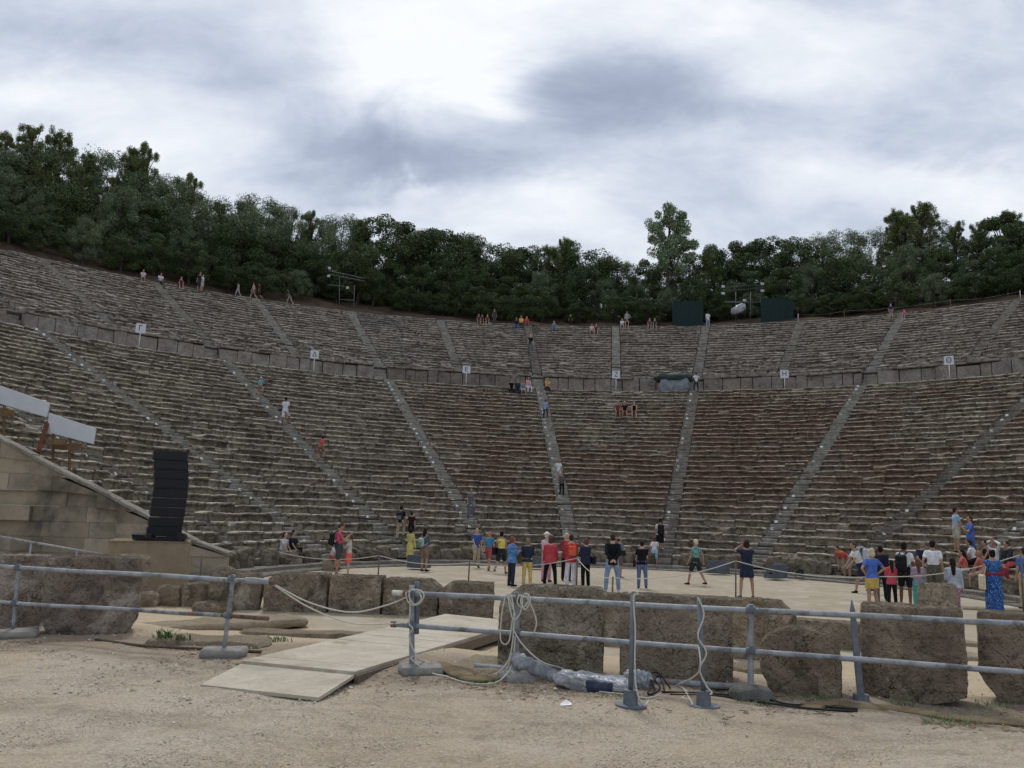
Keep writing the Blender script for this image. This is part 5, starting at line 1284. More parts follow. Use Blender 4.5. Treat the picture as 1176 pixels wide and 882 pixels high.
# white panels on wooden trestles over the left end of the rows
M_WHITE = plain('white_panel', (0.60, 0.61, 0.63), 0.6, 0.06, 2)
M_WOOD = plain('raw_timber', (0.21, 0.135, 0.07), 0.85, 0.3, 8, 0.3); M_RED = plain('red_brown_prop', (0.17, 0.06, 0.035), 0.85, 0.3, 8)
def panel(label, q, Ya, Yb):
    P4 = [at(*q[0], Ya), at(*q[1], Yb), at(*q[2], Yb), at(*q[3], Ya)]
    Rm = math.hypot(P4[2][0]-OX, P4[2][1]-OY)
    t0 = thing('white_panel', label, 'panel', (P4[2][0], P4[2][1], float(np.interp(Rm, PROF_R, PROF_Z))))
    nrm = np.cross(P4[1]-P4[0], P4[3]-P4[0]); nrm /= np.linalg.norm(nrm); nrm = nrm*(1 if nrm[1] > 0 else -1)
    mb = MB(); mb.prism(P4, nrm*0.05); mb.build('board', M_WHITE, t0)
    c = P4[2]*0.85+P4[3]*0.15
    for f, sc, m in ((0.55, 0.3, M_WOOD), (0.92, 0.3, M_WOOD)):
        p = P4[2]*(1-f)+P4[3]*f+nrm*0.12; R_ = math.hypot(p[0]-OX, p[1]-OY)
        mb = MB(); mb.tube([p+(0, 0, 0.2), (p[0], p[1]+0.25, float(np.interp(R_, PROF_R, PROF_Z))-0.2)], 0.05, 4); mb.build('prop', m, t0)
    mb = MB(); p = P4[3]*0.6+P4[2]*0.4+nrm*0.2-np.array([0, 0, 0.32]); mb.box(p, (0.9, 0.12, 0.2)); mb.build('cross_timber', M_WOOD, t0)
    return P4
panel('upper white panel on timber props above the left side wall, cut by the photo edge', [(-40, 429), (57, 463), (53, 479), (-40, 452)], 27.9, 27.5)
panel('lower white panel on timber props above the left side wall', [(56, 474), (110, 492), (107, 510), (54, 496)], 27.6, 27.5)
t0_ = at(47, 505, 27.2); t0 = thing('timber_prop', 'reddish slanting timber prop between the two white panels', 'timber prop', (t0_[0], t0_[1], t0_[2]-0.6))
mb = MB(); mb.tube([at(44, 520, 27.0), at(54, 486, 27.6)], 0.075, 4); mb.build('prop', M_RED, t0)
mb = MB(); mb.box(at(62, 508, 27.4), (0.8, 0.2, 0.16)); mb.build('timber_block', M_WOOD, t0)
# ---- letter signs on the walkway
def text_mesh(ch, size):
    c = bpy.data.curves.new('t', 'FONT'); c.body = ch; c.size = size; c.align_x = 'CENTER'; c.align_y = 'CENTER'; c.extrude = 0.004; c.offset = 0.0
    o = bpy.data.objects.new('t', c); COL.objects.link(o); dg = bpy.context.evaluated_depsgraph_get(); dg.update()
    me = bpy.data.meshes.new_from_object(o.evaluated_get(dg)); bpy.data.objects.remove(o); return me
M_SIGN = plain('white_sign', (0.66, 0.67, 0.69), 0.6, 0.05, 5); M_INK = plain('black_letter', (0.02, 0.02, 0.025), 0.7)
for ch, px, yt, yb in (('\u0393', 161, 372, 394), ('\u0394', 361, 402.5, 422), ('\u0395', 535.5, 420, 441), ('\u0396', 707.5, 426, 446), ('\u0397', 901, 425, 444), ('\u0398', 1090, 409, 430)):
    th, R, z = cavea_hit(px, yb); R = 37.55; p = polar(th, R, WALK_Z)
    dist = math.hypot(p[0], p[1]); hgt = at(px, yt, p[1])[2]-WALK_Z
    x0 = at(px, (yt+yb)/2, p[1])[0]; p[0] = x0
    t0 = thing('letter_sign', 'white square sign board with black Greek letter %s on a thin post' % {'\u0393': 'gamma', '\u0394': 'delta', '\u0395': 'epsilon', '\u0396': 'zeta', '\u0397': 'eta', '\u0398': 'theta'}[ch], 'sign', p, math.atan2(-p[0], p[1])*1.0, 'letter signs along the walkway')
    S = 0.60; mb = MB(); mb.tube([(0, 0.02, -0.1), (0, 0.02, hgt-S*0.5)], 0.030, 8); mb.build('post', M_SIGN, t0, True, (0, 0, 0))
    mb = MB(); mb.box((0, 0, hgt-S/2), (S, 0.03, S), bev=0.006); b = mb.build('board', M_SIGN, t0, False, (0, 0, 0))
    me = text_mesh(ch, 0.50); me.transform(Matrix.Translation((0, -0.0185, hgt-S/2-0.0))@Matrix.Rotation(PI/2, 4, 'X')); me.materials.clear(); me.materials.append(M_INK); me.name = 'letter'; link('letter', me, b)
# ---- tarpaulin covered console on the walkway
th, R, z = cavea_hit(773, 456); p = polar(th, 38.6, WALK_Z-0.05)
t0 = thing('covered_console', 'control desk covered with dark green and pale grey tarpaulin on the walkway', 'covered console', p, -th)
mb = MB(); rock_into(mb, (0, -0.7, 0.50), (2.3, 1.2, 1.2), 0, 12, 0.08, 2.2, 0.4, 1.6, 0.05); mb.build('grey_sheet', plain('pale_tarpaulin', (0.22, 0.235, 0.25), 0.6, 0.35, 3, 0.6), t0, True, (0, 0, 0))
mb = MB(); rock_into(mb, (0, -0.55, 1.15), (2.8, 1.5, 0.7), 0, 12, 0.09, 6.2, 0.7, 1.8, 0.05); mb.build('green_sheet', plain('dark_green_tarpaulin', (0.035, 0.055, 0.045), 0.6, 0.35, 3, 0.6), t0, True, (0, 0, 0))
# ---- lighting frames and screens behind the top row
M_TUBE = plain('scaffold_tube', (0.17, 0.18, 0.20), 0.5, 0.2, 6, 0, 0.3, 0.4); M_LAMP = plain('white_lamp_housing', (0.62, 0.63, 0.64), 0.5, 0.1, 5); M_DARKT = plain('dark_truss', (0.05, 0.055, 0.07), 0.5, 0.2, 6)
def rig(label, ref, R, poles, rails, lamps):
    th, _, _ = cavea_hit(*ref); Y = polar(th, R)[1]; P0_ = at(ref[0], ref[1], Y); gzv = float(hill_z(th, R)); t0 = thing('lighting_frame', label, 'lighting frame', (P0_[0], Y, gzv))
    for (x, y0, y1) in poles:
        a, b = at(x, y0, Y), at(x, y1, Y); b = np.array([b[0], Y, gzv-0.1]); mb = MB(); mb.tube([a, b], 0.034, 8); mb.build('pole', M_TUBE, t0, True)
    for (x0, y0, x1, y1, m) in rails:
        mb = MB(); mb.tube([at(x0, y0, Y-0.08), at(x1, y1, Y-0.08)], 0.042, 8); mb.build('cross_bar', m, t0, True)
    for (x, y) in lamps:
        p = at(x, y, Y-0.16); mb = MB(); mb.box(p, (0.30, 0.26, 0.24), 0.2, 0.3, bev=0.03); l_ = mb.build('floodlight', M_LAMP, t0)
        mb = MB(); mb.box(p+np.array([0, -0.135, -0.03]), (0.22, 0.012, 0.16), 0.2, 0.3); mb.build('lens', M_BOX, l_)
    return t0
rig('scaffold lighting frame with white floodlights on the left, behind the top row', (395, 349), 59.4, [(390, 317, 352), (407, 328, 346)], [(378, 311, 420, 320, M_TUBE), (378, 315, 419, 323, M_TUBE), (376, 327, 396, 329, M_TUBE), (391, 344, 407, 345, M_TUBE)], [(378.5, 308), (377.5, 317), (399, 330.5)])
rig('scaffold lighting frame with dark double truss and corner floodlights, right of the white shirted visitor', (855, 366), 59.8, [(845, 335, 366), (862, 335, 366)], [(830, 330.5, 877, 326.5, M_DARKT), (830, 334.5, 877, 331.0, M_DARKT), (832, 347, 876, 347, M_TUBE)], [(830.5, 329), (830.5, 337), (875.5, 326), (875.5, 334), (855, 345)])
th, _, _ = cavea_hit(850, 366); Y = polar(th, 59.2)[1]; P0_ = at(848, 355, Y); zg = float(hill_z(th, 59.2))
t0 = thing('wrapped_spotlight', 'big spotlight wrapped in silver plastic on a stand under the dark truss', 'spotlight', (P0_[0], Y, zg))
mb = MB(); mb.tube([(0, 0, 0), (0, 0, 0.8)], 0.05, 8); mb.build('stand', M_DARKT, t0, True, (0, 0, 0))
mb = MB(); rock_into(mb, (0, 0, P0_[2]-zg), (1.45, 0.7, 0.75), 0, 10, 0.08, 5.5, 0.75, 2.6, 0.06); R_ = Matrix.Rotation(-0.5, 4, 'Y')
o = mb.build('plastic_wrap', plain('silver_plastic', (0.36, 0.37, 0.39), 0.4, 0.4, 4, 0.8), t0, True, (0, 0, 0)); o.data.transform(Matrix.Translation((0, 0, P0_[2]-zg))@R_@Matrix.Translation((0, 0, -(P0_[2]-zg))))
M_SCR = plain('dark_green_screen', (0.016, 0.034, 0.033), 0.8, 0.25, 4, 0.15); M_SCRF = plain('screen_frame', (0.02, 0.03, 0.03), 0.6)
for (x0, x1, y0, y1), lb in (((772.5, 807.5, 345.5, 373), 'dark green windbreak screen left of the white shirted visitor on the top row'), ((874.5, 911.5, 343, 368), 'dark green windbreak screen right of the lighting frame')):
    th, _, _ = cavea_hit((x0+x1)/2, y1); Y = polar(th, 59.0)[1]
    a, b = at(x0, y1, Y), at(x1, y1, Y); tz = at((x0+x1)/2, y0, Y)[2]; zg = float(hill_z(th, 59.0))-0.1
    t0 = thing('windbreak_screen', lb, 'screen', ((a[0]+b[0])/2, Y, zg), 0, 'dark green windbreak screens')
    w = b[0]-a[0]; mb = MB()
    n = 24; V = []
    for i in range(n+1):
        x = -w/2+w*i/n; y = 0.02*math.sin(i*1.9)
        for z in (0.05, (tz-zg)*0.5, tz-zg): V.append((x, y-0.0, z))
        for z in (tz-zg, (tz-zg)*0.5, 0.05): V.append((x, y+0.03, z))
    mb.add(V, [(i*6+j, (i+1)*6+j, (i+1)*6+(j+1) % 6, i*6+(j+1) % 6) for i in range(n) for j in range(6)]+[tuple(range(6)), tuple(range(n*6+5, n*6-1, -1))]); mb.build('fabric', M_SCR, t0, False, (0, 0, 0))
    for x in (-w/2, 0, w/2): mb = MB(); mb.tube([(x, 0.08, 0), (x, 0.08, tz-zg)], 0.04, 6); mb.build('post', M_SCRF, t0, True, (0, 0, 0))
# low rope fence posts behind the top row on the right
for q, (px, py) in enumerate(((949, 362), (1012, 358), (1087, 356), (1167, 345))):
    th, R, z = cavea_hit(px, py); p = polar(th, 58.2, 21.75)
    t0 = thing('fence_post', 'short pale fence post behind the top row, '+['nearest the dark screens', 'left of the navy dressed visitor', 'between the last two upper stairs', 'at the rightmost upper stair'][q], 'fence post', p, 0, 'fence posts behind the top row')
    mb = MB(); mb.tube([(0, 0, -0.2), (0, 0, 0.95)], 0.026, 8); mb.build('post', M_SIGN if q in (0, 3) else M_WOOD, t0, True, (0, 0, 0)); mb = MB(); mb.tube([(0, 0, 0.95), (0, 0, 0.98)], 0.05, 8); mb.build('cap', M_WOOD, t0, True, (0, 0, 0))
    if q: 
        P2_ = p+np.array([0, 0, 0.85]); rope('pale rope of the top row fence, span %s' % ['', 'beside the dark screens', 'right of the navy dressed visitor', 'above the last upper stairs'][q], [[PREV, PREV*0.5+P2_*0.5-np.array([0, 0, .18]), P2_]], 0.005, 'fence_rope', 'rope')
    PREV = p+np.array([0, 0, 0.85])
# thin rods standing in the seat rows (cable and microphone stakes)
M_ROD = plain('pale_rod', (0.27, 0.27, 0.25), 0.6)
RODS = [(218, 496, 'left of and below the gamma sign'), (254, 480, 'below the teal shirted visitor, far left'), (262, 532, 'right of the loudspeaker column'), (351, 500, 'beside the climber in red'), (419, 500, 'far below the delta sign'), (312, 520, 'below the man in white shorts'), (420, 604, 'above the man in the pink shirt'), (623, 511, 'below the blue shirted climber'), (706, 514, 'below the three visitors in red'), (849, 516, 'right of the stairs below the covered console'), (928, 514, 'left of the stairs below the eta sign'), (960, 514, 'right of the stairs below the eta sign'), (1029, 512, 'below the theta sign, to its left'), (1107, 511, 'below the theta sign, to its right'), (1138, 508, 'close to the rightmost lower stairs')]
for px, py, lb in RODS:
    th, R, z = cavea_hit(px, py); Ri, zi, tr, rs = row_of(R); q_, th = on_ring(px, py, Ri+0.2, polar(th, R)); p = np.array([q_[0], q_[1], zi-0.01])
    t0 = thing('metal_rod', 'thin pale rod standing in the seat rows '+lb, 'rod', p, 0, 'thin rods in the seat rows')
    mb = MB(); mb.tube([(0, 0, 0), (0, 0, 0.90)], 0.011, 6); mb.build('rod', M_ROD, t0, True, (0, 0, 0)); mb = MB(); mb.box((0, 0, 0.015), (0.45, 0.25, 0.03), -th); mb.build('foot_plate', M_ROD, t0, False, (0, 0, 0))
# ------------------------------------------------------------------ THE VISITORS
def stripe_mat(name, c1, c2, scale, axis='X'):
    t = NT(name).set(0.9, 0, 0.2); v = t.coord('Object'); w = t.n('ShaderNodeTexWave'); w.bands_direction = axis; w.inputs['Scale'].default_value = scale; w.inputs['Distortion'].default_value = 0.6; t.l(v, w.inputs['Vector'])
    t.col(t.ramp(w.outputs['Fac'], [(0.35, lin(c1)), (0.6, lin(c2))])); return t.m
def print_mat(name, c1, c2, c3, scale):
    t = NT(name).set(0.9, 0, 0.2); v = t.coord('Object'); f = t.noise(v, scale, 3, 0.6, 1.5); g = t.noise(v, scale*1.7, 2, 0.5, 1.0)
    b = t.ramp(f, [(0.46, lin(c1)), (0.52, lin(c2))]); b = t.mix(b, lin(c3), t.ramp(g, [(0.58, 0.0), (0.62, 1.0)])); t.col(b); return t.m
M_STRIPE = stripe_mat('striped_cotton', '7f8fb0', '3a4868', 14); M_FLORAL = print_mat('blue_floral', '223f74', '2f5c9c', '86a8cc', 16)
M_PURP = stripe_mat('purple_stripe_knit', '5a2f52', 'c9b8c8', 9, 'Z'); M_LEGG = print_mat('patterned_leggings', '8a2f74', 'b05a9a', 'd9c2d6', 22); M_GREENP = print_mat('green_print', '3f7f74', '8fb8ae', '2a4f52', 14); M_DENIM = print_mat('denim_wash', '4a73a6', '6f97c4', '3a5d8c', 9)
M_BLKW = stripe_mat('black_white_stripe', 'd0d0d2', '22242a', 6, 'Z')
def PO(label, px, yh, yf, face, H=None, z=0.0, **kw):
    p = ground(px, yf, z); h = at(px, yh, p[1])[2]-z
    h = H if H else max(1.0, min(1.88, h*1.01))
    return make_person(label, p, h, face, **kw)
def PT(label, px, yh, yf, face=None, dface=0, H=None, near=False, **kw):
    th, R, z = cavea_hit(px, yf); Ri, zi, tr, rs = row_of(R); 
    if R > 57.3: Ri, zi = 57.5, 21.72
    q, th = on_ring(px, yf, Ri+0.30, polar(th, R)); p = np.array([q[0], q[1], zi])
    h = at(px, yh, p[1])[2]-p[2]; h = H if H else max(1.25, min(1.85, h))
    f = (180+math.degrees(th)+dface) if face is None else face
    return make_person(label, p, h, f, near=near, **kw)
def PS(label, px, ys, dface=0, H=1.68, near=False, legs='sit', dR=0.0, row=None, **kw):
    th, R, z = cavea_hit(px, ys); Ri, zi, tr, rs = row_of(R)
    Rs = 37.35 if 38 < R < 40.8 else Ri+0.22+dR
    q, th = on_ring(px, ys, Rs, polar(th, R)); p = np.array([q[0], q[1], (WALK_Z if 38 < R < 40.8 else zi)-rs])
    if 38 < R < 40.8: rs = HL
    return make_person(label, p, H, 180+math.degrees(th)+dface, seat=rs, legs=legs, near=near, **kw)
# ---- left part of the orchestra
a = ground(321, 653); 
make_person('seated woman with dark red hair in white top and black trousers, far left', a+np.array([0, 0.2, 0]), 1.64, 105, legs='sit', seat=0.48, arms=('lap', 'lap'), lean=8, head=(0, 20), top=('tee', 'd2cdd2', 'short'), bottom=('trousers', '1d1e24'), hair=('bob', '45201f'), shoes='1a1a1c')
a2 = ground(331, 653)
P2 = make_person('seated man in dark navy shirt with black bag on his lap, left', a2+np.array([0, 0.3, 0]), 1.76, 110, legs='sit', seat=0.50, arms=('lap', 'lap'), lean=6, top=('tee', '1e2431', 'short'), bottom=('trousers', '1f2430'), hair=('short', '2a1c18'), skin='m', fem=False, shoes='1c1c1c')
mb = MB(); rock_into(mb, (0, 0, 0), (0.9, 1.5, 0.5), 0.4, 9, 0.05, 4.4, 0.35, 2.0, 0.03); c_ = (a+a2)/2+np.array([0.05, 0.42, 0.20]); tag(link('stone_block', mb.mesh('stone_block', M_RUB, True), None, c_), 'low worn stone the left couple sits on', 'stone block')
handbag(P2, 'small black bag on the lap of the seated man in navy', '15161a', (0.02, 0.34, 0.96), (0.0, 0.12, 1.30), 0.28, 0.2, 0.12, 'lap_bag')
P = PO('man in bright pink T-shirt and grey shorts looking down, left', 387, 601, 661, 78, fem=False, legs='stand', arms=('phone', 'phone'), head=(28, 0), top=('tee', 'd8486a', 'short'), bottom=('shorts', '45474f'), hair=('short', '5a3424'), skin='m', shoes='8a7a6a')
backpack(P, 'black backpack on the man in pink', '191b20')
PO('girl in pale top and orange skirt facing the man in pink', 399, 614, 661, 262, legs='close', arms=('phone', 'chest'), top=('tee', 'c2b6ae', 'short'), bottom=('skirt', 'ee5a38', 0.55), hair=('pony', '6e3527'), skin='l', shoes='a5522e')
a = ground(372, 657); make_person('dark haired child in white T-shirt and red shorts bending beside the man in pink', a+np.array([0.1, 0.7, 0.0]), 1.30, 120, legs='sit', seat=0.42, arms=('reach', 'reach'), lean=28, top=('tee', 'd0cfd0', 'short'), bottom=('shorts', 'a84a44'), hair=('bob', '231a18'), skin='m', shoes='5a3a2c')
mb = MB(); rock_into(mb, (0, 0, 0), (0.6, 0.6, 0.5), 0.1, 8, 0.05, 8.4, 0.35, 2.0, 0.03); tag(link('stone_block', mb.mesh('stone_block', M_RUB, True), None, a+np.array([0.08, 0.82, 0.15])), 'small worn stone under the bending child', 'stone block')
P = PT('person in black shirt and khaki trousers climbing the first rows', 459, 581, 617, 8, near=True, fem=False, legs='step', arms=('down', 'downf'), lean=6, top=('tee', '1a1c22', 'short'), bottom=('trousers', 'a89a82'), hair=('short', '1b1512'), skin='m')
backpack(P, 'dark backpack with pale label on the climber in khaki trousers', '23262c', '6a6c72')
PT('boy in dark maroon T-shirt and black shorts on the first rows', 471.5, 592, 621, 5, near=True, fem=False, arms=('down', 'down'), top=('tee', '33191f', 'short'), bottom=('shorts', '1d1e24'), hair=('short', '1d1512'), skin='m')
PO('woman in yellow dress standing at the orchestra rim', 470, 612, 650, 20, H=1.58, legs='close', arms=('chest', 'down'), wide=0.86, top=('dress', 'cbbf58', 'long'), bottom=('none', '0', 0.42), hair=('bob', '2a201c'), skin='m', shoes='c9c3b8')
P = PO('seated woman in grey green top with backpack near the dark wedge loudspeaker', 487, 612, 656, 40, H=1.62, z=0.0, legs='stand', arms=('chest', 'chest'), top=('tee', '566463', 'long'), bottom=('shorts', '8a6a5c'), hair=('long', '1f1815'), skin='m')
backpack(P, 'pale patterned backpack on the woman in grey green', '9fb0ae', '5c8a88', 0.28, 0.36)
# ---- centre
PT('woman in grey top and jeans coming down the stairs', 540, 561, 593, near=True, legs='stepl', arms=('down', 'downf'), top=('tee', '6a686e', 'short'), bottom=('trousers', '5c6e88'), hair=('long', '33231c'), skin='m')
PO('bald man in royal blue polo and khaki trousers with one knee raised', 546, 607, 652, 165, fem=False, legs='step', arms=('down', 'knees'), lean=6, top=('tee', '2f4fa8', 'short'), bottom=('trousers', 'b3a284'), hair=('fringe', 'b8aea4'), skin='l', shoes='2b2a2e')
PO('woman in teal blue T-shirt and red shorts stepping sideways', 561, 610, 655, 200, legs='walk', arms=('down', 'downf'), top=('tee', '2f86b0', 'short'), bottom=('shorts', 'a8434a'), hair=('bob', 'a0623e'), skin='m', shoes='4a3428')
P = PO('woman in bright yellow tank top with bare legs, dark hair tied up', 575, 610, 659, 20, legs='walk2', arms=('down', 'chest'), top=('tank', 'ecd84a', None), bottom=('shorts', '2a2a30'), hair=('bun', '1c1614'), skin='m', shoes='6a5a4a')
handbag(P, 'big black shoulder bag of the woman in yellow tank top', '16171b', (-0.25, -0.10, 0.80), (0.05, -0.05, 1.48), 0.36, 0.32, 0.14)
PO('woman in washed denim jacket with reddish hair, centre', 587, 617, 673, 60, arms=('chest', 'chest'), top=('jacket', '5d86bb', 'long', M_DENIM), bottom=('trousers', '2b3340'), hair=('bob', '8a4a32'), skin='m', wide=1.12, shoes='1c1c20')
P = PO('woman in navy top and mustard yellow trousers', 605, 619, 673, 8, arms=('down', 'phone'), top=('tee', '28304a', 'half'), bottom=('trousers', 'd6b64e'), hair=('bob', '8f7658'), skin='m', wide=1.1)
handbag(P, 'olive brown bag beside the woman in mustard trousers', '5d5238', (-0.30, 0.02, 0.82), (-0.12, 0.0, 1.46), 0.26, 0.36, 0.14)
PO('person in pale pink shirt and pink trousers with white hat', 627, 612, 668, 30, arms=('chest', 'down'), top=('shirt', 'dcb0c0', 'long'), bottom=('trousers', 'cc8aa0'), hair=('short', 'cfc8c2'), hat=('hat', 'ded9d0'), skin='l')
PO('brown haired woman in plain red jacket and black trousers', 631.5, 617, 673, 0, arms=('downf', 'downf'), legs='wide', top=('jacket', 'c42f40', 'long'), bottom=('trousers', '17181d'), hair=('bob', '5a3a28'), wide=1.12)
PO('blond woman facing the camera behind the red jackets', 650, 613, 667, 170, arms=('chest', 'chest'), top=('jacket', '9e2635', 'long'), bottom=('trousers', '1b1b22'), hair=('bob', 'd2bfa0'), skin='l')
P = PO('woman in red jacket and white trousers carrying an orange backpack', 655, 615, 674, -8, arms=('chest', 'chest'), legs='stand', top=('jacket', 'bf2e3c', 'long'), bottom=('trousers', 'd8d4de'), hair=('short', '43281c'), wide=1.12, shoes='d8d2c8')
backpack(P, 'small orange and pink backpack on a red jacket', 'e0572f', 'c46a5c', 0.28, 0.36, 0.14, 1.22)
P = PO('woman in navy jacket and black trousers looking left', 672, 619, 675, -35, arms=('chest', 'chest'), top=('jacket', '262c44', 'long'), bottom=('trousers', '16171c'), hair=('bob', '6a4630'), wide=1.1)
handbag(P, 'black shoulder bag with white strap on the navy jacket', '20232b', (0.27, -0.08, 0.84), (-0.05, -0.02, 1.48), 0.32, 0.28, 0.13)
PO('man in black pullover and blue jeans with hands clasped behind his back', 703, 614, 680, 0, fem=False, legs='wide', arms=('behind', 'behind'), top=('jacket', '15171e', 'long'), bottom=('trousers', '7690b4'), hair=('short', '3a2e28'), skin='l', shoes='b9b4ac')
P = PO('bald man in grey blue T-shirt behind the man in black pullover', 711, 617, 664, 60, fem=False, arms=('down', 'chest'), top=('tee', '64798c', 'short'), bottom=('shorts', '6a5a50'), hair=('fringe', '4a3a30'), skin='m', wide=1.1)
handbag(P, 'dark sling bag of the bald man in grey blue', '1c222e', (0.22, 0.05, 0.95), (-0.12, 0.0, 1.46), 0.24, 0.22, 0.10)
P = PO('woman in black top and vertically striped blue trousers', 737, 622, 676, 10, legs='rest', arms=('down', 'chest'), top=('tee', '17181e', 'short'), bottom=('trousers', '5a6b90', None, M_STRIPE), hair=('short', '2a1d18'), wide=1.06, shoes='1c1c20')
handbag(P, 'black handbag hanging by the striped trousers', '191a1d', (-0.28, 0.0, 0.78), (-0.16, 0.0, 1.42), 0.24, 0.26, 0.10)
PO('child in white T-shirt and light blue shorts with brown hair', 751.5, 617, 653, 5, legs='stand', arms=('down', 'down'), top=('tee', 'd6d4d6', 'short'), bottom=('shorts', '8fb4d4'), hair=('bob', '6a3f28'), skin='m', shoes='1d1d20')
P = PT('woman in black skirt climbing onto the lowest row of the stairs', 758, 601, 641, 0, near=True, legs='step', arms=('down', 'downf'), top=('tee', 'c9c6cc', 'short'), bottom=('skirt', '1a1b20', 0.55), hair=('short', '201815'), skin='m', H=1.66)
backpack(P, 'long black backpack on the woman in black skirt', '1b1a20', None, 0.32, 0.52)
PO('woman with short pale hair in green print top walking away', 799, 619, 672, -40, legs='walk', arms=('downf', 'swingb'), top=('tee', '4f8f84', 'short', M_GREENP), bottom=('shorts', '2c3036'), hair=('short', 'd2c8a8'), skin='m', shoes='3a2c26')
PO('woman in short navy dress photographing with raised arms', 858, 621, 687, -5, legs='wide', arms=('face', 'face'), top=('dress', '242c46', 'short'), bottom=('none', '0', 0.62), hair=('bob', '35231c'), skin='m', shoes='6a4a3a', wide=1.06)
# ---- right part
PO('man in orange red T-shirt bending forward, right', 974, 618, 668, 250, H=1.72, fem=False, lean=62, head=(-20, 0), legs='rest', arms=('reach', 'reach'), top=('tee', 'd0412f', 'short'), bottom=('shorts', '9a9284'), hair=('short', '4a3326'), skin='m')
P = PO('man in white T-shirt and navy shorts leaning over, right', 990, 620, 681, 265, H=1.78, fem=False, lean=24, legs='walk', arms=('reach', 'reach'), top=('tee', 'd6d8dc', 'short'), bottom=('shorts', '252c44'), hair=('short', '4a443f'), skin='m', shoes='1a1a1d')
backpack(P, 'grey and white backpack of the leaning man', 'b9bec6', '8a909a')
PO('woman in blue top and mustard skirt with hands on hips', 1003, 631, 704, -15, legs='rest', arms=('hip', 'hip'), top=('tee', '3a66c4', 'short'), bottom=('skirt', 'c2a63c', 0.66), hair=('bob', 'cbb493'), skin='m', shoes='a08468')
PO('dark haired person in navy jacket behind the mustard skirt', 1013, 628, 690, 20, arms=('chest', 'down'), top=('jacket', '1d2238', 'long'), bottom=('trousers', '191b22'), hair=('short', '1d1614'), skin='d')
PO('girl in pinkish red jacket and black trousers, seen from behind', 1025, 644, 696, 5, legs='stand', arms=('chest', 'chest'), top=('jacket', 'cf2d4c', 'long'), bottom=('trousers', '17181d'), hair=('long', '33221c'), skin='m')
P = PO('young man in white T-shirt and black shorts beside the girl in pinkish red', 1041, 624, 696, 48, fem=False, legs='stand', arms=('down', 'downf'), top=('tee', 'd9d9de', 'short'), bottom=('shorts', '1f2024'), hair=('short', '1d1613'), skin='d', shoes='2b2b2e')
backpack(P, 'black backpack on the young man in white', '17191f')
PO('girl in purple striped jumper and teal trousers', 1056, 643, 701, 8, arms=('chest', 'downf'), top=('tee', '6a3a60', 'long', M_PURP), bottom=('trousers', '2f9a94'), hair=('long', '6b4630'), skin='m')
PO('man in dark navy T-shirt with hands joined behind', 1062, 623, 682, 15, fem=False, arms=('behind', 'behind'), top=('tee', '1f2740', 'short'), bottom=('trousers', '8f8a80'), hair=('short', '8a7a70'), skin='m')
PO('young man in tight white T-shirt and olive shorts, right', 1074, 622, 692, 38, fem=False, arms=('swingb', 'down'), top=('tee', 'e2e2e8', 'short'), bottom=('shorts', '5a5a48'), hair=('short', '241a16'), skin='m')
PO('girl with long dark hair, grey sweater and patterned purple leggings', 1097, 642, 711, 18, legs='close', arms=('chest', 'down'), top=('tee', 'a9b0bc', 'long'), bottom=('leggings', '9a3f86', None, M_LEGG), hair=('long', '2a1b17'), skin='m', shoes='2a2226')
PT('man in light blue shirt and khaki shorts standing on the rows, right', 1100, 591, 641, 95, near=True, fem=False, arms=('down', 'downf'), top=('tee', '9fc0e2', 'short'), bottom=('shorts', 'b8ac98'), hair=('short', '2f221c'), skin='m', H=1.74)
PT('man in royal blue T-shirt facing the light blue shirt', 1116, 592, 643, 275, near=True, fem=False, arms=('phone', 'down'), top=('tee', '3d64c0', 'short'), bottom=('shorts', '3a5aa8'), hair=('short', '5a2e20'), skin='m', H=1.74)
PS('seated woman in white T-shirt and black skirt leaning forward, right', 1121, 645, 60, near=True, lean=18, arms=('knees', 'knees'), top=('tee', 'dcdce0', 'short'), bottom=('skirt', '17181c'), hair=('short', '3a2018'), skin='m', dR=-0.2)
PS('seated woman with long dark hair in coral top and white shorts', 1110, 668, 50, near=True, lean=10, arms=('knees', 'lap'), top=('tee', 'd2604e', 'short'), bottom=('shorts', 'd8d0c8'), hair=('long', '2a1a16'), skin='m', dR=-0.2)
PS('seated woman with reddish blond hair in coral top', 1130, 664, 55, near=True, lean=14, arms=('knees', 'knees'), top=('tee', 'c2604e', 'short'), bottom=('shorts', 'b08a74'), hair=('bob', 'a8744a'), skin='m', dR=-0.2)
PS('seated person in white shirt with both arms raised to the head', 1143, 650, 0, near=True, arms=('head', 'head'), top=('shirt', 'e0e2e8', 'long'), bottom=('trousers', 'c2c0c0'), hair=('short', '3a2a22'), skin='m')
PS('seated person in charcoal hoodie and red shorts', 1160, 650, 0, near=True, arms=('lap', 'lap'), lean=10, top=('jacket', '33353b', 'long'), bottom=('shorts', 'd0463e'), hair=('short', '3a261e'), skin='m', fem=False)
PS('seated person in sunglasses and dark vest behind the coral tops', 1136, 652, 10, near=True, arms=('knees', 'knees'), lean=12, top=('tank', '24252b', None), bottom=('shorts', '8a8278'), hair=('short', '241a16'), skin='m')
P = PO('woman in long blue floral dress with red shawl, hair in a dark bun', 1143, 633, 706, 5, legs='close', arms=('down', 'out'), top=('dress', '2a4a86', None, M_FLORAL), bottom=('none', '0', 0.10), hair=('bun', '1d1614'), skin='m', wide=1.15, extra='shawl')
handbag(P, 'cream cloth tote bag beside the blue floral dress', 'd2c4a8', (-0.30, 0.0, 0.66), (-0.14, 0.0, 1.46), 0.32, 0.42, 0.08, 'tote_bag')
PO('man in blue shirt and khaki trousers cut by the right edge', 1180, 630, 700, 0, fem=False, top=('tee', '3468b8', 'short'), bottom=('trousers', 'b49a6a'), hair=('short', '3a2a22'), skin='m')
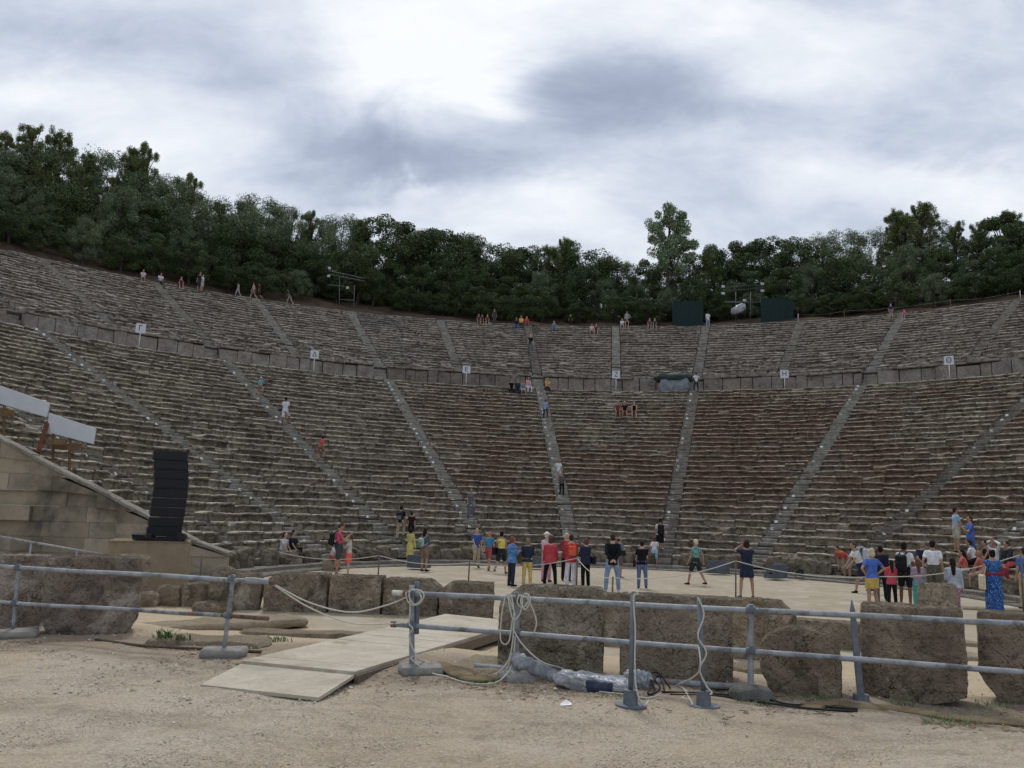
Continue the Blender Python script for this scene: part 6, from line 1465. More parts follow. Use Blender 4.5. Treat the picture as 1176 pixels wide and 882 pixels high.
# ---- up in the seat rows
PT('climber in turquoise shirt and white cap on the left stairs', 298, 433, 458, legs='stepl', arms=('face', 'down'), top=('tee', '52b0b0', 'short'), bottom=('shorts', '9a6a62'), hat=('cap', 'd8d0cc'), skin='m')
PT('man in white shirt and white shorts going up the left stairs', 326.5, 456, 488, 10, fem=False, legs='step', arms=('downf', 'down'), top=('tee', 'd8dae2', 'short'), bottom=('shorts', 'd4d2d6'), hair=('short', '2a2220'), skin='d')
PT('climber in bright red shirt stooping on the left stairs', 366.5, 500, 527, 40, legs='step', arms=('knees', 'downf'), lean=22, top=('tee', 'd23a34', 'short'), bottom=('shorts', '8a5a4a'), hair=('short', '2a1c18'), skin='m')
PT('girl in white T-shirt coming down the middle stairs', 641, 528, 558, legs='stepl', arms=('downf', 'hip'), top=('tee', 'd8d8de', 'short'), bottom=('trousers', 'b0a294'), hair=('bob', '1a1412'), skin='m')
PT('girl in grey top and black trousers just below the girl in white on the stairs', 645, 546, 572, legs='stand', arms=('chest', 'down'), top=('tee', '5d5860', 'long'), bottom=('trousers', '1b1b22'), hair=('long', '33221b'), skin='m')
PT('man in light blue shirt and dark jeans climbing the middle stairs', 626, 459, 481, 15, fem=False, legs='step', arms=('out', 'down'), top=('tee', '7f9cd0', 'short'), bottom=('trousers', '28324c'), hair=('short', '4a3020'), skin='m')
PS('visitor in yellow shirt and maroon trousers seated on the walkway edge', 628.5, 448, 0, lean=14, arms=('knees', 'knees'), top=('tee', 'd8a83a', 'short'), bottom=('trousers', '3f2430'), hair=('short', 'b08a60'), skin='m')
PS('visitor in black seated leftmost of the group on the walkway edge', 587, 447, 0, lean=16, arms=('knees', 'knees'), top=('tee', '17161a', 'short'), bottom=('trousers', '1a1a20'), hair=('short', '1d1714'), skin='m')
PS('visitor in navy with pale shirt front seated in the group on the walkway edge', 594.5, 448, 8, lean=14, arms=('knees', 'lap'), top=('jacket', '2a3448', 'long'), bottom=('trousers', '2a3248'), hair=('short', '33241c'), skin='m')
PS('visitor in grey with white shorts seated in the group on the walkway edge', 600, 447.5, -10, lean=20, arms=('knees', 'knees'), top=('tee', '8a8a92', 'short'), bottom=('shorts', 'b8b8be'), hair=('short', '5a4436'), skin='m')
PS('visitor in pink and red top with pale trousers, right in the walkway group', 606, 447, -20, lean=8, arms=('lap', 'knees'), top=('shirt', 'd29aa0', 'long'), bottom=('trousers', 'd8d4da'), hair=('long', '6a2a2c'), skin='m')
PS('left of three seated visitors in mid rows, dark red shirt', 709.5, 476, 0, arms=('lap', 'lap'), lean=8, top=('tee', '8a2a38', 'short'), bottom=('shorts', '4a2a30'), hair=('short', 'b0907a'), skin='m')
PS('middle of three seated visitors in mid rows, black T-shirt and red shorts', 717.5, 476, 0, arms=('knees', 'knees'), lean=8, top=('tee', '191a1f', 'short'), bottom=('shorts', 'a02f36'), hair=('short', 'c0a084'), skin='m', fem=False)
PS('right of three seated visitors in mid rows, dark vest and crossed bare legs', 728.5, 476, 5, legs='sitx', arms=('knees', 'lap'), lean=12, top=('tank', '1f1a1c', None), bottom=('shorts', '7a2a30'), hair=('long', '4a2420'), skin='l')
PT('man in white shirt and dark trousers with arms akimbo beside the covered console', 799.5, 428, 449, 0, fem=False, legs='wide', arms=('hip', 'hip'), top=('tee', 'd2d4de', 'short'), bottom=('trousers', '2c3240'), hair=('short', '2a2220'), skin='m')
# ---- along the top row
PS('visitor in white T-shirt seated on the top row, leftmost of all', 164, 318.5, 10, arms=('knees', 'knees'), lean=12, top=('tee', 'c9c6c4', 'short'), bottom=('shorts', '7a4a40'), hair=('short', '3a2c26'), skin='m')
PS('visitor in white shirt leaning on the knees, seated second on the top left row', 183.5, 324, 0, arms=('knees', 'knees'), lean=24, top=('tee', 'd4d4d8', 'short'), bottom=('trousers', '55555c'), hair=('short', '2a2220'), skin='m', fem=False)
PS('visitor in dark red seated low on the top left rows', 207, 328, 0, arms=('knees', 'knees'), lean=20, top=('tee', '7a2f34', 'short'), bottom=('shorts', '3a2a2c'), hair=('long', '2a1c18'), skin='l')
PT('visitor in dark clothes standing behind the one in white on the top left row', 228.5, 313, 333.5, fem=False, arms=('down', 'down'), top=('tee', '2a2a30', 'short'), bottom=('shorts', '3a3a40'), hair=('short', '1d1714'), skin='m')
PT('visitor in white shirt standing on the top left row', 231.5, 315, 336, 90, arms=('down', 'downf'), top=('tee', 'd0d0d6', 'short'), bottom=('shorts', 'b8b0a8'), hair=('short', '2a201c'), skin='m')
PT('visitor in pale clothes walking left along the top row', 273, 324, 338.5, 270, legs='walk', arms=('swingb', 'downf'), top=('tee', '9a9690', 'short'), bottom=('shorts', 'a8a49a'), hair=('bob', '33261f'), skin='l')
PT('visitor in pale pink top striding along the top row', 290.5, 324, 342, 265, legs='walk', arms=('downf', 'swingb'), top=('tank', 'c29a8c', None), bottom=('shorts', '8a7a70'), hair=('bob', '4a2e24'), skin='l')
PT('visitor in dark red top close behind the pale pink one on the top row', 297, 325, 343, 262, legs='walk2', arms=('down', 'downf'), top=('tee', '5a2428', 'short'), bottom=('shorts', '3a2a2a'), hair=('long', '3a1f1a'), skin='m')
PT('stooping visitor in navy top and khaki trousers near the left lighting frame', 332.5, 331, 347, 275, legs='walk', lean=22, arms=('down', 'reach'), top=('tee', '20243a', 'short'), bottom=('trousers', '9a9078'), hair=('short', '1d1614'), skin='m')
PS('leftmost of three dim figures seated on the top row left of the yellow shirt', 549.5, 369, 0, arms=('knees', 'knees'), lean=14, top=('tee', '5a4044', 'short'), bottom=('shorts', '6a5650'), hair=('short', '241b18'), skin='m')
PS('middle of three dim figures seated on the top row left of the yellow shirt', 553.5, 367.5, 0, arms=('lap', 'lap'), top=('tee', '3a3038', 'short'), bottom=('shorts', '4a4048'), hair=('short', '3a2c26'), skin='m')
PS('rightmost of three dim figures seated on the top row left of the yellow shirt', 559.5, 370, 0, arms=('knees', 'knees'), lean=10, top=('tee', '6a2f36', 'short'), bottom=('shorts', '3a3034'), hair=('short', '3a2420'), skin='l')
PT('slim dark figure standing on the top row right of three seated figures', 567.5, 355, 370, fem=False, top=('tee', '4a4440', 'short'), bottom=('trousers', '55504a'), hair=('short', '5a4638'), skin='m')
PS('visitor in bright yellow jacket seated at the head of the middle stairs', 598.5, 371, 0, arms=('lap', 'lap'), H=1.8, top=('jacket', 'dcb23c', 'long'), bottom=('trousers', '4a3a34'), hair=('short', 'a8805c'), skin='m')
PS('visitor in bright red seated beside the yellow jacket', 604.5, 372, -5, arms=('knees', 'knees'), lean=14, top=('jacket', 'd03844', 'long'), bottom=('trousers', '6a5a64'), hair=('bob', 'c05a5c'), skin='l')
PS('visitor in dark clothes and blue jeans seated left of the yellow jacket', 593, 375.5, 5, lean=10, arms=('knees', 'knees'), top=('jacket', '1f2436', 'long'), bottom=('trousers', '3a6ab8'), hair=('short', '1d1816'), skin='m')
PT('fair haired visitor in black top walking down the upper middle stairs', 609, 384, 404, legs='stepl', arms=('down', 'downf'), top=('tee', '1d1f24', 'short'), bottom=('trousers', '5a6470'), hair=('bob', 'd0a868'), skin='l')
PS('visitor in pale blue seated alone on the top rows right of the middle stairs', 636, 378, 0, arms=('knees', 'knees'), lean=10, top=('shirt', '6a8094', 'long'), bottom=('trousers', '5f7488'), hair=('short', 'b0aca8'), skin='l')
PT('dark figure with white cap standing behind the top row', 655, 362.5, 375, fem=False, top=('tee', '1b1d22', 'short'), bottom=('trousers', '1d1f24'), hat=('cap', 'd0ccc4'), skin='m')
PS('visitor in white seated on the top rows next to one in red', 679.5, 381.5, 0, arms=('knees', 'knees'), lean=10, top=('tee', 'cac4c0', 'short'), bottom=('shorts', '7a6a60'), hair=('short', 'a87a54'), skin='m')
PS('visitor in dark red seated on the top rows next to one in white', 684.5, 381.5, 0, arms=('knees', 'knees'), lean=14, top=('tee', '8a2c32', 'short'), bottom=('shorts', '5a3230'), hair=('long', '2a1c18'), skin='l')
PS('visitor in white T-shirt seated on the top row left of the striped jumper', 714.5, 373.5, 0, arms=('knees', 'knees'), lean=6, top=('tee', 'd4d0d2', 'short'), bottom=('shorts', '6a5a56'), hair=('short', '3a2c26'), skin='l')
PT('visitor in black and white striped jumper standing behind the top row', 720, 358, 373, fem=False, arms=('hip', 'down'), top=('tee', 'b0b0b4', 'long', M_BLKW), bottom=('trousers', '22242a'), hair=('short', '33261f'), skin='m', H=1.75)
PS('visitor in dark vest with bare legs seated below the striped jumper', 720, 374, 0, arms=('knees', 'knees'), lean=10, top=('tank', '4a3238', None), bottom=('shorts', '33282c'), hair=('short', '3a2a24'), skin='l')
PS('left of two dim visitors seated on the top row left of the dark screen', 746, 374, 0, arms=('knees', 'knees'), lean=10, top=('tee', '5a4048', 'short'), bottom=('shorts', '6a5450'), hair=('short', '2a201c'), skin='l')
PS('right of two dim visitors seated on the top row left of the dark screen', 752, 374, 0, arms=('lap', 'knees'), lean=6, top=('tee', '3f3840', 'short'), bottom=('shorts', '4a4046'), hair=('short', '33261f'), skin='l')
PT('visitor in white T-shirt and jeans standing on the top row between the two screens', 813, 358, 376.5, 0, fem=False, arms=('downf', 'downf'), top=('tee', 'dadade', 'short'), bottom=('trousers', '8a9ab0'), hair=('short', '33261f'), skin='m')
PT('visitor in navy shirt and pale shorts at the right end of the top row', 1023.5, 349, 366, legs='stand', arms=('down', 'down'), fem=False, top=('tee', '232c56', 'short'), bottom=('shorts', '8a7a86'), hair=('short', 'c2a88c'), skin='l', wide=1.15)
PS('child in pink seated at the right end of the top row', 1039.5, 364, 20, H=1.3, lean=14, arms=('knees', 'knees'), top=('tee', 'c24a86', 'short'), bottom=('shorts', '8a3f70'), hair=('long', '3a2620'), skin='l')
finish_people()
# ------------------------------------------------------------------ TREES
def leaf_mat(name, dark, mid, lite, hue):
    t = NT(name).set(0.75, 0, 0.15); isl = t.n('ShaderNodeNewGeometry').outputs['Random Per Island']; oi = t.n('ShaderNodeObjectInfo').outputs['Random']
    v = t.coord('Object'); cl = t.noise(v, 0.9, 3, 0.5)
    f = t.math('ADD', t.math('MULTIPLY', isl, 0.45), t.math('MULTIPLY', cl, 0.6))
    c = t.ramp(f, [(0.25, dark), (0.55, mid), (0.85, lite)])
    c = t.mix(c, hue, t.math('MULTIPLY', oi, 0.45)); t.col(c)
    return t.m
L_OAK = leaf_mat('oak_leaves', (0.041, 0.061, 0.024), (0.086, 0.121, 0.045), (0.154, 0.200, 0.077), (0.066, 0.102, 0.043))
L_OLIVE = leaf_mat('olive_leaves', (0.087, 0.112, 0.059), (0.169, 0.207, 0.110), (0.277, 0.325, 0.182), (0.134, 0.189, 0.089))
L_PINE = leaf_mat('pine_needles', (0.082, 0.111, 0.041), (0.169, 0.211, 0.077), (0.277, 0.325, 0.118), (0.128, 0.184, 0.069))
L_TALL = leaf_mat('loose_leaves', (0.143, 0.189, 0.108), (0.256, 0.325, 0.182), (0.380, 0.454, 0.266), (0.226, 0.303, 0.157))
M_BARK = plain('bark', (0.085, 0.068, 0.052), 0.95, 0.35, 5, 0.5)
def leaves(centres, radii, n, s, aspect, up=0.35, shell=0.55):
    C = np.repeat(np.asarray(centres), n, 0); Rr = np.repeat(np.asarray(radii), n, 0); N = len(C)
    d = rng.normal(0, 1, (N, 3)); d /= np.linalg.norm(d, axis=1)[:, None]
    rad = shell+(1.08-shell)*rng.random(N)**0.6
    P3 = C+d*Rr*rad[:, None]
    nrm = d*0.6+rng.normal(0, 0.6, (N, 3))+np.array([0, 0, up]); nrm /= np.linalg.norm(nrm, axis=1)[:, None]
    a = rng.normal(0, 1, (N, 3)); u = np.cross(nrm, a); u /= np.linalg.norm(u, axis=1)[:, None]; w = np.cross(nrm, u)
    L = (s*rng.uniform(0.6, 1.25, N))[:, None]
    q = np.stack([P3-u*L, P3+w*L*aspect-nrm*L*0.12, P3+u*L, P3-w*L*aspect-nrm*L*0.12], 1).reshape(-1, 3)
    return q
def quad_mesh(name, q, mat):
    me = bpy.data.meshes.new(name); n = len(q)//4
    me.vertices.add(len(q)); me.vertices.foreach_set('co', q.ravel()); me.loops.add(n*4); me.loops.foreach_set('vertex_index', np.arange(n*4)); me.polygons.add(n)
    me.polygons.foreach_set('loop_start', np.arange(n)*4); me.polygons.foreach_set('loop_total', np.full(n, 4)); me.materials.append(mat); me.update(); me.validate(); return me
def trunk_mesh(h, r, limbs):
    mb = MB(); mb.tube(curve([(0, 0, -0.3), (0.06*h*rng.normal(0, .4), 0.02*h, h*0.4), (0.05*h*rng.normal(0, .5), 0, h)], 4), list(np.linspace(r, r*0.45, 9)), 8)
    for c in limbs: 
        c = np.asarray(c); b = np.array([0, 0, min(h*rng.uniform(0.45, 0.95), c[2])]); mb.tube(curve([b, b*0.5+c*0.5+np.array([0, 0, 0.15]), c], 4), list(np.linspace(r*0.4, r*0.08, 9)), 6)
    return mb.mesh('trunk', M_BARK, True)
PROTO = {}
def make_proto(kind, var):
    if kind == 'oak':
        W = 2.6; cs = []; rs = []
        for i in range(52):
            a = rng.uniform(0, 2*PI); zz = rng.uniform(-1, 1); rr = math.sqrt(max(0.12, 1-max(zz, -0.6)**2))*rng.uniform(0.45, 0.98)
            cs.append((W*rr*math.cos(a), W*rr*math.sin(a), 3.1+zz*2.5+rng.normal(0, 0.15))); s = rng.uniform(0.40, 0.85); rs.append((s, s, s*0.8))
        q = leaves(cs, rs, 390, 0.080, 0.5); tm = trunk_mesh(3.2, 0.2, cs[::4]); mat = L_OAK
    elif kind == 'olive':
        W = 2.4; cs = []; rs = []
        for i in range(60):
            a = rng.uniform(0, 2*PI); zz = rng.uniform(-1, 1); rr = math.sqrt(max(0.12, 1-max(zz, -0.55)**2))*rng.uniform(0.4, 1.05)
            cs.append((W*rr*math.cos(a), W*rr*math.sin(a), 3.3+zz*2.6+rng.normal(0, 0.2))); s = rng.uniform(0.32, 0.70); rs.append((s, s, s*rng.uniform(.8, 1.3)))
        q = leaves(cs, rs, 330, 0.084, 0.30, 0.2, 0.25); tm = trunk_mesh(3.2, 0.18, cs[::4]); mat = L_OLIVE
    elif kind == 'pine':
        W = 2.3; cs = []; rs = []
        for i in range(34):                       # irregular boughs that turn up at the tips
            t_ = (i+rng.uniform(-.4, .4))/34; t_ = min(max(t_, 0), 1); a = i*2.4+rng.normal(0, .4); L = W*(1.18-t_)**0.62*rng.uniform(0.55, 1.1)
            for f in (0.45, 0.75, 1.0):
                cs.append((L*f*math.cos(a)+rng.normal(0, .1), L*f*math.sin(a)+rng.normal(0, .1), 1.6+t_*6.6+0.55*f*f*L*0.6+rng.normal(0, .1)))
                s = rng.uniform(0.22, 0.44)*(1.15-0.45*t_)*(1.15-0.35*f); rs.append((s, s, s*1.5))
        for k in range(7): cs.append((rng.normal(0, 0.45), rng.normal(0, 0.45), 7.7+rng.uniform(0, 0.8))); rs.append((0.24, 0.24, 0.42))
        q = leaves(cs, rs, 200, 0.092, 0.22, 0.7, 0.1); tm = trunk_mesh(8.2, 0.16, cs[2::3]); mat = L_PINE
    else:
        W = 2.2; cs = []; rs = []
        for lx, ly, lt in ((-1.5, 0.1, 10.4), (-0.25, -0.2, 10.9), (1.1, 0.2, 10.1)):     # three rising lobes
            for i in range(26):
                t_ = rng.random(); zz = 4.6+t_*(lt-4.6); sp2 = 1.15*(1.05-t_*0.55)
                cs.append((lx*(0.35+0.65*t_)+rng.normal(0, .42)*sp2, ly+rng.normal(0, .6)*sp2, zz)); s = rng.uniform(0.30, 0.58); rs.append((s, s, s*1.1))
        for i in range(14): cs.append((rng.uniform(1.0, 2.2), rng.normal(0, .5), rng.uniform(5.5, 8.8))); rs.append((0.4, 0.4, 0.4))
        q = leaves(cs, rs, 170, 0.105, 0.5, 0.1, 0.3); tm = trunk_mesh(9.2, 0.20, cs[::4]); mat = L_TALL
    PROTO[(kind, var)] = (quad_mesh('crown', q, mat), tm, float(q[:, 2].max()))
for k_, n_ in (('oak', 3), ('olive', 3), ('pine', 3), ('tall', 1)):
    for v_ in range(n_): make_proto(k_, v_)
SKY = [(-260, 120), (-150, 130), (-60, 140), (0, 148), (20, 140), (45, 160), (75, 152), (100, 170), (130, 172), (165, 166), (185, 200), (215, 192), (240, 208), (260, 222), (300, 219), (325, 228), (350, 232), (375, 240), (400, 236), (430, 242), (460, 258), (490, 262), (510, 268), (540, 264), (570, 272), (600, 285), (620, 282), (645, 274), (670, 280), (690, 290), (720, 297), (745, 300), (770, 296), (800, 293), (830, 282), (870, 273), (905, 277), (930, 266), (970, 262), (1000, 261), (1030, 246), (1055, 236), (1085, 250), (1110, 254), (1135, 250), (1155, 242), (1176, 248), (1300, 235), (1420, 230)]
TOPL = [(-260, 220), (-100, 262), (0, 285), (50, 297), (171, 322), (296, 343), (408, 358), (505, 366), (605, 373), (706, 374), (811, 374), (918, 369), (1034, 358), (1170, 343), (1300, 320), (1420, 295)]
skyy = lambda x: float(np.interp(x, [p[0] for p in SKY], [p[1] for p in SKY])); topy = lambda x: float(np.interp(x, [p[0] for p in TOPL], [p[1] for p in TOPL]))
def on_circle(px, py, R):
    r = ray(px, py); d = r[:2]/np.linalg.norm(r[:2]); o = -np.array([OX, OY]); b = np.dot(o, d); c = np.dot(o, o)-R*R
    t_ = -b+math.sqrt(b*b-c); p = d*t_; z = EYE+r[2]/np.linalg.norm(r[:2])*t_
    return p, z, math.atan2(p[0]-OX, p[1]-OY)
ZONES = [(60, 'far left'), (150, 'left of the gamma sign'), (240, 'above the top left sitters'), (345, 'above the top left walkers'), (430, 'by the left lighting frame'), (520, 'right of the left lighting frame'), (610, 'left of the visitor in yellow'), (680, 'right of the visitor in yellow'), (742, 'left of the tall loose tree'), (825, 'right of the tall loose tree'), (930, 'behind the right lighting frame'), (1010, 'right of the dark screens'), (1090, 'behind the top right couple'), (1600, 'far right')]
TREES = []
def add_tree(px, py, R, kinds, line):
    p, z, th = on_circle(px, py, R); zb = float(hill_z(th, R)); h = z-zb
    if h < 1.6: return
    kind = kinds[int(rng.integers(0, len(kinds)))]; var = int(rng.integers(0, sum(1 for k in PROTO if k[0] == kind)))
    TREES.append((px, py, line, kind, var, p, zb, h))
x = -200
while x < 1390:
    kb = ['pine', 'olive', 'pine', 'olive'] if x < 430 else (['oak', 'oak', 'olive'] if x < 600 else (['olive', 'pine', 'oak', 'olive'] if x < 800 else (['oak', 'oak'] if x < 925 else ['olive', 'olive', 'oak', 'pine'])))
    add_tree(x, skyy(x)+rng.normal(0, 3)+(3 if kb[0] == 'pine' else 0), rng.uniform(68, 71), kb, 'back'); x += rng.uniform(24, 36) if not 430 < x < 780 else rng.uniform(19, 27)
x = -215
while x < 1390:
    s, t_ = skyy(x), topy(x); km = ['olive', 'oak', 'oak'] if x < 430 else (['oak', 'oak', 'oak', 'olive'] if x < 620 else ['oak', 'olive', 'oak', 'olive'])
    add_tree(x, s+(t_-s)*rng.uniform(0.28, 0.46), rng.uniform(64, 66), km, 'middle'); x += rng.uniform(30, 42)
x = -190
while x < 1390:
    s, t_ = skyy(x), topy(x)
    add_tree(x, s+(t_-s)*rng.uniform(0.52, 0.72), (rng.uniform(63.2, 64.2) if 362 < x < 432 or 762 < x < 925 else rng.uniform(61.0, 62.2) if x > 330 else rng.uniform(60.0, 60.8)), ['oak', 'oak', 'oak', 'olive'], 'front'); x += rng.uniform(34, 46)
x = -210
while x < 460:                      # the left hill carries one more line of pines
    s, t_ = skyy(x), topy(x); add_tree(x, s+(t_-s)*rng.uniform(0.10, 0.22), rng.uniform(66.5, 68), ['pine', 'olive', 'olive'], 'upper'); x += rng.uniform(36, 50)
DESC = {'oak': 'dark evergreen oak', 'olive': 'grey feathery olive', 'pine': 'spiky topped pine', 'tall': 'tall loose crowned tree'}
LINE = {'front': 'in the front line', 'middle': 'mid wood', 'back': 'on the skyline', 'upper': 'just below the skyline'}
KN = {'oak': 'evergreen_oak', 'olive': 'olive_tree', 'pine': 'pine_tree', 'tall': 'broadleaf_tree'}
ORD = ['first', 'second', 'third', 'fourth', 'fifth', 'sixth', 'seventh', 'eighth', 'ninth', 'tenth', 'eleventh', 'twelfth', 'thirteenth', 'fourteenth']
cnt = {}; TREES.sort(key=lambda t_: t_[0])
zone = lambda px: next(z for lim, z in ZONES if px < lim)
for t_ in TREES: k_ = (t_[3], t_[2], zone(t_[0])); cnt[k_] = cnt.get(k_, 0)+1
seen = {}
def plant(name, label, group, p, zb, h, kind, var, wid=1.0):
    cm, tm, top = PROTO[(kind, var)]; s = h/top
    r = bpy.data.objects.new(name, None); COL.objects.link(r); r.empty_display_size = 0.3; r.location = (float(p[0]), float(p[1]), zb-0.1); r.rotation_euler = (0, 0, 0.15 if kind == 'tall' else rng.uniform(0, 6.28))
    w = max(s*wid, 0.72 if kind != 'pine' else 0.6)*rng.uniform(0.92, 1.15); r.scale = (w, w, s)
    tag(r, label, 'tree', group); link('trunk', tm, r); link('crown', cm, r)
for px, py, line, kind, var, p, zb, h in TREES:
    k_ = (kind, line, zone(px)); i = seen.get(k_, 0); seen[k_] = i+1
    o = '' if cnt[k_] == 1 else (ORD[i]+' from left, ')
    plant(KN[kind], '%s %s, %s%s' % (DESC[kind], LINE[line], o, zone(px)), 'trees of the wooded hill', p, zb, h, kind, var)
p, z, th = on_circle(771, 231, 66.5); zb = float(hill_z(th, 66.5)); plant('broadleaf_tree', 'tall loose crowned pale tree rising alone above the skyline', None, p, zb, z-zb, 'tall', 0, 0.95)
for q, (px, py, R) in enumerate(((1056, 229, 67.5), (1160, 238, 67.5), (1030, 238, 69.0), (648, 270, 67.0), (815, 284, 67.0), (40, 140, 69), (165, 163, 69), (72, 148, 69))):
    p, z, th = on_circle(px, py, R); zb = float(hill_z(th, R)); plant('pine_tree', ['pine with bushy split top rising above the right skyline', 'slim pine standing out on the skyline at the far right', 'slender pine left of the bushy topped one on the right skyline', 'pale pine top on the skyline right of the middle stairs', 'small yellowish pine between tall tree and dark oaks', 'tall pine on the left skyline near the photo corner', 'pointed pine at the last high step of the left skyline', 'broad pine between the two tall ones on the left skyline'][q], 'trees of the wooded hill', p, zb, z-zb, 'pine', q % 3, 1.0)
# ------------------------------------------------------------------ SKY, SUN, CAMERA
W = bpy.data.worlds.new('World'); SC.world = W; W.use_nodes = True
nt = W.node_tree; bg = nt.nodes['Background']
def N(typ, **kw):
    nd = nt.nodes.new(typ)
    for k, v in kw.items(): setattr(nd, k, v)
    return nd
def LK(a, b): nt.links.new(a, b)
tc = N('ShaderNodeTexCoord'); D = tc.outputs['Generated']
def nz(scale, detail, rough, dist=0.0, vec=None):
    nd = N('ShaderNodeTexNoise'); nd.inputs['Scale'].default_value = scale; nd.inputs['Detail'].default_value = detail; nd.inputs['Roughness'].default_value = rough; nd.inputs['Distortion'].default_value = dist; LK(vec or D, nd.inputs['Vector']); return nd
def M(op, a, b=None, c=None):
    nd = N('ShaderNodeMath', operation=op)
    for i, v in enumerate((a, b, c)):
        if v is None: continue
        if hasattr(v, 'is_linked'): LK(v, nd.inputs[i])
        else: nd.inputs[i].default_value = v
    return nd.outputs[0]
def VM(op, a, b=None):
    nd = N('ShaderNodeVectorMath', operation=op)
    for i, v in enumerate((a, b)):
        if v is None: continue
        if hasattr(v, 'is_linked'): LK(v, nd.inputs[i])
        else: nd.inputs[i].default_value = v
    return nd
sx = N('ShaderNodeSeparateXYZ'); LK(D, sx.inputs[0])
DX, DY, DZ = sx.outputs['X'], sx.outputs['Y'], sx.outputs['Z']
# cloud layer coordinates: the sky direction seen against the far hillside (u across, v up)
ya = M('MAXIMUM', M('ABSOLUTE', DY), 0.25)
U = M('DIVIDE', DX, ya); V_ = M('DIVIDE', DZ, ya)
cb = N('ShaderNodeCombineXYZ'); LK(U, cb.inputs[0]); LK(M('MULTIPLY', V_, 1.9), cb.inputs[1]); LK(M('SIGN', DY), cb.inputs[2])
UV = cb.outputs[0]
wn_ = nz(3.0, 5, 0.6, 0.5, UV); ws = N('ShaderNodeSeparateColor'); LK(wn_.outputs['Color'], ws.inputs[0])
UW = M('ADD', U, M('MULTIPLY', M('SUBTRACT', ws.outputs[0], 0.5), 0.26)); VW = M('ADD', V_, M('MULTIPLY', M('SUBTRACT', ws.outputs[1], 0.5), 0.17))
front = M('GREATER_THAN', DY, 0.0)
acc = 0.54
BL = [(470, 40, 120, 80, .38), (560, 100, 60, 42, .32), (690, -5, 150, 40, .26), (430, 110, 60, 40, .14), (640, 238, 75, 32, .30), (560, 268, 60, 25, .16), (474, 218, 22, 12, .30), (435, 240, 40, 14, .18), (905, 60, 150, 50, .20), (960, 195, 80, 40, .14), (50, 118, 120, 28, .20), (1140, 225, 70, 26, .24), (850, 5, 90, 30, .14), (190, 165, 100, 40, .16), (300, 30, 50, 40, .06), (760, 275, 90, 25, .10),
      (700, 98, 100, 42, -.32), (620, 140, 120, 26, -.24), (410, 188, 110, 42, -.36), (540, 190, 110, 28, -.22), (330, 70, 90, 70, -.22), (120, 40, 150, 40, -.16), (830, 140, 110, 30, -.18), (1080, 165, 110, 34, -.24), (250, 110, 60, 30, -.10), (800, 215, 80, 26, -.12), (1130, 80, 70, 40, -.08), (900, 258, 70, 16, -.10)]
for px, py, rx_, ry_, amp in BL:
    c = ray(px, py); u0_, v0_ = c[0]/c[1], c[2]/c[1]
    du_ = M('MULTIPLY', M('SUBTRACT', UW, u0_), 955/(rx_*1.45)); dv_ = M('MULTIPLY', M('SUBTRACT', VW, v0_), 955/(ry_*1.45))
    d2_ = M('ADD', M('MULTIPLY', du_, du_), M('MULTIPLY', dv_, dv_))
    acc = M('ADD', acc, M('MULTIPLY', M('POWER', 2.718, M('MULTIPLY', d2_, -1.6)), amp))
acc = M('ADD', M('MULTIPLY', acc, front), M('MULTIPLY', M('SUBTRACT', 1.0, front), 0.42))
f1 = nz(2.6, 7, 0.64, 0.5, UV).outputs['Fac']; f2 = nz(9.0, 4, 0.6, 0.5, UV).outputs['Fac']
acc = M('ADD', acc, M('MULTIPLY', M('SUBTRACT', f1, 0.5), 0.62)); acc = M('ADD', acc, M('MULTIPLY', M('SUBTRACT', f2, 0.5), 0.34))
acc = M('ADD', M('MULTIPLY', M('SUBTRACT', acc, 0.55), 1.22), 0.60)
cr_ = N('ShaderNodeValToRGB'); el = cr_.color_ramp.elements
STOPS = [(0.0, (0.33, 0.385, 0.50)), (0.25, (0.43, 0.49, 0.62)), (0.48, (0.59, 0.655, 0.77)), (0.72, (0.80, 0.845, 0.92)), (1.0, (1.0, 1.02, 1.05))]
while len(el) < len(STOPS): el.new(0.5)
for e, (p, c) in zip(el, STOPS): e.position = p; e.color = (*[v for v in c], 1)
LK(acc, cr_.inputs['Fac'])
sk = N('ShaderNodeTexSky'); sk.sky_type = 'NISHITA'; sk.sun_disc = False; SUN_EL, SUN_AZ = math.radians(56), math.radians(-12)   # azimuth from +Y towards +X
sk.sun_elevation = SUN_EL; sk.sun_rotation = SUN_AZ
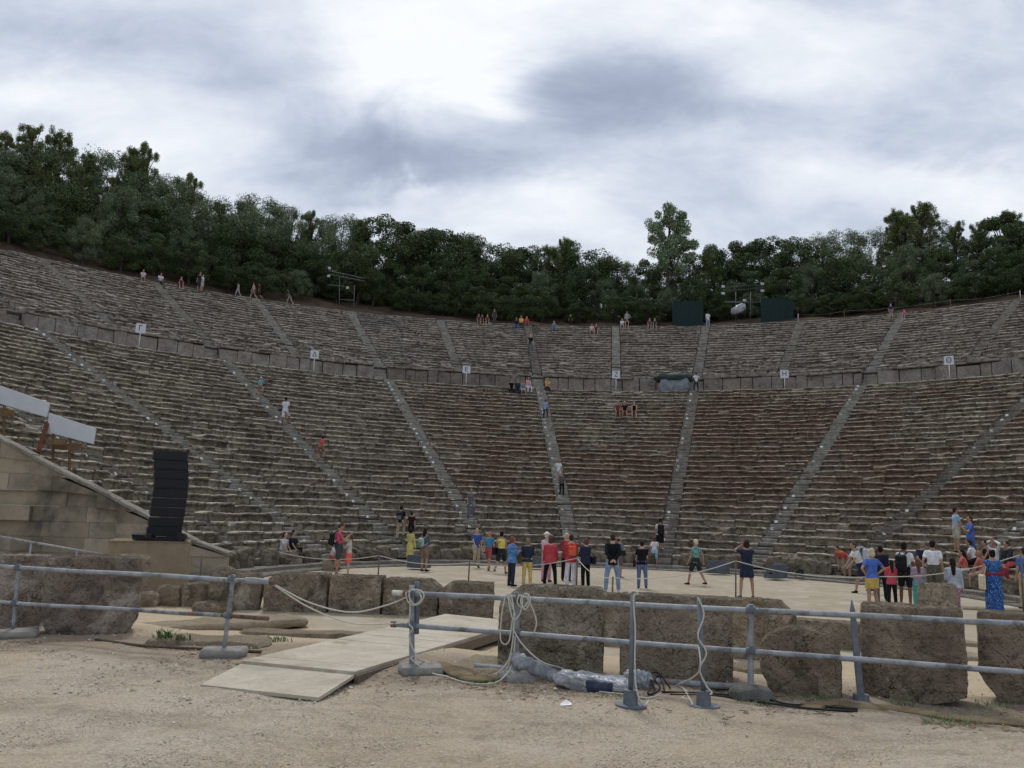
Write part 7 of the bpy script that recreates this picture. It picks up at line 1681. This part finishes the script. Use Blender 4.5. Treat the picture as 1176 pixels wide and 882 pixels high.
sc_ = VM('SCALE', cr_.outputs['Color']); sc_.inputs['Scale'].default_value = 10.0       # clouds in the units of the sky texture
mx = N('ShaderNodeMix', data_type='RGBA'); mx.inputs[0].default_value = 0.93; LK(sk.outputs['Color'], mx.inputs[6]); LK(sc_.outputs[0], mx.inputs[7])
LK(mx.outputs[2], bg.inputs['Color']); bg.inputs['Strength'].default_value = 0.10
sl = bpy.data.lights.new('sun', 'SUN'); sl.energy = 1.5; sl.angle = math.radians(10); sl.color = (1.0, 0.96, 0.90)
so = bpy.data.objects.new('sun', sl); COL.objects.link(so)
sd = Vector((math.sin(SUN_AZ)*math.cos(SUN_EL), math.cos(SUN_AZ)*math.cos(SUN_EL), math.sin(SUN_EL)))
so.rotation_euler = (-sd).to_track_quat('-Z', 'Y').to_euler(); so.location = tuple(sd*150)
cam = bpy.data.cameras.new('camera'); co = bpy.data.objects.new('camera', cam); COL.objects.link(co)
cam.sensor_width = 36; cam.sensor_fit = 'HORIZONTAL'; cam.lens = F_PX/1176*36; cam.clip_end = 3000; cam.clip_start = 0.1
fw = Vector((0, cp, sp_)); r0 = Vector((1, 0, 0)); u0 = Vector((0, -sp_, cp)); c_, s_2 = math.cos(ROLL), math.sin(ROLL)
cr2 = r0*c_+u0*s_2; cu2 = u0*c_-r0*s_2
m = Matrix.Identity(4)
for i in range(3): m[i][0] = cr2[i]; m[i][1] = cu2[i]; m[i][2] = -fw[i]
m[2][3] = EYE; co.matrix_world = m
SC.camera = co
vs = SC.view_settings; vs.view_transform = 'Standard'; vs.look = 'None'; vs.exposure = 0.0; vs.gamma = 1.0
try: vs.use_curve_mapping = False
except Exception: pass
SC.render.engine = 'CYCLES'
W.cycles.sampling_method = 'MANUAL'; W.cycles.sample_map_resolution = 256
SC.cycles.use_adaptive_sampling = True; SC.cycles.adaptive_threshold = 0.015
SC.cycles.max_bounces = 3; SC.cycles.diffuse_bounces = 2; SC.cycles.glossy_bounces = 1; SC.cycles.transmission_bounces = 2; SC.cycles.transparent_max_bounces = 4
